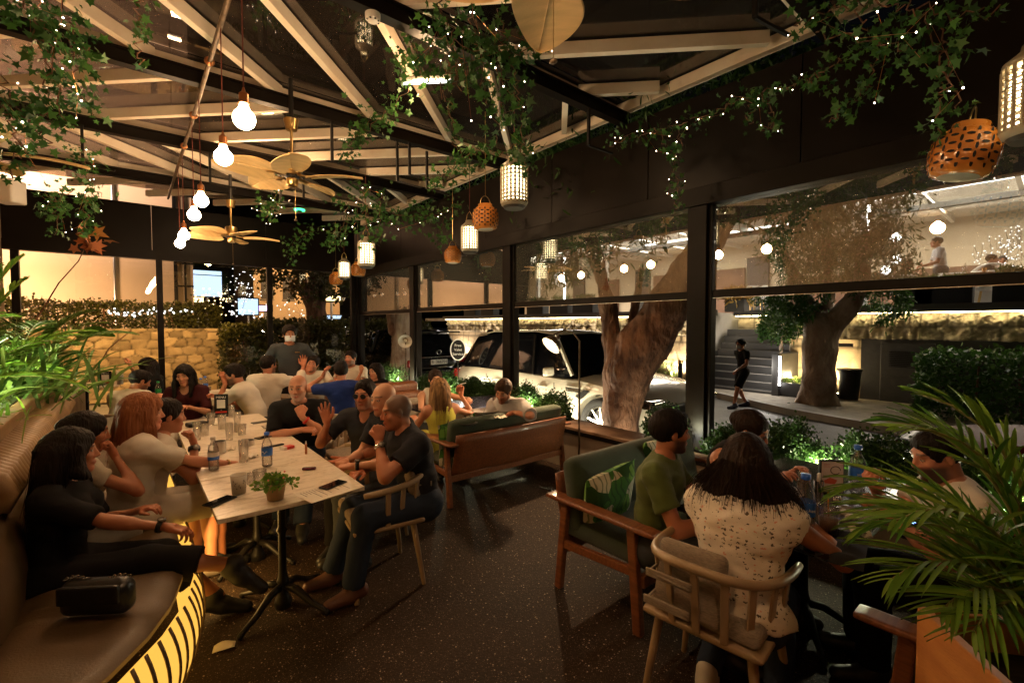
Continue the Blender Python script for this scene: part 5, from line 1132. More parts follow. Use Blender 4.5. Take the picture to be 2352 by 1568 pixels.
# ================================================================ FANS
def fan_proto(label):
    f = empty('ceiling_fan', (0, 0, 0), 0, label, 'ceiling fan', 'ceiling fans with palm leaf blades')
    MB().cyl((0, 0, .50), (0, 0, .88), .022, n=10).build('mount_post', M['black'], f)
    MB().lathe([(.014, .40), (.05, .405), (.055, .44), (.068, .50), (.06, .505)], 18).build('canopy', M['brass'], f, auto=40)
    MB().lathe([(.012, .13), (.012, .42)], 10).build('downrod', M['brass'], f, True)
    h = MB().lathe([(.012, .14), (.03, .12), (.075, .11), (.08, .10), (.08, .0), (.07, -.01), (.05, -.015)], 22).build('motor', M['brass'], f, auto=40)
    MB().lathe([(.062, -.015), (.064, -.04), (.05, -.05)], 20).build('black_ring', M['black'], f, True); MB().lathe([(.05, -.05), (.052, -.10), (.045, -.115), (.001, -.12)], 20).build('switch_cup', M['brass'], f, auto=40)
    MB().tube([(.03, 0, -.11), (.03, 0, -.42)], .0018, 4).build('pull_chain', M['brass'], f); MB().sphere((.03, 0, -.43), .013, 8, 6, (1.4, 1, .8)).build('chain_knob', M['old_pipe'], [k for k in kids(f) if k.name.startswith('pull_chain')][-1], True)
    for k in range(5):
        a = 2 * math.pi * k / 5; Rz = Matrix.Rotation(a, 3, 'Z'); tilt = Matrix.Rotation(R(14), 3, 'Y')
        def pt(u, v, s_=1):
            y = .15 + u * .50; w = .155 * math.sin(math.pi * min(1, (u * .93 + .07)) ** .8) ** .75 + .01; x = (v - .5) * 2 * w; z = -.02 - .06 * (v - .5) ** 2 * 4 * .25 + .02 * math.sin(u * 3) + s_ * .004
            p = tilt @ Vector((x, 0, z)); return Rz @ Vector((p.x, y, p.z))
        b = MB(); b.sheet(14, 8, lambda u, v: pt(u, v, 1)); b.sheet(14, 8, lambda u, v: pt(u, 1 - v, -1)); bl = b.build('blade', M['rattan'], f, True)
        r_ = MB()
        rim = [pt(u, 0) for u in np.linspace(0, 1, 15)] + [pt(u, 1) for u in np.linspace(1, 0, 15)]; r_.tube(rim, .005, 5, False); r_.tube([pt(u, .5, -1.6) for u in np.linspace(0, 1, 8)], .004, 5); r_.build('rim', M['rattan'], bl, True)
        MB().bar(Rz @ Vector((0, .05, -.02)), Rz @ Vector((0, .22, -.024)), .05, .008).build('blade_arm', M['brass'], bl)
    return f
f1 = fan_proto('palm leaf ceiling fan in the middle between the bulbs and the ivy'); f1.location = (1.22, 4.75, 3.13); f1.rotation_euler = (0, 0, R(20))
copy_tree(f1, None, (1.19, 7.97, 3.03), R(52), 'smaller looking palm leaf ceiling fan farther back on the left')
copy_tree(f1, None, (1.30, 1.28, 3.15), R(108), 'nearest ceiling fan with one palm leaf blade reaching in at the top')
copy_tree(f1, None, (-.86, 4.84, 2.93), R(-16), 'ceiling fan at the left edge with cream blades behind the ivy')
# smoke detector
p = PZ(836, 60, 3.985); o = MB().lathe([(.001, -.055), (.035, -.055), (.05, -.045), (.055, -.02), (.055, 0), (.001, 0)], 22).build('detector_body', M['plastic_white'], None, auto=40)
sdn = empty('smoke_detector', (p.x, 3.35, 3.99), 0, 'round white smoke detector under the black roof beam', 'smoke detector'); o.parent = sdn; v = MB()
for k in range(8): v.box((.043 * math.cos(k * .785), .043 * math.sin(k * .785), -.051), (.012, .012, .006), k * .785)
v.build('vents', M['black'], sdn)
p = PZ(688, 484, 3.97); gl = empty('exit_light', (p.x, p.y, 3.97), 0, 'small glowing green lamp far back under the roof', 'lamp'); MB().cyl((0, 0, 0), (0, 0, .03), .10, n=20).build('lamp', M['green_led'], gl, auto=40); MB().cyl((0, 0, -.012), (0, 0, -.002), .05, n=16).build('lens', M['black'], gl)
for (px, py, Y, lb) in ((980, 182, 3.3, 'slim white strip tucked among the ivy with an added light'), (615, 388, 6.2, 'amber lamp bar added for a roof reflection above the fan blades')):  # amber bar stands in for a roof reflection; point lights added to brighten rafters
    p = PZ(px, py, 3.9); h = empty('strip_glow', (p.x, p.y, 3.9), R(-45), lb, 'lamp'); MB().rbox((0, 0, 0), (.5, .06, .05), .02, 2).build('housing', M['plastic_white'], h, True); MB().b2((-.23, -.02, -.032), (.23, .02, -.026)).build('tube', M['far_white'] if px > 900 else M['far_warm'], h); light('roof_fill', 'POINT', (p.x, p.y, 3.78), 22 if px > 900 else 45, (1, .62, .32), .1)
# left: speaker box on the wall
p = PD(18, 440, 6.0); sp_ = empty('wall_speaker', (p.x, p.y, p.z), R(-30), 'small cream box speaker on the apricot wall', 'speaker'); MB().rbox((0, 0, 0), (.26, .24, .30), .02, 2).build('cabinet', M['plastic_white'], sp_, True); MB().bar((0, 0, 0), (-.3, .15, .05), .03, .03).build('bracket', M['black'], sp_)

# ================================================================ LANTERNS
def lantern_white(label, loc, s=1., tilt=0):
    l = empty('pierced_lantern', loc, 0, label, 'lantern', 'cream pierced lanterns hanging along the street side'); l.scale = (s, s, s)
    H_ = .40; n = 20; b = MB(); r = .115
    for k in range(n): b.tube([(r * math.cos(2 * math.pi * k / n), r * math.sin(2 * math.pi * k / n), z) for z in (.05, H_ - .05)], .0085, 5)
    for z in np.linspace(.05, H_ - .05, 10): b.lathe([(r - .004, z - .005), (r + .005, z), (r - .004, z + .005)], 30)
    for k in range(n):
        for z in np.linspace(.067, H_ - .085, 9):
            a = 2 * math.pi * (k + .5) / n; c = Vector((r * math.cos(a), r * math.sin(a), z)); t_ = Vector((-math.sin(a), math.cos(a), 0))
            b.tube([c + t_ * .0115 * math.cos(q_) + Vector((0, 0, .0115 * math.sin(q_))) for q_ in np.linspace(0, 2 * math.pi, 8)], .0036, 3, False)
    b.build('pierced_body', M['cream_glaze'], l, auto=50)
    c = MB(); c2_ = MB(); c2_.lathe([(.09, .02), (.112, .03), (.12, .05), (.12, .062), (.112, .055)], 30); c.lathe([(.112, H_ - .055), (.12, H_ - .05), (.118, H_ - .03), (.08, H_ - .0), (.06, H_ + .02), (.055, H_ + .045), (.04, H_ + .045)], 30); c.build('top_rim', M['cream_glaze'], l, True); c2_.build('bottom_rim', M['cream_glaze'], l, True)
    MB().lathe([(.001, .0), (.085, .0), (.10, .02), (.001, .02)], 26).build('base', M['ceramic_dark'], l, auto=40)
    MB().lathe([(.001, .06), (.088, .065), (.094, .09), (.094, H_ - .08), (.08, H_ - .05), (.001, H_ - .045)], 16).build('bulb', M['lantern_glow'], l, True)
    MB().tube([(-.055, 0, H_ + .04), (-.04, 0, H_ + .12), (0, 0, H_ + .17), (.04, 0, H_ + .12), (.055, 0, H_ + .04)], .004, 6).build('handle', M['brass'], l, True)
    MB().cyl((0, 0, H_ + .17), (0, 0, (3.99 - loc[2]) / s), .0035, n=5).build('cord', M['cord_red'], l)
def lantern_terra(label, loc, s=1., tilt=0):
    l = empty('terracotta_lantern', loc, 0, label, 'lantern', 'orange terracotta lanterns with pierced petals'); l.scale = (s, s, s); l.rotation_euler = (R(tilt), R(tilt * .5), 0)
    pr = [(.085, 0), (.115, .01), (.135, .06), (.142, .12), (.135, .18), (.11, .225), (.08, .245), (.078, .27), (.07, .27), (.07, .24)]
    MB().lathe(pr, 36).build('clay_body', M['terracotta'], l, True)
    v = MB(); w_ = MB(); n = 14
    def rad(z): return float(np.interp(z, [p[1] for p in pr[:6]], [p[0] for p in pr[:6]]))
    for j in range(5):
        for k in range(n):
            z = .035 + j * .042
            for (dz, da, vert) in ((0, 0, True), (.021, .5, False)):
                a = 2 * math.pi * (k + da) / n; zz = z + dz
                if zz > .22: continue
                rr = rad(zz) + .0015; o_ = Vector((math.cos(a), math.sin(a), 0)); t_ = Vector((-math.sin(a), math.cos(a), 0)); c = o_ * rr + Vector((0, 0, zz)); A, B_ = (.018, .0075)
                pts = [c + (Vector((0, 0, 1)) * A * math.cos(q_) + t_ * B_ * math.sin(q_) if vert else t_ * A * math.cos(q_) + Vector((0, 0, 1)) * B_ * math.sin(q_)) for q_ in np.linspace(0, 2 * math.pi, 9)[:-1]]
                v.add([p_ + o_ * .0008 for p_ in pts], [tuple(range(8))]); w_.tube(pts + [pts[0]], .0014, 3, False)
    bo = [k for k in kids(l)][0]; v.build('petal_holes', M['black'], bo); w_.build('petal_edges', M['terracotta'], bo, True)
    MB().lathe([(.001, -.003), (.08, -.003), (.086, .0), (.001, .002)], 26).build('base_plate', M['cream_glaze'], l, auto=40)
    MB().tube([(.068 * math.cos(a), 0, .26 + .10 * math.sin(a)) for a in np.linspace(0, math.pi, 12)], .004, 6).build('handle', M['brass'], l, True)
    if not tilt: MB().cyl((0, 0, .36), (0, 0, (3.99 - loc[2]) / s), .0025, n=5).build('cord', M['brass'], l)
for px, py0, wpx, lb in ((1181, 480, 62, 'biggest glowing cream lantern wrapped in ivy near the picture centre'), (1079, 582, 40, 'glowing cream lantern behind the orange ones at the second post'), (842, 616, 38, 'glowing cream lantern with a dark cap next to the far corner'), (791, 642, 26, 'farthest glowing cream lantern by the corner'), (2347, 322, 118, 'large cream lantern cut off by the right edge')):
    d = .24 * FPX / wpx; p = PD(px, py0, d)
    if p.x > 4.1: p = PX(px, py0, 4.05)
    s_ = wpx * (p - O0).dot(Vector((math.sin(YAW), math.cos(YAW), 0))) / FPX / .24
    if px > 2300: p = PD(2378, py0, 2.15); s_ = 1.0
    lantern_white(lb, tuple(p), s_)
for px, py0, wpx, lb, tl in ((1115, 528, 60, 'larger orange terracotta lantern left of the big cream lantern', 0), (1040, 604, 39, 'smaller orange terracotta lantern lower left', 0), (823, 634, 33, 'orange terracotta lantern partly behind the capped cream lantern', 0), (772, 654, 30, 'farthest orange terracotta lantern on the left', 0), (2200, 408, 122, 'tilted glossy orange terracotta lantern hanging at the upper right', 9)):
    d = .284 * FPX / wpx; p = PD(px, py0, d)
    if p.x > 4.1: p = PX(px, py0, 4.05)
    s_ = wpx * (p - O0).dot(Vector((math.sin(YAW), math.cos(YAW), 0))) / FPX / .284; lantern_terra(lb, tuple(p), s_, tl)
# ================================================================ IVY WITH FAIRY LIGHTS
ivm = M['ivy']
def ivy(label, runs, dens=90, size=.05, lights=10, wirejit=.08, spread=.10, dn=0.5, group='ivy garlands with fairy lights under the roof'):
    """runs: list of polylines (world). leaves cluster along every run; fairy lights on a wire"""
    base = Vector(runs[0][0]); e = empty('ivy_garland', base, 0, label, 'ivy', group); P = []; D = []; stem = MB(); fl = MB(); wires = MB(); nl = 0
    for rn in runs:
        rn = [Vector(p) for p in rn]; L = sum((rn[i + 1] - rn[i]).length for i in range(len(rn) - 1)); pts = []
        for i in range(len(rn) - 1):
            for k in range(8): pts.append(rn[i].lerp(rn[i + 1], k / 8) + Vector(RNG.normal(size=3) * .015))
        pts.append(rn[-1]); stem.tube([p - base for p in pts], .004, 4)
        n = int(L * dens * .52); t = RNG.uniform(0, len(pts) - 1.001, n); i0 = t.astype(int); A = np.array(pts); q_ = A[i0] + (A[i0 + 1] - A[i0]) * (t - i0)[:, None]
        fade = 1 - .6 * (t / len(pts)); off = RNG.normal(size=(n, 3)) * spread * .85 * fade[:, None] * _v((1, 1, .9)); P.append(q_ + off); d = off / spread * .6 + RNG.normal(size=(n, 3)) * .5; d[:, 2] -= dn; D.append(d)
        m_ = int(L * lights * .5)
        if m_ > 1:
            W_ = []
            for k in range(m_):
                j = int(k / m_ * (len(pts) - 1)); W_.append(pts[j] + Vector(RNG.normal(size=3) * wirejit) + Vector((0, 0, -wirejit * .5)) - base)
            for w_ in W_: fl.sphere(w_, random.uniform(.0028, .0050), 6, 4)
            wires.tube(W_, .0011, 3, False)
    P = np.concatenate(P) - _v(base); D = np.concatenate(D); V, F, t = leaves(P, 'ivy', size * .88, D, spread=.6, jitter=.5); npmesh('foliage', V, F, ivm, e, False, t); stem.build('stems', M['bark'], e)
    if fl.v: fl.build('fairy_lights', M['fairy'], e, True); wires.build('light_wire', M['copper'], e)
    return e
def Q(*a): return [PD(x, y, d) for x, y, d in a]
ivy('thick ivy hanging in the top left corner with bright fairy lights', [Q((20, -30, 2.3), (90, 40, 2.3), (120, 120, 2.35), (110, 230, 2.4)), Q((130, -20, 2.4), (165, 80, 2.4), (175, 200, 2.5), (215, 265, 2.55)), Q((60, 20, 2.3), (130, 180, 2.4), (150, 290, 2.4)), Q((100, 30, 2.4), (170, 110, 2.5), (205, 120, 2.5))], 420, .042, 22, .05, .085)
ivy('ivy bunch on the far left edge trailing down to the wall box', [Q((0, 170, 2.3), (20, 250, 2.3), (40, 330, 2.3), (30, 410, 2.35)), Q((20, 260, 2.3), (90, 290, 2.4), (110, 330, 2.4)), Q((-10, 230, 2.3), (60, 260, 2.35), (110, 270, 2.4))], 330, .04, 26, .05, .07)
ivy('short ivy sprig with a glass drop hanging beside the pipe at the top', [Q((308, -20, 2.6), (316, 30, 2.6), (322, 80, 2.6), (318, 150, 2.6))], 230, .042, 0, .03, .05)
ivy('slim column of ivy with fairy lights on the left, above the red leaves', [Q((190, 350, 4.5), (200, 400, 4.5), (198, 470, 4.5), (192, 530, 4.5))], 420, .05, 36, .06, .11)
ivy('darker ivy clump left of the slim ivy column', [Q((105, 440, 4.5), (130, 470, 4.6), (125, 540, 4.6)), Q((170, 440, 4.5), (130, 460, 4.6), (100, 480, 4.6))], 260, .05, 22, .05, .1)
ivy('huge ivy mass hanging at the top centre over the big lantern', [Q((1010, -20, 2.9), (1010, 60, 2.9), (985, 120, 3.0), (960, 170, 3.1)), Q((1080, -10, 2.9), (1090, 80, 2.9), (1110, 170, 2.95), (1120, 240, 3.0)), Q((1150, 20, 2.8), (1160, 100, 2.8), (1185, 180, 2.85), (1200, 260, 3.0), (1195, 350, 3.3)), Q((990, 80, 2.9), (1080, 110, 2.8), (1160, 130, 2.8), (1240, 110, 2.8)), Q((1030, 40, 2.9), (1040, 130, 3.0), (1060, 210, 3.1)), Q((1100, 60, 2.8), (1080, 150, 2.9), (1060, 200, 3.0)), Q((1140, 120, 2.8), (1150, 200, 2.9), (1150, 250, 3.0), (1140, 330, 3.1))], 300, .046, 15, .09, .10)
ivy('long thin ivy tendril reaching down left of the big lantern', [Q((1020, 200, 3.1), (1040, 300, 3.2), (1065, 360, 3.3), (1070, 400, 3.3)), Q((990, 150, 3.1), (1030, 240, 3.2), (1050, 310, 3.2))], 140, .04, 4, .05, .04)
ivy('ivy wrapped around the handle of the big cream lantern', [Q((1180, 330, 3.7), (1200, 360, 3.7), (1215, 400, 3.65)), Q((1130, 345, 3.8), (1170, 355, 3.8), (1215, 350, 3.8))], 300, .045, 3, .05, .07)
ivy('ivy draped over the roof beam left of the centre mass', [Q((940, 200, 4.0), (900, 250, 4.3), (850, 290, 4.5), (800, 330, 4.6)), Q((860, 270, 4.5), (820, 310, 4.6), (795, 370, 4.7)), Q((930, 180, 4.0), (930, 130, 3.8), (950, 100, 3.6))], 300, .05, 2, .05, .10)
ivy('dark ivy heap between the tendril and the roof beam end', [Q((1100, 350, 4.3), (1060, 370, 4.4), (1020, 400, 4.6), (985, 425, 4.8)), Q((1080, 340, 4.2), (1120, 350, 4.2))], 300, .05, 2, .05, .1)
ivy('ivy clump with fairy lights right of the middle fan', [Q((830, 430, 5.6), (840, 480, 5.6), (850, 560, 5.7)), Q((880, 440, 5.6), (870, 490, 5.6), (875, 560, 5.7)), Q((800, 460, 5.6), (790, 520, 5.6), (765, 560, 5.8)), Q((880, 480, 5.8), (940, 500, 6), (1000, 490, 6.2), (1060, 470, 6.2))], 260, .055, 13, .09, .15)
ivy('small round ivy clump with bright lights under the fan', [Q((640, 440, 5.6), (625, 470, 5.6), (610, 500, 5.6)), Q((600, 470, 5.6), (620, 490, 5.6))], 420, .05, 55, .07, .1)
ivy('dim ivy strands hanging against the far dark fascia', [Q((680, 540, 8.2), (672, 570, 8.2), (668, 600, 8.2)), Q((770, 530, 8.2), (760, 570, 8.2)), Q((720, 530, 8.4), (690, 545, 8.3))], 260, .07, 0, .05, .14)
ivy('ivy hanging over the second window bay below the lanterns', [Q((1020, 500, 6.4), (1012, 540, 6.4), (1010, 570, 6.4)), Q((960, 500, 6.6), (1000, 495, 6.5))], 220, .06, 3, .05, .11)
ivy('fairy lit ivy creeping along the dark fascia right of centre', [Q((1395, 340, 4.6), (1450, 315, 4.4), (1510, 300, 4.3), (1580, 280, 4.1)), Q((1500, 300, 4.3), (1545, 350, 4.3), (1555, 420, 4.3), (1552, 480, 4.3)), Q((1560, 290, 4.2), (1560, 330, 4.2), (1550, 365, 4.2))], 160, .045, 20, .045, .065)
ivy('ivy garland with looping lights between the fascia and the top right', [Q((1580, 280, 4.0), (1660, 250, 3.7), (1740, 215, 3.4), (1800, 200, 3.2), (1870, 180, 3.0)), Q((1755, 225, 3.3), (1775, 260, 3.3), (1780, 290, 3.3), (1750, 300, 3.3)), Q((1740, 220, 3.4), (1725, 250, 3.4), (1720, 285, 3.4))], 190, .045, 20, .04, .06)
ivy('dense ivy curtain across the top right corner with many lights', [Q((1830, 60, 2.6), (1900, 30, 2.5), (1980, 0, 2.4), (2080, 10, 2.3)), Q((1870, 80, 2.7), (1960, 90, 2.5), (2050, 110, 2.4), (2120, 130, 2.4)), Q((1960, 20, 2.5), (2020, 100, 2.5), (2000, 190, 2.6), (1950, 240, 2.7), (1905, 280, 2.8)), Q((2080, 0, 2.3), (2130, 60, 2.3), (2180, 150, 2.3), (2195, 250, 2.35)), Q((2120, 10, 2.3), (2200, 40, 2.2), (2290, 20, 2.1)), Q((1940, 130, 2.6), (1880, 170, 2.7), (1850, 190, 2.9)), Q((2160, 60, 2.3), (2170, 180, 2.3), (2160, 280, 2.4), (2150, 360, 2.5))], 240, .044, 10, .06, .075)
p = PD(1232, 50, 1.9)
# ================================================================ FURNITURE
def rail_pts(n=25, rx=.275, yb=-.27, yf=.17, z0=.665, z1=.715):
    P = []
    for i in range(n):
        t = i / (n - 1); a = math.pi * t
        if t < .5: pass
        c_ = math.cos(a); x = -rx * math.copysign(abs(c_) ** .62, c_); y = yf - (yf - yb) * math.sin(a) ** .8; z = z0 + (z1 - z0) * math.sin(a) ** 2; P.append(Vector((x, y, z)))
    return P
def windsor(label, loc, rz, group='pale painted spindle back armchairs', cushion=True):
    c = empty('spindle_armchair', loc, rz, label, 'chair', group)
    MB().rbox((0, -.0, .425), (.50, .46, .035), .016, 3).build('seat', M['chair_paint'], c, True)
    R_ = rail_pts(); b = MB()
    ring = []
    for i, p in enumerate(R_):
        ring.append(p)
    b.tube(ring, [.016 if i in (0, len(R_) - 1) else .0195 for i in range(len(R_))], 10); b.build('top_rail', M['chair_paint'], c, True)
    for k in (2, 4, 7, 10, 12, 14, 17, 20, 22):
        p = R_[k]; q_ = Vector((p.x * .90, p.y * .88, .435)); d = MB(); tang = (R_[k + 1] - R_[k - 1]).normalized(); d.bar(q_, p, .032, .014, Vector((-tang.y, tang.x, 0))); d.build('spindle', M['chair_paint'], c, bevel=.004)
    for sx in (-1, 1):
        for sy in (-1, 1): MB().cyl((sx * .19, sy * .16, .42), (sx * .245, sy * .215, 0), .021, .014, 10).build('leg', M['chair_paint'], c, auto=40)
    if cushion:
        MB().rbox((0, .01, .475), (.46, .44, .075), .03, 4, puff=.15).build('seat_cushion', M['linen'], c, True)
        T = Matrix.Rotation(R(-14), 3, 'X'); bc_ = MB().rbox((-.05, -.185, .61), (.29, .065, .29), .03, 4, T, puff=.3).build('back_cushion', M['linen'], c, True)
        st_ = MB()
        for z in (.53, .64): st_.tube([(-.19, -.16, z), (-.19, -.285, z), (-.08, -.30, z), (-.0, -.31, z)], .006, 5)
        for z in (.53, .64): st_.rbox((-.1, -.305 + (z - .53) * .15 - .0, z), (.2, .012, .035), .004, 2)
        st_.build('strap', M['linen'], bc_, True)
    return c
def teak_sofa(label, loc, rz, Wd=1.5, name='sofa', cat='sofa', backh=.72, group='teak framed seats with green cushions', arms=(1, 1), fab='fabric_green', depth=.72):
    """faces +y; back at y=-depth/2"""
    c = empty(name, loc, rz, label, cat, group); h = Wd / 2; yb, yf = -depth / 2, depth / 2
    for sx, on in ((-1, arms[0]), (1, arms[1])):
        MB().bar((sx * (h - .03), yf - .05, .0), (sx * (h - .03), yf - .10, .58), .045, .055, (0, 1, 0)).build('front_leg', M['teak'], c, bevel=.008)
        MB().bar((sx * (h - .03), yb + .08, .0), (sx * (h - .03), yb + .14, .58), .045, .05, (0, 1, 0)).build('rear_leg', M['teak'], c, bevel=.008)
        if on: MB().rbox((sx * (h - .03), .03, .592), (.10, depth + .06, .028), .012, 3).build('armrest', M['teak_y'], c, True)
        MB().bar((sx * (h - .03), yb + .1, .30), (sx * (h - .03), yf - .06, .34), .03, .05).build('side_rail', M['teak_y'], c, bevel=.005)
    MB().bar((-h + .05, yf - .05, .29), (h - .05, yf - .05, .29), .035, .07).build('front_rail', M['teak'], c, bevel=.005)
    MB().bar((-h + .05, yb + .10, .26), (h - .05, yb + .10, .26), .03, .06).build('rear_rail', M['teak'], c, bevel=.005)
    def bk(u, v): # curved back panel leaning
        x = (u - .5) * (Wd - .12); z = .24 + v * (backh - .30); return Vector((x, yb + .13 - v * .12 - .03 * (1 - (2 * u - 1) ** 2) - .02 * math.sin(v * 3), z))
    b = MB(); b.sheet(16, 6, bk); o = b.build('back_panel', M['teak'], c, True); s_ = o.modifiers.new('t', 'SOLIDIFY'); s_.thickness = .018
    MB().rbox((0, .02, .40), (Wd - .12, depth - .12, .14), .05, 4, puff=.12).build('seat_cushion', M[fab], c, True)
    T = Matrix.Rotation(R(10), 3, 'X'); MB().rbox((0, yb + .155, .40 + (backh - .36) / 2), (Wd - .10, .13, backh - .37 + .06), .055, 4, T, puff=.1).build('back_cushion', M[fab], c, True)
    return c
def leaf_pillow(label, loc, rot, s=.44, group='cushions with a green leaf print'):
    if 'leaf_print' not in M:
        m = mat('leaf_print', (.55, .52, .42), .9, bump=.2, bscale=200); n = m.node_tree; L = n.links.new; p = n.nodes['Principled BSDF']
        tc = n.nodes.new('ShaderNodeTexCoord'); nz = n.nodes.new('ShaderNodeTexNoise'); nz.inputs['Scale'].default_value = 5; mx = n.nodes.new('ShaderNodeMix'); mx.data_type = 'VECTOR'; mx.inputs[0].default_value = .12
        L(tc.outputs['Object'], mx.inputs[4]); L(nz.outputs['Color'], mx.inputs[5]); L(tc.outputs['Object'], nz.inputs[0])
        v = n.nodes.new('ShaderNodeTexVoronoi'); v.inputs['Scale'].default_value = 8.5; L(mx.outputs[1], v.inputs[0]); wv = n.nodes.new('ShaderNodeTexWave'); wv.inputs['Scale'].default_value = 9; wv.inputs['Distortion'].default_value = 6; L(mx.outputs[1], wv.inputs[0])
        s_ = n.nodes.new('ShaderNodeSeparateColor'); L(v.outputs['Color'], s_.inputs[0]); rp = n.nodes.new('ShaderNodeValToRGB'); e = rp.color_ramp.elements; rp.color_ramp.interpolation = 'CONSTANT'; e[0].color = (.60, .57, .45, 1); e[1].position = .38; e[1].color = (.05, .20, .03, 1)
        x = e.new(.62); x.color = (.14, .34, .05, 1); x = e.new(.85); x.color = (.02, .09, .02, 1); L(s_.outputs[0], rp.inputs[0])
        m2 = n.nodes.new('ShaderNodeMix'); m2.data_type = 'RGBA'; m2.inputs[7].default_value = (.02, .08, .02, 1); mr = n.nodes.new('ShaderNodeMapRange'); mr.inputs[1].default_value = .75; mr.inputs[2].default_value = .9; mr.inputs[4].default_value = .7; L(wv.outputs[1], mr.inputs[0]); L(mr.outputs[0], m2.inputs[0]); L(rp.outputs[0], m2.inputs[6]); L(m2.outputs[2], p.inputs['Base Color'])
    b = MB(); n = 14
    def f(sg): 
        def g(u, v):
            x, y = u * 2 - 1, v * 2 - 1; e = (1 - x ** 4) * (1 - y ** 4); pinch = 1 - .08 * (1 - abs(x * y)); return Vector((x * s / 2 * (1 - .06 * (1 - y * y)), y * s / 2 * (1 - .06 * (1 - x * x)), sg * (.075 * e ** .6)))
        return g
    b.sheet(n, n, f(1)); o_ = len(b.v); b.sheet(n, n, f(-1)); o = b.build('cushion', M['leaf_print'], None, True, loc=loc); o.rotation_euler = rot; tag(o, label, 'cushion', group); return o
def ped_table(label, loc, rz, sx, sy, top='marble', th=.028, n=1, group=None, h=.75):
    t = empty('bistro_table', loc, rz, label, 'table', group); MB().rbox((0, 0, h - th / 2), (sx, sy, th), .006, 1).build('table_top', M[top], t)
    for k in range(n):
        y = (k - (n - 1) / 2) * .8
        b = MB(); b.lathe([(.045, .0), (.05, .03), (.045, .05), (.03, .08), (.027, .14), (.035, .16), (.028, .18), (.023, .22), (.022, .45), (.032, .47), (.022, .49), (.022, h - th - .05), (.05, h - th - .02), (.05, h - th)], 16, (0, y, .09)if 0 else (0, y, 0)); b.build('iron_column', M['black'], t, True)
        for a in range(4):
            ang = a * math.pi / 2 + .6; d = Vector((math.cos(ang), math.sin(ang), 0)); c0 = Vector((0, y, 0)); g = MB(); g.tube([c0 + d * .03 + Vector((0, 0, .13)), c0 + d * .10 + Vector((0, 0, .12)), c0 + d * .2 + Vector((0, 0, .06)), c0 + d * .29 + Vector((0, 0, .03)), c0 + d * .31 + Vector((0, 0, .018))], [.022, .022, .018, .014, .018], 8); g.sphere(c0 + d * .31 + Vector((0, 0, .018)), .018, 8, 5); g.build('foot', M['black'], t, True)
    return t
TG = 'marble topped bistro tables pushed together'
for i, lb in enumerate(('nearest marble table with the small potted plant', 'second marble table with the blue capped water bottle', 'third marble table crowded with glasses and ashtrays', 'farthest marble table of the row with the black menu stand')):
    ped_table(lb, (.675, 2.985 + i * .728, 0), 0, .74, .722, n=1, group=TG)
ped_table('marble table of the second group below the woman facing the camera', (.62, 7.45, 0), 0, .78, .74, n=1, group='marble tables of the groups behind'); ped_table('marble table end beside the bearded man in the white tee', (1.42, 7.45, 0), 0, .78, .74, n=1, group='marble tables of the groups behind')
ped_table('small far marble table by the end glazing at the far left', (-.55, 9.9, 0), 0, .8, .7, n=1, group='marble tables of the groups behind'); ped_table('round far table in front of the standing waiter group', (2.3, 7.15, 0), 0, .8, .75, n=1, group='marble tables of the groups behind'); ped_table('marble table between the blue shirted man and the smiling man', (2.75, 7.2, 0) if 0 else (3.0, 7.0, 0), 0, .7, .8, n=1, group='marble tables of the groups behind')
mat('dark_top', (.022, .019, .020), .18, noise=.3, nscale=3, coat=.3)
ped_table('black table with plates and water bottles at the lower right', (2.9, .92, 0), 0, 1.42, .74, 'dark_top', n=1, h=.75); ped_table('dark table behind the green sofa back with white plates', (3.1, 4.62, 0), 0, 1.3, .74, 'dark_top', n=1)
windsor('pale spindle armchair of the man in the dark t-shirt', (1.27, 2.93, 0), R(82))
windsor('nearest pale spindle armchair under the woman in the printed blouse', (2.0, .97, 0), R(-84))
windsor('pale spindle armchair of the bald man half hidden behind', (1.52, 3.65, 0), R(80)); windsor('pale spindle armchair of the man with dark glasses', (1.62, 4.25, 0), R(88)); windsor('pale spindle armchair of the bearded man in the white tee', (1.55, 6.35, 0), R(60)); windsor('pale spindle armchair of the man in the loose white shirt', (1.75, 6.9, 0), R(-50)); windsor('pale spindle armchair of the bald man in black', (1.45, 4.95, 0), R(120))
windsor('pale spindle armchair in front of the white sleeveless woman', (2.75, 5.25, 0), R(178)); windsor('pale spindle armchair of the man in the striped white top', (.05, 6.75, 0), R(-40))
teak_sofa('two seat teak sofa seen from behind, green roll cushion and curved wood back', (3.0, 3.90, 0), 0, 1.56, backh=.74)
teak_sofa('teak sofa with green cushions under the man in the green t-shirt', (2.86, 1.78, 0), R(180), 1.56, backh=.78, depth=.74)
teak_sofa('teak armrest end of the sofa below the palm at the lower right', (2.9, .08, 0), 0, 1.56, backh=.80)
teak_sofa('brown wood sofa back behind the man with dark glasses', (2.45, 6.05, 0), 0, 1.35, backh=.86, fab='teak')
leaf_pillow('leaf print cushion leaning beside the man in green', (2.34, 1.86, .60), (R(72), R(10), R(172)), .42); leaf_pillow('leaf print cushion between the man in green and the woman in black', (3.05, 2.0, .66), (R(70), 0, R(180)), .40); leaf_pillow('leaf print cushion behind the woman in the yellow top', (2.46, 3.82, .56), (R(100), R(-8), R(4)), .46)
leaf_pillow('leaf print cushion corner under the palm at the lower right', (2.36, -.16, .58), (R(80), R(12), R(20)), .42); leaf_pillow('dim leaf print cushion on the brown sofa', (2.95, 6.2, .62), (R(80), 0, R(10)), .4); leaf_pillow('leaf print cushion low on the green sofa armrest', (2.42, 4.1, .42), (R(20), 0, R(30)), .4)
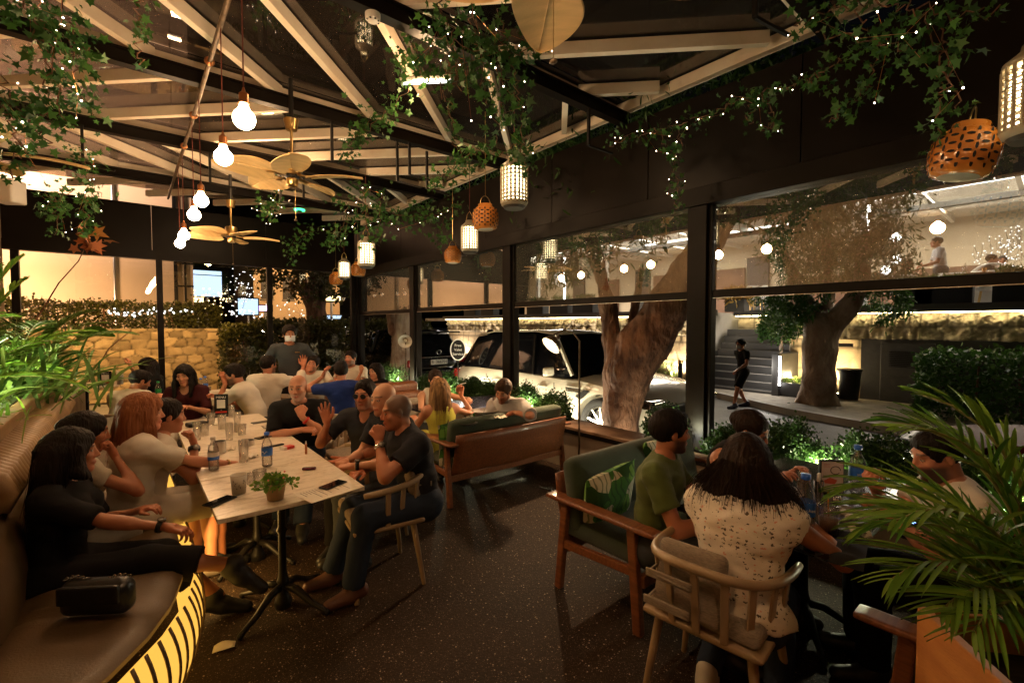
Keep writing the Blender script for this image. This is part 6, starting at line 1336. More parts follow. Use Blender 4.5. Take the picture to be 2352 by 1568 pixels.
# ---- banquette
bq = empty('banquette', (0, 0, 0), 0, 'long brown leather banquette with glowing ribbed front along the left', 'bench')
fe = [(-.22, 2.02), (-.10, 2.14), (.03, 2.34), (.12, 2.55), (.175, 2.8), (.19, 3.1), (.19, 3.6), (.19, 4.4), (.17, 5.2), (.13, 6.0)]; be = [(-.55, 2.30), (-.50, 2.42), (-.42, 2.65), (-.40, 2.85), (-.40, 3.0), (-.40, 3.3), (-.42, 3.8), (-.44, 4.6), (-.45, 5.4), (-.45, 6.2)]
def crv(L_, t):
    cl = [0]
    for a, b in zip(fe, fe[1:]): cl.append(cl[-1] + math.dist(a, b))
    t = float(np.interp(t * cl[-1], cl, range(len(fe)))); i = min(int(t), len(L_) - 2); f = t - i; a, b = L_[i], L_[i + 1]; return Vector((a[0] + (b[0] - a[0]) * f, a[1] + (b[1] - a[1]) * f, 0))
def seat(u, v): # u along, v across front->back
    f_, b_ = crv(fe, u), crv(be, u); p = f_.lerp(b_, v); e = min(1, v / .12); p.z = .43 + .035 * math.sin(e * math.pi / 2) - .03 * (1 - min(1, (1 - v) / .2)) ** 2 - (.012 if abs((u * 9) % 2.6 - 1.3) < .03 else 0); return p
MB().sheet(90, 14, seat).build('seat_cushion', M['leather'], bq, True)
def front(u, v):
    f_, g_ = crv(fe, u), crv(fe, min(1, u + .01)); d = (g_ - f_); d = d.normalized() if d.length > 0 else Vector((0, 1, 0))
    if u >= .99: d = (crv(fe, .99) - crv(fe, .98)).normalized()
    n = Vector((d.y, -d.x, 0)); z = .435 - v * .43; bul = .10 * math.sin(math.pi * (v * .8 + .12)) ** .8 - .04 * v; return f_ + n * bul + Vector((0, 0, z))
MB().sheet(120, 12, front).build('glowing_front', M['bench_glow'], bq, True)
nr = 54
for k in range(nr + 1):
    rb_ = MB(); u = k / nr * .995; pts = [front(u, v) for v in np.linspace(0, 1, 12)]; d = (front(min(u + .005, .995), .5) - front(u, .5)).normalized() if u < .99 else Vector((0, 1, 0)); n = Vector((d.y, -d.x, 0))
    rb_.sheet(1, 11, lambda a_, b_: pts[int(round(b_ * 11))] + d * (a_ - .5) * .015 + n * .006)
    rb_.build('rib', M['leather'], bq, True).modifiers.new('t', 'SOLIDIFY').thickness = .006
MB().sheet(60, 2, lambda u, v: crv(fe, u) + Vector((.0, 0, .425 + v * .02))).build('seat_lip', M['leather'], bq, True)
MB().prism([(-.225, 2.02, 0), (-.6, 2.3, 0), (-.6, 2.33, 0), (-.225, 2.05, 0)], (0, 0, .02), (0, 0, .40)).build('end_panel', M['leather'], bq); MB().bar((-.225, 2.015, .425), (-.6, 2.295, .425), .012, .022).build('glow_strip', M['bench_glow'], bq)
def back1(u, v): b_ = crv(be, u); return b_ + Vector((-.0 - .10 * v + .04 * math.sin(math.pi * v) , 0, .42 + v * .46))
MB().sheet(50, 10, back1).build('back_cushion', M['leather'], bq, True)
ch = MB()
for k in range(52):
    y = 3.05 + k * .062; pts = [Vector((-.47 - .0 * k, y, .86)), Vector((-.44, y + .005, .93)), Vector((-.47, y + .01, 1.0)), Vector((-.56, y + .02, 1.05))]
    ch.tube([Vector((p.x - .02 * (y - 3) / 3, p.y, p.z)) for p in pts], .036, 8)
ch.build('channelled_roll', M['leather_tan'], bq, True)
MB().prism([(-.53, 2.2, 0), (-.60, 8.0, 0), (-.66, 8.0, 0), (-.62, 2.2, 0)], (0, 0, .95), (0, 0, .20)).build('top_board', M['leather_tan'], bq, bevel=.01)
MB().prism([(-.50, 2.2, 0), (-.46, 8.0, 0), (-.62, 8.0, 0), (-.62, 2.2, 0)], (0, 0, 0), (0, 0, .93)).build('core', M['leather'], bq)
light('bench_light', 'AREA', (.33, 3.4, .28), 3, (1, .55, .15), .4, target=(.8, 3.4, .1))
# floor litter
o = MB().sheet(6, 3, lambda u, v: Vector(((u - .5) * .10, (v - .5) * .06, .004 + .012 * math.sin(u * 4) * v + .008 * u))).build('paper_napkin', M['paper'], None, True); o.modifiers.new('t', 'SOLIDIFY').thickness = .002
o.location = PZ(515, 1486, .004); o.rotation_euler = (0, 0, R(-15)); tag(o, 'crumpled white napkin lying on the floor by the table foot', 'napkin')
# ---- floor lamps
def floor_lamp(label, xy, head, target, lit, rz=0):
    l = empty('floor_lamp', (xy[0], xy[1], 0), 0, label, 'floor lamp', 'slim floor lamps with metal dome shades'); h = Vector(head) - Vector((xy[0], xy[1], 0))
    MB().lathe([(.001, 0), (.14, 0), (.14, .012), (.02, .02), (.001, .02)], 24).build('base', M['black'], l, auto=40)
    MB().tube([(0, 0, .02), (0, 0, h.z - .15), (0, 0, h.z + .02), tuple(Vector((0, 0, h.z + .12)).lerp(h + Vector((0, 0, .12)), .25)), tuple(Vector((0, 0, h.z + .15)).lerp(h + Vector((0, 0, .14)), .6)), tuple(h + Vector((0, 0, .09)))], .010, 8).build('pole', M['old_pipe'], l, True)
    d = (Vector(target) - Vector(head)).normalized(); x, y, _ = basis(d); T = Matrix((x, y, d)).transposed()
    MB().lathe([(.001, -.10), (.02, -.10), (.025, -.06), (.06, -.045), (.10, -.01), (.125, .06), (.122, .06), (.095, -.005), (.05, -.04), (.001, -.05)], 26, h, T).build('shade', M['old_pipe'] if lit else M['cream_glaze'], l, True)
    MB().sphere(h + d * .005, .032, 12, 8).build('bulb', M['lamp_in'] if lit else M['ceramic'], l, True)
    MB().lathe([(.120, .058), (.092, -.003), (.048, -.036)], 26, h, T).build('inner_reflector', M['white_paint'], l, True)
    if lit: light('floor_lamp_light', 'SPOT', tuple(Vector(head) + d * .045), lit, (1, .62, .32), .035, target=tuple(Vector(head) + d), spot=168, blend=.3)
hd_ = PD(1272, 786, 5.35); floor_lamp('lit floor lamp with tilted dome shade in front of the white car', (PX(1330, 1000, 3.86).x, PX(1330, 1000, 3.86).y), hd_, hd_ + Vector((-.72, .12, -.62)), 60)
h2 = PD(931, 782, 8.3); floor_lamp('unlit floor lamp with pale shade in front of the slim tree', (h2.x + .02, h2.y + .03), h2, h2 + Vector((-.5, -.8, -.2)), 0)
# ---- planter trough with lush plants on the left
tr = empty('planter_trough', (-1.1, 5, 0), 0, 'long black planter trough behind the banquette filled with lit plants', 'planter')
MB().b2((.36, -3.2, 0), (.42, 3.2, 1.10)).build('side', M['black'], tr); MB().b2((.34, -3.2, 1.10), (.44, 3.2, 1.14)).build('rim', M['steel'], tr); MB().b2((-.48, -3.2, .9), (.355, 3.2, 1.02)).build('soil', M['soil'], tr); MB().b2((-.48, 3.14, 0), (.42, 3.2, 1.10)).build('end', M['black'], tr)
def frond(P0, d0, L, lw, nleaf, droop, w_, P_, D_, S_, stem, r=.006, lift=0):
    pts = []; d = Vector(d0).normalized(); p = Vector(P0); n = 12
    for i in range(n + 1): pts.append(p.copy()); d = (d + Vector((0, 0, -droop / n * (i / n + .3) * 2))).normalized(); p = p + d * L / n
    stem.tube(pts, [r * (1 - .75 * i / n) for i in range(n + 1)], 5)
    for k in range(nleaf):
        t = .22 + .78 * k / (nleaf - 1); x = t * n; i = min(int(x), n - 1); q_ = pts[i].lerp(pts[i + 1], x - i); dd = (pts[i + 1] - pts[i]).normalized(); sd = dd.cross(Vector((0, 0, 1))); sd = sd.normalized() if sd.length > .01 else Vector((1, 0, 0)); nn = sd.cross(dd).normalized()
        ll = lw * (math.sin(math.pi * min(1, (t * .8 + .18))) ** .6) * (.9 + .2 * random.random())
        for s_ in (-1, 1): P_.append(q_); D_.append((dd * (.55 + .5 * t) + sd * s_ * (1.0 - .35 * t) + nn * .25).normalized()); S_.append(ll)
def bladeleaves(P_, D_, S_, w_=.028, sag=.25, seg=5):
    P_, D_, S_ = np.array([tuple(p) for p in P_]), np.array([tuple(p) for p in D_]), np.array(S_); n = len(P_); up_ = np.array([0, 0, 1.]); s_ = np.cross(D_, up_); s_ /= np.linalg.norm(s_, axis=1, keepdims=True) + 1e-9
    ph = RNG.normal(size=n) * .5; w0 = np.cross(s_, D_); s2 = s_ * np.cos(ph)[:, None] + w0 * np.sin(ph)[:, None]
    t = np.linspace(0, 1, seg + 1); prof = np.sin(np.pi * np.clip(t * .85 + .12, 0, 1)) ** .7; prof[-1] = .02
    C_ = P_[:, None] + D_[:, None] * (S_[:, None] * t)[..., None] - up_ * (sag * S_[:, None] * t ** 2)[..., None]
    A = C_ + s2[:, None] * (w_ / 2 * prof)[None, :, None] + up_ * .003; B_ = C_ - s2[:, None] * (w_ / 2 * prof)[None, :, None] + up_ * .003; m_ = C_
    V = np.stack([A, m_, B_], 2).reshape(-1, 3); F = []
    base = np.arange(n)[:, None] * (seg + 1) * 3
    for k in range(seg):
        for c in (0, 1): F.append(np.stack([base[:, 0] + k * 3 + c, base[:, 0] + k * 3 + c + 1, base[:, 0] + (k + 1) * 3 + c + 1, base[:, 0] + (k + 1) * 3 + c], 1))
    tint = np.repeat(np.clip(RNG.normal(.45, .28, n), 0, 1), (seg + 1) * 3); return V, np.concatenate(F), tint
def palm(label, base, nf, L, lw, dirs=None, droop=1.0, w_=.026, mt='palm_leaf', nleaf=26, name='palm', z0=0, group=None, cat='palm'):
    e = empty(name, base, 0, label, cat, group); P_, D_, S_ = [], [], []; stem = MB()
    for k in range(nf):
        if dirs: a, elv, l_ = dirs[k]
        else: a, elv, l_ = 360 * k / nf + random.uniform(-15, 15), random.uniform(45, 82), L * random.uniform(.75, 1.1)
        if dirs: l_ *= .64
        a = R(a); d = Vector((math.cos(R(elv)) * math.sin(a), math.cos(R(elv)) * math.cos(a), math.sin(R(elv)))); st0 = Vector((d.x * .05, d.y * .05, z0)); frond(st0, d, l_, lw, nleaf, droop, w_, P_, D_, S_, stem, .011)
    V, F, t = bladeleaves(P_, D_, S_, w_); npmesh('leaves', V, F, M[mt], e, True, t); stem.build('stalks', M['lush_stem'] if 'lush_stem' in M else mat('lush_stem', (.16, .16, .04), .5), e, True); return e
palm('feathery palm glowing green at the far end of the left planter', (-.95, 6.9, 1.0), 16, 1.15, .30, None, .9, .022, 'lush'); palm('lower feathery palm in the left planter beside the leather bench', (-1.05, 5.6, 1.0), 9, .8, .26, None, 1.3, .02, 'lush'); palm('dark feathery palm at the left edge of the planter', (-1.25, 5.0, 1.0), 14, 1.05, .28, None, 1.1, .024, 'palm_leaf'); palm('bushy palm against the apricot wall at mid height', (-1.2, 5.9, 1.0), 15, 1.45, .32, None, .7, .022, 'palm_leaf')
def grass_clump(label, base, n, L, mt='lush', w_=.02, spread=.25, group='grassy plants in the left planter'):
    e = empty('strap_leaf_plant', base, 0, label, 'plant', group); a = RNG.uniform(0, 2 * math.pi, n); elv = RNG.uniform(.7, 1.5, n); D_ = np.stack([np.cos(elv) * np.cos(a), np.cos(elv) * np.sin(a), np.sin(elv)], 1); P_ = np.stack([np.cos(a) * .04, np.sin(a) * .04, a * 0], 1) + RNG.normal(size=(n, 3)) * (spread, spread, .02); P_[:, 2] = 0
    V, F, t = bladeleaves(P_, D_, L * RNG.uniform(.6, 1.15, n), w_, .45, 7); npmesh('leaves', V, F, M[mt], e, True, t); return e
grass_clump('bright strap leaved clump low in the left planter', (-.95, 5.3, 1.0), 240, .95, 'lush', .03); grass_clump('second bright grassy clump by the end of the leather board', (-.9, 6.3, 1.0), 240, 1.0, 'lush', .03); grass_clump('upright lit clump with a pointed leaf against the stone wall', (-.95, 7.4, 1.0), 60, .7, 'lush', .035, .12); grass_clump('spiky dark clump at the very left of the planter', (-1.05, 4.1, 1.0), 90, .55, 'palm_leaf')
b = PD(190, 560, 5.5); br = empty('branch_plant', (-1.0, 6.0, 1.0), 0, 'leaning bare branch with red and tan leaves at its tip', 'plant'); bo = Vector((-1.0, 6.0, 1.0))
MB().tube([(0, 0, 0)] + [PD(x, y, d) - bo for x, y, d in ((95, 715, 6.3), (135, 650, 6.1), (180, 600, 5.7), (200, 560, 5.4))], [.012, .010, .008, .006, .004], 6).build('stem', M['bark'], br, True)
V, F, t = leaves([tuple(PD(200 + dx, 550 + dy, 5.4) - bo) for dx, dy in RNG.normal(size=(16, 2)) * 16], 'ivy', .14, None, -.6); npmesh('leaves', V, F, M['red_leaf'], br, False, t)
MB().tube([PD(x, y, 7) - bo for x, y in ((205, 875), (250, 800), (300, 760))], .008, 5).build('lower_stem', M['bark'], br, True)
e = empty('broad_leaf', (-.85, 6.9, 1.0), 0, 'single big arching green leaf in front of the stone wall', 'plant'); bb = Vector((-.85, 6.9, 1.0))
def bl_(u, v): a = PD(175 + u * 90, 772 - 12 * math.sin(u * 3.1), 7.2) - bb; w_ = .10 * math.sin(math.pi * min(1, u * .9 + .08)) ** .7; return a + Vector((0, .02, 1)).normalized() * (v - .5) * 2 * w_ * .8 + Vector((0, -.05 * abs(v - .5), 0))
MB().sheet(14, 4, bl_).build('leaf', M['palm_leaf'], e, True); MB().tube([(0, 0, 0), PD(150, 800, 7.2) - bb, PD(175, 772, 7.2) - bb], .008, 5).build('stalk', M['lush_stem'], e, True)
for i, (x, y_, z, e_, lb) in enumerate(((-1.0, 5.5, 1.06, 34, 'garden spotlight deep in the left planter'), (-1.0, 6.6, 1.06, 40, 'garden spotlight among the bright plants near the stone wall'), (-.95, 4.6, 1.06, 14, 'garden spotlight under the dark palm at the left edge'))):
    s_ = empty('garden_spotlight', (x, y_, z - .04), 0, lb, 'spotlight', 'small garden spotlights in the left planter'); MB().cyl((0, 0, 0), (.02, 0, .05), .022, .03, 12).build('housing', M['black'], s_, auto=40); MB().sphere((.022, 0, .055), .02, 10, 6).build('lens', M['spot_white'], s_, True)
    light('plant_glow', 'POINT', (x + .05, y_, z + .16), e_ * 1.7, (.95, 1, .62), .04)
# ---- palm in the wooden box, lower right
bx = empty('wooden_planter', (2.0, 0, 0), 0, 'square orange brown wooden planter box at the lower right corner', 'planter')
c0, c1, c2_ = PD(2105, 1430, 1.55), PD(2352, 1545, 1.15), PD(2190, 1345, 1.85)
v1 = Vector((c1.x - c0.x, c1.y - c0.y, 0)); v1 = v1.normalized(); v2 = Vector((c2_.x - c0.x, c2_.y - c0.y, 0)); v2 = (v2 - v1 * v2.dot(v1)).normalized(); SZ = .62; zt = .76; o0 = Vector((c0.x, c0.y, 0)) - Vector((2, 0, 0))
def bxp(a, b, z): return o0 + v1 * a + v2 * b + Vector((0, 0, z))
def wallp(a0, b0, a1, b1): b = MB(); P = [bxp(a0, b0, 0), bxp(a1, b0, 0), bxp(a1, b1, 0), bxp(a0, b1, 0)]; return b.prism(P, (0, 0, 0.02), (0, 0, zt - .02))
mat('planter_wood', (.60, .27, .08), .5, col2=(.48, .19, .05), nscale=3, bump=.2, bscale=40, stretch=(1, 1, 6))
for q_ in ((0, 0, SZ, .03), (0, SZ - .03, SZ, SZ), (0, .031, .03, SZ - .031), (SZ - .03, .031, SZ, SZ - .031)): wallp(*q_).build('side_board', M['planter_wood'], bx, bevel=.004)
MB().prism([bxp(.03, .03, 0), bxp(SZ - .03, .03, 0), bxp(SZ - .03, SZ - .03, 0), bxp(.03, SZ - .03, 0)], (0, 0, .5), (0, 0, .15)).build('soil', M['soil'], bx)
pc = bxp(SZ * .40, SZ * .34, .64) + Vector((2, 0, 0)); PAL = (pc.x, pc.y, pc.z)
def az(px, py, z_=None):
    t = PD(px, py, 2.0); return math.degrees(math.atan2(t.x - pc.x, t.y - pc.y))
palm('large areca palm in the wooden box arching in from the right', PAL, 13, 1.2, .32, [(-50, 80, 1.3), (-68, 76, .95), (-40, 84, 1.5), (-20, 79, 1.35), (-58, 77, .95), (-78, 82, 1.0), (0, 84, 1.45), (20, 74, 1.2), (50, 75, 1.0), (-30, 78, 1.2), (-47, 76, 1.1), (-35, 86, 1.2), (-15, 86, 1.5), (-55, 83, 1.35), (-25, 74, .9), (5, 80, 1.1)], 1.75, .0115, 'palm_leaf', 24)
# ================================================================ THINGS ON TABLES
TT = .7515
def bottle(label, loc, s=1., cap='blue_plastic', lab='label_blue', txt=None, rz=0, group='small plastic water bottles', h=.21):
    if 'label_blue' not in M: mat('label_blue', (.02, .13, .55), .35); mat('label_white', (.55, .55, .52), .4)
    b = empty('water_bottle', loc, rz, label, 'bottle', group); b.scale = (s, s, s)
    pr = [(.001, .004), (.026, .004), (.031, .012), (.030, .03), (.032, .05), (.029, .06), (.032, .07), (.032, .125), (.029, .15), (.018, .175), (.0125, .19), (.0125, h)]
    MB().lathe(pr, 20).build('bottle_shell', M['clear'], b, True); MB().lathe([(.001, h + .012), (.0155, h + .011), (.016, h - .006), (.0145, h - .008)], 16).build('cap', M[cap], b, True)
    MB().lathe([(.001, .008), (.027, .008), (.028, .09), (.001, .09)], 16).build('water', M['clear'], b, True)
    l = MB().lathe([(.0325, .075), (.0328, .076), (.0328, .122), (.0325, .123)], 24).build('label', M[lab], b, True)
    if txt: text('lettering', txt, .017, M['white_paint'] if lab == 'label_blue' else M['label_blue'], l, (0, -.0335, .098), (R(90), 0, 0), .0003)
    return b
def tumbler(label, loc, r=.036, h=.10, m='clear', drink=None, group='drinking glasses on the tables', pattern=False):
    g = empty('drinking_glass', loc, 0, label, 'glass', group); MB().lathe([(.001, .004), (r * .8, .004), (r * .82, .0), (r, h), (r - .003, h), (r * .76, .01), (.001, .01)], 20).build('glass_body', M[m], g, True)
    MB().lathe([(r - .001, h - .0015), (r, h), (r - .001, h + .0015)], 20).build('rim', M['chrome_thin'] if 'chrome_thin' in M else pane('chrome_thin', .5, .25), g, True)
    if drink: MB().lathe([(.001, .012), (r * .77, .012), (r * .77 + (r * .2) * .6, h * .62), (.001, h * .62)], 18).build('drink', M[drink], g, True)
    if pattern:
        b = MB()
        for k in range(16):
            a = random.uniform(-2.4, -.6) ; z = random.uniform(.03, .075); rr = r * (.83 + .17 * z / h) + .0006; o_ = Vector((rr * math.cos(a), rr * math.sin(a), z)); b.bar(o_, o_ + Vector((random.uniform(-.006, .006), 0, random.uniform(.005, .010))), .0022, .0008, (0, 1, 0))
        b.build('print', M['black'], g)
    return g
mat('cola', (.02, .006, .003), .15); mat('lemonade', (.45, .42, .18), .3); mat('icedcoffee', (.22, .11, .05), .3); mat('frosted', (.5, .47, .40), .35); mat('phone_glass', (.006, .006, .008), .06)
def phone(label, loc, rz, on=False, rot=None):
    p = empty('mobile_phone', loc, rz, label, 'phone', 'mobile phones on the tables')
    if rot: p.rotation_euler = rot
    MB().rbox((0, 0, .0045), (.074, .152, .008), .0038, 2).build('case', M['black'], p, True); MB().b2((-.033, -.071, .0087), (.033, .071, .0092)).build('screen', M['phone_glass'], p)
    if on:
        b = MB()
        for i in range(18): x, y = random.uniform(-.028, .028), random.uniform(-.062, .062); b.b2((x, y, .0094), (x + .007, y + .004, .0097))
        b.build('screen_icons', M['screen_icons'] if 'screen_icons' in M else emis('screen_icons', (.2, .35, 1), 5), p)
    return p
def plate(label, loc, r=.13, m='ceramic', food=None, group='plates and dishes on the tables'):
    p = empty('plate', loc, 0, label, 'plate', group); MB().lathe([(.001, .003), (r * .6, .003), (r * .62, .0), (r, .018), (r, .022), (r * .62, .009), (.001, .008)], 30).build('dish', M[m], p, True)
    if food:
        b = MB()
        for k in range(7): b.rbox((random.uniform(-.4, .4) * r, random.uniform(-.4, .4) * r, .018 + random.uniform(0, .008)), (.035, .03, .018), .008, 1)
        b.build('food', M[food], p, True)
    return p
def ashtray(label, loc, r=.045, h=.038): 
    a = empty('ashtray', loc, 0, label, 'ashtray', 'steel cups and ashtrays on the long table'); MB().lathe([(.001, .002), (r, .002), (r, h), (r - .003, h), (r - .004, .006), (.001, .006)], 24).build('bowl', M['steel'], a, auto=50)
    b = MB()
    for k in range(3): t = k * 2.1; b.box(((r - .002) * math.cos(t), (r - .002) * math.sin(t), h), (.012, .012, .004), t)
    b.build('rests', M['steel'], a); return a
def mug(label, loc):
    a = empty('steel_cup', loc, 0, label, 'cup', 'steel cups and ashtrays on the long table'); MB().lathe([(.001, .002), (.04, .002), (.042, .09), (.039, .09), (.037, .006), (.001, .006)], 24).build('cup_body', M['steel'], a, auto=50)
    MB().tube([(-.041, 0, .075), (-.07, 0, .07), (-.072, 0, .03), (-.041, 0, .02)], .004, 6).build('handle', M['steel'], a, True); return a
def napkin(label, loc, rz, s=.10):
    sd_ = random.uniform(0, 9)
    def f(u, v): x, y = (u - .5) * s, (v - .5) * s * .7; return Vector((x, y, .006 + .018 * abs(math.sin(u * 7 + sd_) * math.cos(v * 5 + sd_)) + .004 * math.sin(u * 20 + v * 13)))
    o = MB().sheet(12, 8, f).build('paper_napkin', M['paper'], None, True, loc=loc, rz=rz); o.modifiers.new('t', 'SOLIDIFY').thickness = .0015; return tag(o, label, 'napkin', 'crumpled white napkins')
def menu_stand(label, loc, rz, w=.13, h=.20, kind='photo'):
    s_ = empty('menu_stand', loc, rz, label, 'menu stand', 'menu stands on the tables'); MB().rbox((0, 0, h / 2), (w, .02, h), .004, 1).build('frame', M['black'], s_); MB().b2((-w * .4, -.03, 0), (w * .4, .03, .008)).build('foot', M['black'], s_)
    fr = [k for k in kids(s_)][0]
    if kind == 'photo':
        MB().b2((-w * .44, -.0125, h * .04), (w * .44, -.0105, h * .96)).build('card', MATS.get('card') or mat('card', (.62, .55, .52), .5), fr); pm = MATS.get('card_red') or mat('card_red', (.5, .08, .04), .5)
        b = MB(); b.prism([(-w * .3, -.0128, h * .30), (w * .1, -.0128, h * .28), (w * .2, -.0128, h * .40), (-w * .1, -.0128, h * .48), (-w * .35, -.0128, h * .38)], (0, 0, 0), (0, -.0006, 0)); b.build('picture', pm, fr)
        b = MB(); b.tube([(w * .12 + w * .2 * math.cos(a), -.0132, h * .70 + h * .12 * math.sin(a)) for a in np.linspace(0, 5.6, 16)], .0022, 4); b.b2((-w * .40, -.0132, h * .52), (-w * .1, -.0128, h * .535)); b.build('drawing', M['black'], fr)
        b = MB()
        for k in range(3): b.b2((-w * .36, -.0132, h * (.88 - k * .04)), (-w * .1, -.0128, h * (.89 - k * .04)))
        b.build('small_print', pm, fr)
    else:
        text('menu_writing', 'MENU', .034, M['white_paint'], fr, (0, -.0115, h * .84), (R(90), 0, 0), .0005); MB().b2((-w * .3, -.0125, h * .30), (w * .3, -.0105, h * .72)).build('white_square', M['white_paint'], fr)
        MB().b2((-w * .42, -.0125, h * .06), (w * .42, -.0105, h * .14)).build('red_band', M['red_plastic'], fr); b = MB(); b.sphere((0, -.011, h * .2), .004, 6, 4); b.build('dot', M['white_paint'], fr)
    return s_
def pot(label, loc, s=1., flowers=True):
    p = empty('potted_plant', loc, 0, label, 'potted plant', 'small potted plants on the tables'); p.scale = (s, s, s)
    MB().lathe([(.001, .002), (.040, .002), (.052, .075), (.052, .088), (.047, .088), (.045, .07), (.001, .07)], 12).build('paper_pot', MATS.get('kraft') or mat('kraft', (.42, .27, .12), .8, noise=.2, bump=.3, bscale=60), p, True)
    n = 260; a = RNG.uniform(0, 6.28, n); rr = RNG.uniform(0, .085, n) ** .9; P = np.stack([rr * np.cos(a), rr * np.sin(a), .085 + RNG.uniform(0, .06, n) * (1 - rr / .1)], 1); D = P * _v((7, 7, 2)) + RNG.normal(size=(n, 3)) * .35; V, F, t = leaves(P, 'oval', .024, D, up=.2); npmesh('foliage', V, F, M['palm_leaf'], p, False, t)
    st_ = MB()
    for k in range(22): q_ = Vector(P[k]); st_.tube([(0, 0, .06), q_ * .6 + Vector((0, 0, .04)), q_ + Vector((0, 0, .01))], .0012, 4)
    st_.build('stems', M['lush_stem'], p)
    if flowers:
        b = MB()
        for x, y, z in ((-.01, -.06, .11), (.03, -.05, .125), (.05, .01, .14), (-.04, -.03, .12)): b.sphere((x, y, z), .006, 6, 4)
        b.build('flowers', MATS.get('pink') or mat('pink', (.7, .25, .22), .6), p, True)
    return p
def at(px, py, z=TT): p = PZ(px, py, z); return (p.x, p.y, z)
pot('potted plant with tiny pink flowers on the near marble table', at(633, 1146), 1.0)
phone('black phone at the near left corner of the marble table', at(505, 1152), R(-58)); tag(MB().b2((-.105, -.15, 0), (.105, .15, .0012)).build('paper_menu', M['paper'], None, loc=at(752, 1127), rz=R(-78)), 'printed paper sheet at the near right corner of the marble table', 'paper')
pm_ = [o for o in bpy.data.objects if o.name.startswith('paper_menu')][0]; b = MB()
for k in range(14): b.b2((-.08, -.12 + k * .017, .0014), (-.08 + random.uniform(.05, .15), -.117 + k * .017, .0017))
b.build('print', M['black_matte'], pm_)
phone('black phone lying on the printed sheet', at(765, 1114, TT + .002), R(-66)); tumbler('frosted glass with black flower print beside the potted plant', at(549, 1132), .042, .105, 'frosted', pattern=True)
tumbler('clear glass leaning light behind the potted plant', at(597, 1116), .038, .095); tumbler('low clear glass left of the potted plant', at(580, 1110), .036, .06)
b_ = bottle('empty bottle with white and blue label and no cap', at(491, 1080), 1.0, 'label_white' if 'label_white' in M else 'plastic_white', 'plastic_white', None, R(-35)); MB().lathe([(.0327, .075), (.0331, .076), (.0331, .095), (.0327, .096)], 24).build('blue_band', M['blue_plastic'], b_, True)
b_ = bottle('full water bottle with blue cap and blue label on the marble table', at(614, 1071), 1.05, rz=R(-38))
sq = MB(); sq.tube([(-.016 + .032 * t, -.0338 + .003 * (2 * t - 1) ** 2, .099 + .006 * math.sin(t * 9)) for t in np.linspace(0, 1, 14)], .0016, 4); sq.sphere((-.004, -.0338, .088), .002, 5, 4); sq.sphere((.003, -.0338, .088), .002, 5, 4); sq.build('script_writing', M['white_paint'], [k for k in kids(b_) if k.name.startswith('label')][0], True)
for px, py, h, r, lb in ((453, 1010, .15, .03, 'tall clear glass with a blue cup lid by the left table edge'), (527, 1010, .14, .03, 'tall clear glass behind the steel cup'), (510, 985, .13, .035, 'clear carafe like glass in the middle of the table'), (545, 978, .13, .032, 'tall clear glass beside the menu stand'), (485, 975, .11, .036, 'rounded clear glass on the far left of the long table'), (560, 1060, .15, .033, 'tall empty glass left of the blue capped bottle'), (470, 1000, .10, .035, 'short clear glass beside the tall one at left'), (556, 998, .09, .035, 'short clear glass near the ashtray'), (532, 958, .12, .033, 'clear glass close to the far end of the long table')):
    tumbler(lb, at(px, py), r, h)
mug('steel cup with handle in the middle of the marble table', at(505, 1040)); ashtray('round steel ashtray right of the steel cup', at(568, 1022), .05, .04); ashtray('second steel ashtray beyond the first', at(548, 990), .035, .06)
phone('black phone beside the ashtray on the far part of the table', at(609, 1004), R(-70)); phone('black phone with red case near the far table end', at(598, 970), R(-80))
for px, py, rz, s_, lb in ((575, 1090, 20, .14, 'large crumpled napkin behind the potted plant'), (577, 1051, 40, .09, 'crumpled napkin near the blue capped bottle'), (533, 1032, 80, .08, 'crumpled napkin beside the steel cup'), (503, 975, 10, .10, 'upright crumpled napkin among the far glasses'), (633, 988, 50, .10, 'napkin on the clear tray at the far end'), (447, 1012, 0, .05, 'small napkin scrap by the left edge')): napkin(lb, at(px, py), R(rz), s_)
tag(MB().rbox((0, 0, .008), (.024, .085, .016), .006, 2).build('lighter', mat('dark_red', (.09, .01, .02), .25), None, True, loc=at(710, 1078), rz=R(60)), 'dark red lighter lying near the right table edge', 'lighter')
v_ = empty('vape_pen', at(703, 1042), 0, 'upright brown vape pen with white tip on the table edge', 'vape pen'); MB().cyl((0, 0, 0), (0, 0, .075), .0085, n=12).build('barrel', M['copper'], v_, auto=40); MB().cyl((0, 0, .0755), (0, 0, .095), .006, .004, 12).build('tip', M['white_paint'], v_, auto=40)
pk = empty('cigarette_pack', at(660, 1030), R(-70), 'red and white cigarette pack on the marble table', 'cigarette pack'); MB().rbox((0, 0, .011), (.056, .088, .022), .003, 1).build('box', M['red_plastic'], pk); MB().b2((-.0285, -.0445, .001), (.0285, -.02, .0225)).build('white_end', M['white_paint'], pk)
tag(MB().rbox((0, 0, .006), (.03, .11, .012), .004, 2).build('folded_knife', M['black'], None, True, loc=at(635, 1024), rz=R(-75)), 'slim black case beside the red pack', 'case')
tr_ = tag(MB().sheet(10, 8, lambda u, v: Vector(((u - .5) * .16, (v - .5) * .13, .003 + .03 * max(abs(u - .5) * 2, abs(v - .5) * 2) ** 6))).build('clear_tray', M['clear'], None, True, loc=at(627, 985), rz=R(10)), 'clear plastic food tray at the far end of the long table', 'tray'); tr_.modifiers.new('t', 'SOLIDIFY').thickness = .002
tag(MB().rbox((0, 0, .02), (.10, .16, .04), .012, 2).build('sunglasses_case', M['black'], None, True, loc=at(452, 978), rz=R(-75)), 'black glasses case by the left edge of the long table', 'case')
menu_stand('black stand reading MENU on the far marble table', at(509, 950), R(-25), .13, .21, 'menu')
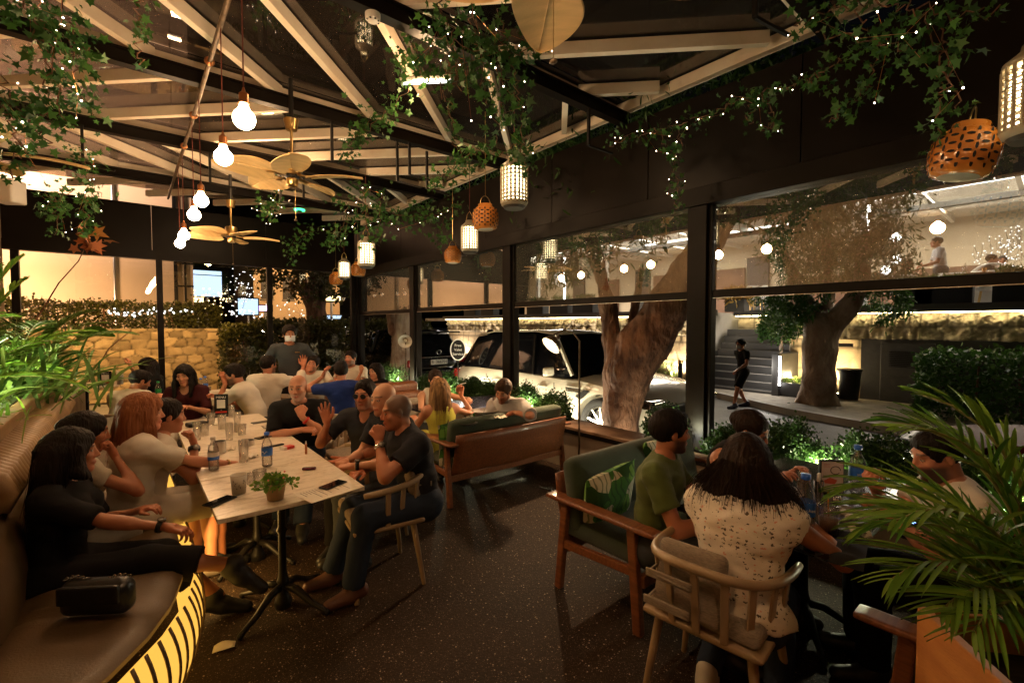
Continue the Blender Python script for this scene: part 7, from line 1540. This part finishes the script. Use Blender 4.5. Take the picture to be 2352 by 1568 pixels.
# second group of tables
menu_stand('picture menu frame in front of the woman facing the camera', at(432, 915), R(-25), .15, .19); pot('small potted plant left of the picture menu frame', at(398, 918), .9, False); bottle('blue labelled water bottle behind the picture menu frame', at(462, 905), 1.0, rz=R(-30)); bottle('second blue labelled bottle right behind the first', at(472, 902), 1.05, rz=R(-30)); bottle('green bottle between the leaning man and the plant', at(364, 915), 1.0, 'green_plastic', 'green_plastic')
tumbler('glass of tea near the flat box', at(479, 903), .034, .09, drink='icedcoffee'); tag(MB().rbox((0, 0, .02), (.3, .2, .035), .004, 1).build('flat_box', M['paper'], None, loc=at(500, 902), rz=R(10)), 'flat pale box on the second marble table', 'box')
tin = empty('steel_holder', at(414, 914), 0, 'steel cutlery holder with paper napkins left of the menu frame', 'holder'); MB().lathe([(.03, 0), (.033, .12), (.03, .12), (.028, .01), (.001, .01)], 16).build('can', M['steel'], tin, auto=40); MB().rbox((0, 0, .14), (.05, .02, .09), .005, 1).build('napkins', M['paper'], tin)
menu_stand('small black card stand on the far left table', at(243, 881), R(-20), .16, .2, 'blank'); tin = empty('steel_holder', at(276, 882), 0, 'steel cutlery holder on the far left table', 'holder'); MB().lathe([(.04, 0), (.043, .14), (.04, .14), (.038, .01), (.001, .01)], 16).build('can', M['steel'], tin, auto=40); MB().rbox((0, 0, .17), (.08, .03, .09), .005, 1).build('napkins', M['paper'], tin)
plate('dark plate with food on the far left table', at(222, 884), .12, 'ceramic_dark', 'juice')
plate('white plate on the far table of the standing waiter group', at(735, 905, .752), .12, food='juice'); tumbler('glass beside the white plate on the far table', at(722, 903), .034, .1, drink='lemonade'); bottle('clear bottle in front of the man resting his chin on the far table', at(730, 893), 1.); mug('steel pot beside the smiling man', at(845, 893)); plate('pale plate in front of the man in the blue t-shirt', at(760, 900), .11)
# sofa table
z_ = .7515; plate('wide white plate on top of another on the dark table behind the sofa', at(1113, 946, z_ + .03), .14); plate('grey plate under the white plate behind the sofa', at(1110, 962, z_), .15, 'ceramic_dark'); menu_stand('white menu card left of the man in the pale shirt', at(1142, 948), R(-20), .10, .18); plate('small plate by the hand of the woman in yellow', at(1075, 975), .09, 'ceramic_dark'); napkin('folded napkin on the dark plate behind the sofa', at(1150, 960, z_ + .02), .3, .12)
tumbler('dark green bottle like glass by the menu card', at(1155, 950), .03, .16, drink='cola')
# black table lower right
bottle('tall water bottle with blue cap at the back of the black table', at(1968, 1134), 1.25, txt='sohat', rz=R(-48)); bottle('water bottle with blue label in front on the black table', at(1848, 1226), 1.25, txt='sohat', rz=R(-48))
tumbler('tall glass of dark cola behind the front bottle', at(1845, 1140), .036, .14, drink='cola'); menu_stand('picture menu frame between the two water bottles', at(1908, 1130), R(-45), .13, .185)
cu = tumbler('clear cup of iced coffee with an orange straw', at(1902, 1228), .044, .13, drink='icedcoffee'); MB().tube([(.01, .0, .02), (.02, .01, .19)], .003, 6).build('straw', M['terracotta'], cu); MB().lathe([(.046, .126), (.048, .132), (.03, .136), (.001, .136)], 22).build('lid', M['clear'], cu, True)
plate('brown rimmed plate with food remains in the middle of the black table', at(1948, 1190), .12, 'planter_panel', 'ceramic'); plate('bowl of food by the elbow of the woman in black', at(1790, 1132), .12, 'ceramic', 'juice'); plate('black square tray under the brown rimmed plate', at(1940, 1212, z_ - .0), .1, 'ceramic_dark')
tin = empty('cutlery_holder', at(1880, 1140), 0, 'tall steel holder with sugar sticks on the black table', 'holder'); MB().lathe([(.022, 0), (.024, .09), (.022, .09), (.02, .01), (.001, .01)], 14).build('can', M['chrome'], tin, auto=40)
for k in range(5): MB().box((-.012 + k * .006, 0, .10), (.004, .012, .06)).build('sugar_stick', M['paper'], tin)
for px, py, lb in ((1862, 1268, 'black phone at the left edge of the black table'),): phone(lb, at(px, py), R(-5))
tag(MB().sheet(14, 8, lambda u, v: Vector(((u - .5) * .34, (v - .5) * .16, .004 + .02 * abs(math.sin(u * 8) * math.sin(v * 4))))).build('dark_napkin', M['black_matte'], None, True, loc=at(1935, 1262), rz=R(10)), 'dark cloth napkin spread on the black table', 'napkin')
tin = empty('salt_shaker', at(1922, 1160), 0, 'small salt and pepper caddy with wire handle on the black table', 'caddy')
for k in (-1, 1): MB().lathe([(.001, 0), (.014, 0), (.016, .035), (.011, .045), (.001, .05)], 12, (k * .018, 0, 0)).build('shaker', M['chrome'], tin, True)
MB().tube([(-.03, 0, .0), (-.03, 0, .07), (0, 0, .1), (.03, 0, .07), (.03, 0, 0)], .002, 5).build('wire_handle', M['chrome'], tin, True)
napkin('crumpled plastic wrap on the black table', at(1975, 1225), .4, .11)
tag(MB().rbox((0, 0, .1), (.26, .12, .2), .03, 3, puff=.15).build('tote_bag', M['linen'], None, True, loc=(2.45, .35, 0), rz=R(20)), 'pale bag standing on the floor under the black table', 'bag')
# handbag on banquette
hb = empty('handbag', (-.13, 2.60, .475), R(-35), 'black quilted handbag with chain on the leather bench', 'bag'); MB().rbox((0, 0, .075), (.28, .10, .15), .045, 4, puff=.25).build('bag_body', M['leather_black'] if 'leather_black' in M else mat('leather_black', (.008, .008, .009), .35, bump=.3, bscale=30), hb, True)
ch_ = MB(); 
for k in range(26):
    t = k / 25; p = Vector((-.13 + .26 * t, -.0, .15 + .012 * math.sin(t * 9))); ch_.lathe([(.006, -.0015), (.008, 0), (.006, .0015)], 8, p, Matrix.Rotation(R(90) * (k % 2), 3, 'X'))
ch_.build('chain', M['chrome'], hb); MB().rbox((0, -.052, .105), (.24, .02, .08), .009, 2).build('flap', M['leather_black'], hb, True)
# ================================================================ PEOPLE
C_ = {}
def cm(k, c, **kw):
    if k not in C_: C_[k] = clothmat('cloth_' + k, c, **kw)
    return C_[k]
wht, tee = cm('white', (.62, .57, .49)), cm('offwhite', (.56, .50, .42)); blk = cm('black', (.008, .007, .007)); nav = cm('navy', (.018, .018, .022)); jean = cm('denim', (.022, .032, .055)); grn = cm('olive_green', (.085, .115, .03)); blu = cm('blue', (.012, .03, .16)); gry = cm('grey_blue', (.45, .43, .42)); yel = cm('yellow', (.62, .6, .10)); kh = cm('khaki', (.34, .27, .18)); slate = cm('slate', (.05, .055, .06)); redc = cm('red', (.28, .02, .015)); teal = cm('teal', (.02, .22, .2))
mat('dial', (.3, .28, .26), .15, metal=.6)
def printed():
    m = clothmat('printed_blouse', (.60, .52, .44)); n = m.node_tree; L = n.links.new; p = n.nodes['Principled BSDF']; tc = n.nodes.new('ShaderNodeTexCoord')
    mp = n.nodes.new('ShaderNodeMapping'); mp.inputs['Scale'].default_value = (1, 1, 1.5); L(tc.outputs['Object'], mp.inputs[0])
    wn = n.nodes.new('ShaderNodeTexNoise'); wn.inputs['Scale'].default_value = 95; L(tc.outputs['Object'], wn.inputs[0]); wm = n.nodes.new('ShaderNodeMix'); wm.data_type = 'VECTOR'; wm.inputs[0].default_value = .035; L(mp.outputs[0], wm.inputs[4]); L(wn.outputs['Color'], wm.inputs[5])
    v = n.nodes.new('ShaderNodeTexVoronoi'); v.inputs['Scale'].default_value = 36; v.inputs['Randomness'].default_value = .45; L(wm.outputs[1], v.inputs[0]); lt = n.nodes.new('ShaderNodeMath'); lt.operation = 'LESS_THAN'; lt.inputs[1].default_value = .26; L(v.outputs['Distance'], lt.inputs[0])
    s_ = n.nodes.new('ShaderNodeSeparateColor'); L(v.outputs['Color'], s_.inputs[0]); rp = n.nodes.new('ShaderNodeValToRGB'); rp.color_ramp.interpolation = 'CONSTANT'; e = rp.color_ramp.elements; e[0].color = (.10, .08, .06, 1); e[1].position = .82; e[1].color = (.65, .30, .22, 1); L(s_.outputs[0], rp.inputs[0])
    mx = n.nodes.new('ShaderNodeMix'); mx.data_type = 'RGBA'; mx.inputs[6].default_value = (.70, .62, .52, 1); L(lt.outputs[0], mx.inputs[0]); L(rp.outputs[0], mx.inputs[7]); L(mx.outputs[2], p.inputs['Base Color']); return m
prt = printed()
SK1, SK2, SK3, SK4 = (.48, .21, .12), (.42, .165, .085), (.35, .135, .065), (.54, .27, .16)
def loc2(root_xy, head, wx, wy, z):
    """world point -> person local"""
    a = R(head); dx, dy = wx - root_xy[0], wy - root_xy[1]; return (dx * math.cos(a) - dy * math.sin(a), dx * math.sin(a) + dy * math.cos(a), z)
# 1 woman in black, nearest left, facing the table (+X), legs crossed
P_ = (-.27, 3.0); h = 78
person('woman in black with long dark hair and crossed legs nearest on the banquette', P_, 105, hp=(165, 1037, 2.32), fem=True, pelvis=.56, lean=4, look=(-16, 4, 0), hres=.006, res=.012,
       hands={'R': dict(w=(.13, 2.80, .70), hint=(.8, -.4, -.8), pose='relax', n=(0, .2, 1), d=(.2, 1, -.35)), 'L': dict(t=(-.12, .3, .68))},
       feet={'R': dict(w=(.42, 2.84, .40), hint=(.1, .4, 1), d=(.1, .8, -.7)), 'L': dict(w=(.36, 3.12, .12), hint=(0, .7, .5), d=(0, 1, -.35))},
       skin=SK3, top=dict(m=blk, sleeve=.85, fold=.004), bottom=dict(m=blk, len=1.55, flare=.03), hair=dict(st='long', c='black', len=.50, frL=.2, frR=.12, wide=1.25), shoes=(.01, .01, .011), extras=ex_band('R', M['black'], .022, .03, .0, 'watch_strap', (0, .2, 1)))
P_ = (-.12, 3.50); h = 62
person('dark haired woman resting her cheek on her hand behind the woman in black', P_, h, hp=(200, 992, 2.62), fem=True, pelvis=.55, lean=16, look=(18, 12, 0), skin=SK3,
       hands={'R': dict(t=(.10, .25, .94), hint=(.5, .9, -1), d=(-.3, -.25, 1), n=(.2, 1, .2), pose='fist'), 'L': dict(t=(-.0, .46, .80), hint=(-.5, .3, -1))}, top=dict(m=cm('beige', (.42, .36, .27)), sleeve=.35, neck='v'), bottom=dict(m=cm('lightgrey', (.30, .28, .25)), len=.85, nm='shorts'), hair=dict(st='bun', c='black', t=.02), shoes=(.35, .32, .28), lips=(.3, .05, .04))
P_ = (.02, 4.02); h = 72
person('smiling woman with long reddish hair in a white v neck blouse', P_, h, hp=(330, 948, 2.88), fem=True, pelvis=.56, lean=6, look=(18, 4, 4), hres=.006, skin=SK1, smile=1, res=.012,
       hands={'R': dict(t=(.18, .52, .74), hint=(.6, -.2, -1)), 'L': dict(t=(-.1, .45, .72))}, top=dict(m=wht, sleeve=.75, neck='v', fold=.008, inf=.02), bottom=dict(m=tee, len=1.2), hair=dict(st='long', c='auburn', len=.40, frL=.24, frR=.30, t=.026), shoes=(.3, .25, .2), lips=(.5, .12, .08), extras=ex_band('R', M['brass'], .012, .027, .0))
P_ = (.0, 4.72); h = 80
person('man in pale shorts leaning on his wristwatch hand beyond the red haired woman', P_, h, hp=(385, 955, 3.05), pelvis=.55, lean=14, look=(0, 6, 0), skin=SK3, s=.95, hands={'R': dict(t=(.10, .26, .90), d=(-.1, -.2, 1), n=(0, 1, 0), pose='fist'), 'L': dict(t=(-.1, .42, .70))}, top=dict(m=tee, sleeve=.5), bottom=dict(m=tee, len=.9, nm='shorts'), hair=dict(st='short', c='black'), extras=ex_band('R', M['black'], .03, .034, .01, 'watch_strap', (1, 0, 0)))
# second tables
P_ = (.02, 6.62); h = 40
person('man in a white top with a black shoulder stripe bending over the table', P_, h, hp=(322, 875, 5.3), pelvis=.56, lean=30, look=(28, 22, 0), skin=SK2, s=1.02, hands={'R': dict(t=(.1, .50, .80)), 'L': dict(t=(-.15, .5, .78))}, top=dict(m=wht, sleeve=.6, fold=.0075), bottom=dict(m=tee, len=1.), hair=dict(st='short', c='black', quiff=1), beard=((.06, .035, .025), .7),
       extras=lambda root, k: MB().tube([tuple(k['nb'] + k['r'] * .05 - k['f'] * .0 + k['u'] * .028), tuple(k['nb'] + k['r'] * .12 + k['u'] * .015 - k['f'] * .02), tuple(k['J']['R'][0] + k['u'] * .062), tuple(k['J']['R'][0] + k['u'] * .03 + k['r'] * .05)], .011, 6).build('shoulder_stripe', blk, root, True))
P_ = (.28, 8.0); h = 178
person('woman with long black hair seen from the side behind the bending man', P_, -60, hp=(338, 842, 6.6), pelvis=.56, fem=True, lean=10, look=(0, 5, 0), skin=SK1, hands={'R': dict(t=(.05, .35, 1.1), d=(0, .2, 1), pose='relax')}, top=dict(m=blk, sleeve=1.2), bottom=dict(m=blk), hair=dict(st='long', c='black', len=.5, frL=.1, frR=.1, t=.03))
P_ = (.72, 8.05); h = 182
person('young woman with centre parted black hair facing the camera over the table', P_, 198, hp=(423, 862, 5.2), pelvis=.54, fem=True, lean=10, look=(6, 10, 3), hres=.006, skin=SK4, hands={'R': dict(t=(.12, .40, .80)), 'L': dict(t=(-.12, .40, .80))}, top=dict(m=cm('maroon', (.05, .01, .012)), sleeve=.9, neck='v'), bottom=dict(m=tee), hair=dict(st='long', c='black', len=.33, frL=.25, frR=.25, t=.02), lips=(.45, .1, .08))
P_ = (1.50, 6.50); h = -62
person('bearded man in a white t-shirt leaning in toward the young woman', P_, h, hp=(538, 860, 5.3), pelvis=.56, lean=27, look=(-5, 12, 0), skin=SK2, hands={'R': dict(t=(.1, .46, .85), pose='grip'), 'L': dict(t=(-.05, .33, 1.03), d=(.1, .2, 1), pose='relax')}, top=dict(m=wht, sleeve=.6, fold=.0075), bottom=dict(m=slate), hair=dict(st='short', c='black', quiff=1, t=.016), beard=((.05, .03, .02), .8),
       extras=lambda root, k: None)
P_ = (1.72, 6.85); h = 35
person('man in a loose white shirt talking with a raised hand, back to the camera', P_, h, hp=(617, 838, 5.9), pelvis=.60, lean=2, look=(25, 0, 0), s=1.0, skin=SK2, hands={'R': dict(t=(.30, .42, 1.12), d=(0, .15, 1), n=(0, 1, 0), pose='open', hint=(.5, 0, -1)), 'L': dict(t=(-.15, .4, .8))}, top=dict(m=wht, sleeve=1.6, fold=.008, inf=.024), bottom=dict(m=kh), hair=dict(st='short', c='black', t=.014), beard=((.05, .03, .02), .85), extras=ex_glasses())
P_ = (1.88, 7.78)
person('standing waiter in a dark uniform shirt, cap and white face mask', (1.75, 7.1), 195, pelvis=.905, lean=2, look=(-8, 4, 0), s=1.0, skin=SK3, hands={'R': dict(t=(.25, .12, 1.0)), 'L': dict(t=(-.25, .1, 1.0))}, top=dict(m=slate, sleeve=.75, hem=.82), bottom=dict(m=blk), hair=dict(st='short', c='black', t=.022),
       extras=multi(ex_mask, lambda root, k: MB().b2((-.13, .115, 1.30), (-.07, .125, 1.315)).build('name_badge', M['brass'], root)))
P_ = (1.40, 4.92); h = 205
person('bald man in black holding a fist to his mouth with a red wristband', P_, 206, hp=(684, 890, 4.1), pelvis=.55, lean=8, look=(4, 6, 0), hres=.006, skin=SK1, w=1.12, res=.012, hands={'L': dict(t=(-.06, .25, .90), hint=(-.7, .3, -1), d=(.25, -.12, .8), n=(0, 1, .2), pose='fist', side=(.3, 0, 1)), 'R': dict(t=(-.06, .28, .80), hint=(.9, .2, -.6), d=(-1, .1, 0), n=(0, .4, 1), pose='grip')},
       top=dict(m=blk, sleeve=.9), bottom=dict(m=jean), feet={'L': dict(t=(-.12, .62, .12), hint=(0, .6, 1)), 'R': dict(t=(.1, .35, .09))}, shaved=((.30, .15, .09), .4), beard=((.30, .24, .20), .55), extras=ex_band('L', M['red_plastic'], .022, .034, .02, 'red_wristband'))
P_ = (2.42, 6.36); h = 0
person('man in a blue t-shirt seen from behind with his elbow out', P_, 5, hp=(783, 852, 5.6), pelvis=.56, lean=8, look=(10, 0, 0), skin=SK2, hands={'L': dict(t=(-.16, .30, 1.06), hint=(-1, .2, -.5), d=(0.3, -.1, 1), pose='relax'), 'R': dict(t=(.2, .42, .78))}, top=dict(m=blu, sleeve=.6), bottom=dict(m=slate), hair=dict(st='short', c='black', t=.013))
P_ = (2.35, 7.98)
person('man in a white printed t-shirt resting chin on hand across the far table', P_, 200, hp=(718, 836, 6.6), pelvis=.55, lean=-2, side=10, look=(10, -6, -14), skin=SK1, hands={'R': dict(t=(.12, .28, 1.05), d=(-.5, -.1, .8), n=(0, 1, 0), pose='fist', hint=(1, .2, -.8)), 'L': dict(t=(-.25, .4, .8))}, top=dict(m=wht, sleeve=.55), bottom=dict(m=slate), hair=dict(st='short', c='black', t=.016), beard=((.1, .06, .04), .6),
       extras=lambda root, k: text('shirt_print', 'UJ', .07, cm('printblue', (.02, .03, .2)), root, tuple(k['c2'] + k['f'] * .142 * 1 + k['u'] * .02 - k['r'] * .05), (R(88), 0, R(180)), .002))
P_ = (3.05, 8.12)
person('smiling bearded man in a white t-shirt by the corner post', P_, 222, hp=(805, 823, 7.2), pelvis=.55, lean=0, look=(10, -2, 4), skin=SK2, smile=1, hands={'R': dict(t=(.15, .38, .78)), 'L': dict(t=(-.15, .38, .78))}, top=dict(m=wht, sleeve=.5), bottom=dict(m=slate), hair=dict(st='short', c='black', t=.015), beard=((.08, .045, .03), .8))
P_ = (3.75, 7.7)
person('dark figure half hidden beyond the corner, holding a drink near the face', P_, 250, hp=(862, 852, 6.8), pelvis=.55, fem=True, lean=6, look=(0, 4, 0), skin=SK1, hands={'R': dict(t=(.05, .3, 1.02), d=(0, 0, 1), pose='grip')}, top=dict(m=blk, sleeve=.6), bottom=dict(m=blk), hair=dict(st='long', c='black', len=.3))
P_ = (1.66, 4.22); h = 245
person('man with dark glasses in navy raising one open hand while talking', P_, 225, hp=(838, 906, 3.7), pelvis=.55, lean=4, look=(5, 4, 0), hres=.006, res=.012, skin=SK2, hands={'R': dict(t=(.20, .30, .95), hint=(.7, .1, -1), d=(.12, .15, 1), n=(0, 1, .1), pose='open'), 'L': dict(t=(-.02, .40, .72), n=(0, 0, -1), d=(.5, .8, 0), pose='flat', hint=(-.8, 0, -1))}, top=dict(m=nav, sleeve=.7, neck='v'), bottom=dict(m=blk), hair=dict(st='short', c='black', t=.010), beard=((.22, .12, .08), .5), extras=multi(ex_glasses(True)))
P_ = (1.66, 3.62); h = 262
person('bald man seen in profile half hidden behind the man in the dark t-shirt', P_, 262, hp=(881, 915, 3.4), pelvis=.57, lean=12, look=(-10, 6, 0), hres=.006, skin=SK4, w=1.05, hands={'L': dict(t=(-.1, .42, .74), pose='fist', hint=(-.8, 0, -1)), 'R': dict(t=(.05, .40, .74), pose='fist')}, top=dict(m=nav, sleeve=.7), bottom=dict(m=slate), shaved=((.42, .22, .14), .3), extras=ex_band('L', M['black'], .024, .033, .0, 'watch_strap', (0, 0, 1)))
P_ = (1.40, 2.96); h = 272
person('man with buzz cut in a dark t-shirt leaning his elbow on the marble table', P_, 276, hp=(912, 945, 3.12), pelvis=.57, lean=14, side=0, look=(12, 8, 0), hres=.006, res=.011, skin=SK2, w=1.14, s=1.03, hands={'L': dict(t=(-.06, .30, .94), hint=(-.55, .9, -1), d=(.25, -.12, 1), n=(-1, .3, 0), pose='fist', side=(0, 0, 1)), 'R': dict(t=(.18, .34, .70), hint=(.9, -.2, -.8))},
       feet={'L': dict(t=(-.16, .50, .10), hint=(-.1, .8, .6), d=(0, 1, -.2)), 'R': dict(t=(.12, .56, .09), d=(0, 1, -.1))}, top=dict(m=nav, sleeve=.62, inf=.018, hem=.50), bottom=dict(m=jean), shoes=(.10, .04, .025), shaved=((.075, .045, .03), .88), extras=ex_band('L', M['chrome'], .026, .034, .02, 'steel_watch', (-1, 0, 0)))
P_ = (2.72, 5.05); h = 190
person('woman in a white sleeveless top with tied back hair facing the camera', P_, 190, hp=(1000, 871, 5.4), fem=True, pelvis=.56, lean=8, look=(8, 4, 0), hres=.006, skin=SK4, hands={'L': dict(t=(-.28, .42, .84), hint=(-1, .2, -.3)), 'R': dict(t=(.1, .38, .78))}, top=dict(m=wht, sleeve=0, tank=True, neck='v'), bottom=dict(m=slate), hair=dict(st='tied', c='dark'), lips=(.5, .1, .08))
P_ = (2.52, 3.96); h = 5
person('woman in a yellow open back top with highlighted hair holding a cigarette', P_, 12, hp=(1010, 896, 4.75), fem=True, pelvis=.55, lean=4, look=(14, 4, 0), hres=.006, skin=SK1, res=.012, hands={'R': dict(t=(.30, .22, .93), hint=(.8, -.2, -1), d=(.0, .15, 1), n=(.4, 1, 0), pose='grip'), 'L': dict(t=(-.2, .35, .68))}, top=dict(m=yel, sleeve=-1, crop=.18, fold=.002), bottom=dict(m=yel, len=.9, nm='skirt'), hair=dict(st='long', c='highlight', len=.36, t=.022),
       extras=lambda root, k: (MB().tube([tuple(k['c2'] - k['f'] * .125 - k['u'] * .10), tuple(k['c2'] - k['f'] * .12 + k['u'] * .1 + k['r'] * .03), tuple(k['nb'] + k['r'] * .055 - k['f'] * .03)], .009, 6).build('strap', yel, root, True), MB().cyl(tuple(k['J']['R'][2] + k['u'] * .12 + k['f'] * .02), tuple(k['J']['R'][2] + k['u'] * .13 + k['f'] * .02 + k['r'] * .07), .004, n=6).build('cigarette', M['white_paint'], root)))
P_ = (3.22, 3.98); h = -35
person('man in a pale shirt bending down sideways on the sofa, lit by the lamp', P_, 250, hp=(1156, 898, 4.8), feet={'R': dict(w=(3.2, 4.65, .09)), 'L': dict(w=(3.05, 4.4, .09))}, pelvis=.56, lean=24, side=4, look=(-6, 26, -8), hres=.006, skin=SK1, res=.012, hands={'L': dict(t=(-.12, .26, .80), hint=(-1, -.2, .2), d=(.5, .7, -.2), pose='relax'), 'R': dict(t=(.05, .60, .64), hint=(.5, -.2, -.3), d=(0, 1, 0), pose='flat')}, top=dict(m=gry, sleeve=.95, fold=.008, inf=.02, collar=True), bottom=dict(m=kh), hair=dict(st='short', c='brown', quiff=1, t=.016), beard=((.14, .06, .03), .75))
P_ = (2.46, 1.72); h = 160
person('bearded man in an olive green t-shirt looking right on the teak sofa', P_, 158, hp=(1540, 992, 2.6), pelvis=.56, lean=6, look=(-32, 2, 0), hres=.0055, res=.011, skin=SK2, w=1.05, s=1.02, hands={'R': dict(t=(.12, .36, .70), hint=(.8, -.5, -1)), 'L': dict(t=(-.05, .38, .72))}, feet={'R': dict(t=(.2, .42, .09)), 'L': dict(t=(-.1, .42, .09))}, top=dict(m=grn, sleeve=.62, inf=.016), bottom=dict(m=slate), hair=dict(st='short', c='black', quiff=1, t=.016), beard=((.03, .018, .012), .92),
       extras=lambda root, k: text('shirt_print', 'True', .055, cm('dark_olive', (.02, .03, .012)), root, tuple(k['c2'] + k['f'] * .138 + k['r'] * .04), (R(86), 0, R(186)), .002))
P_ = (3.05, 1.60)
person('woman in a black sleeveless top and glasses leaning over her food', P_, 185, hp=(1725, 988, 2.75), fem=True, pelvis=.56, lean=22, look=(-12, 22, 0), skin=SK1, hands={'R': dict(t=(.15, .42, .84)), 'L': dict(t=(-.12, .42, .84))}, top=dict(m=blk, tank=True, sleeve=0), bottom=dict(m=blk), hair=dict(st='bun', c='dark'), extras=ex_glasses())
P_ = (2.05, 1.0); h = 90
person('woman with dark half tied hair in a white blouse printed with small animals', P_, 78, hp=(1714, 1062, 2.08), fem=True, pelvis=.57, lean=9, look=(-4, 8, 0), hres=.0055, res=.011, skin=SK2, w=1.22, s=1.04, hands={'R': dict(t=(.20, .36, .80), hint=(1.3, -.1, -1)), 'L': dict(t=(-.1, .40, .80))}, feet={'R': dict(t=(.14, .10, .09), hint=(0, 1, .2)), 'L': dict(t=(-.14, .06, .09), hint=(0, 1, .2))}, top=dict(m=prt, sleeve=.14, inf=.022, fold=.008, hem=.47), bottom=dict(m=jean, inf=.006), hair=dict(st='long', c='dark', len=.27, t=.024, wide=2.0), shoes=(.5, .46, .38))
P_ = (3.10, .02)
rt = person('man behind the palm in a striped white shirt looking at his glowing phone', P_, -28, hp=(2152, 1045, 2.15), pelvis=.56, lean=12, look=(-10, 18, 0), skin=SK1, w=1.1, hands={'L': dict(t=(-.22, .40, .86), hint=(-.8, 0, -1), pose='fist'), 'R': dict(t=(.0, .38, .90), pose='grip', n=(0, .5, -1))}, top=dict(m=wht, sleeve=.6), bottom=dict(m=blk), hair=dict(st='short', c='black', t=.012), beard=((.02, .012, .01), .9))
phone('phone with glowing blue icons held by the man behind the palm', tuple(PD(2083, 1210, 2.05)), 0, True, (R(28), R(10), R(-70)))
# outside
bp = PZ(1704, 935, GZ); a_ = math.degrees(math.atan2(-.9, .45))
person('boy in black t-shirt, shorts and face mask walking along the road', (bp.x, bp.y), -62, z0=GZ, pelvis=.80, s=.885, lean=4, look=(-8, 4, 0), skin=SK2, w=.86, hands={'L': dict(t=(-.24, .30, .86), hint=(-.6, -.8, -.5)), 'R': dict(t=(.24, -.16, .72), hint=(.3, -1, 0))}, feet={'L': dict(t=(-.08, .26, .09)), 'R': dict(t=(.08, -.16, .09))}, top=dict(m=blk, sleeve=.6, hem=.66), bottom=dict(m=blk, len=.98, nm='shorts'), hair=dict(st='short', c='black', t=.03), shoes=(.03, .03, .05), extras=ex_mask)
p = PD(1070, 790, 11.3); person('man in red with a pale mask standing between the parked cars', (7.45, 10.0), 150, z0=GZ, pelvis=.90, lean=4, look=(0, 4, 0), skin=SK3, hands={}, top=dict(m=redc, sleeve=.6, hem=.8), bottom=dict(m=slate), hair=dict(st='short', c='black'), extras=ex_mask, res=.02, hres=.009)
sl_ = sp.location; person('scooter rider in a teal t-shirt far up the road', (sl_.x, sl_.y), 70, z0=GZ, pelvis=.80, lean=8, skin=SK3, hands={'L': dict(t=(-.28, .45, 1.0)), 'R': dict(t=(.28, .45, 1.0))}, feet={'L': dict(t=(-.12, .25, .36)), 'R': dict(t=(.12, .25, .36))}, top=dict(m=teal, sleeve=.6), bottom=dict(m=slate), hair=dict(st='short', c='black'), res=.025, hres=.01)
u_ = up(2073, 14.2); person('seated woman upstairs in a black top with her elbow up', (u_[0], u_[1]), 170, z0=2.05, fem=True, lean=8, skin=SK4, hands={'R': dict(t=(.1, .3, 1.0))}, top=dict(m=blk, tank=True, sleeve=0), bottom=dict(m=blk), hair=dict(st='long', c='auburn', len=.3), res=.022, hres=.01)
u_ = up(2158, 14.6); person('waiter in a pale shirt walking on the upper terrace', (u_[0], u_[1]), -20, z0=2.05, pelvis=.92, lean=8, skin=SK3, hands={}, feet={'L': dict(t=(-.1, .3, .09)), 'R': dict(t=(.1, -.3, .12))}, top=dict(m=gry, sleeve=.7, hem=.85), bottom=dict(m=slate), hair=dict(st='short', c='black'), res=.022, hres=.01)
u_ = up(2300, 15.6); person('dark haired guest upstairs whose head shows above the rail at the far right', (u_[0], u_[1]), -90, z0=2.05, pelvis=.54, skin=SK3, hands={}, top=dict(m=slate, sleeve=.7), bottom=dict(m=slate), hair=dict(st='short', c='black'), res=.025, hres=.01)
u_ = up(2262, 15.0); person('seated guest upstairs in dark clothes behind the wooden table', (u_[0], u_[1]), 180, z0=2.05, skin=SK1, hands={}, top=dict(m=nav, sleeve=.6), bottom=dict(m=slate), hair=dict(st='short', c='dark'), res=.025, hres=.01)
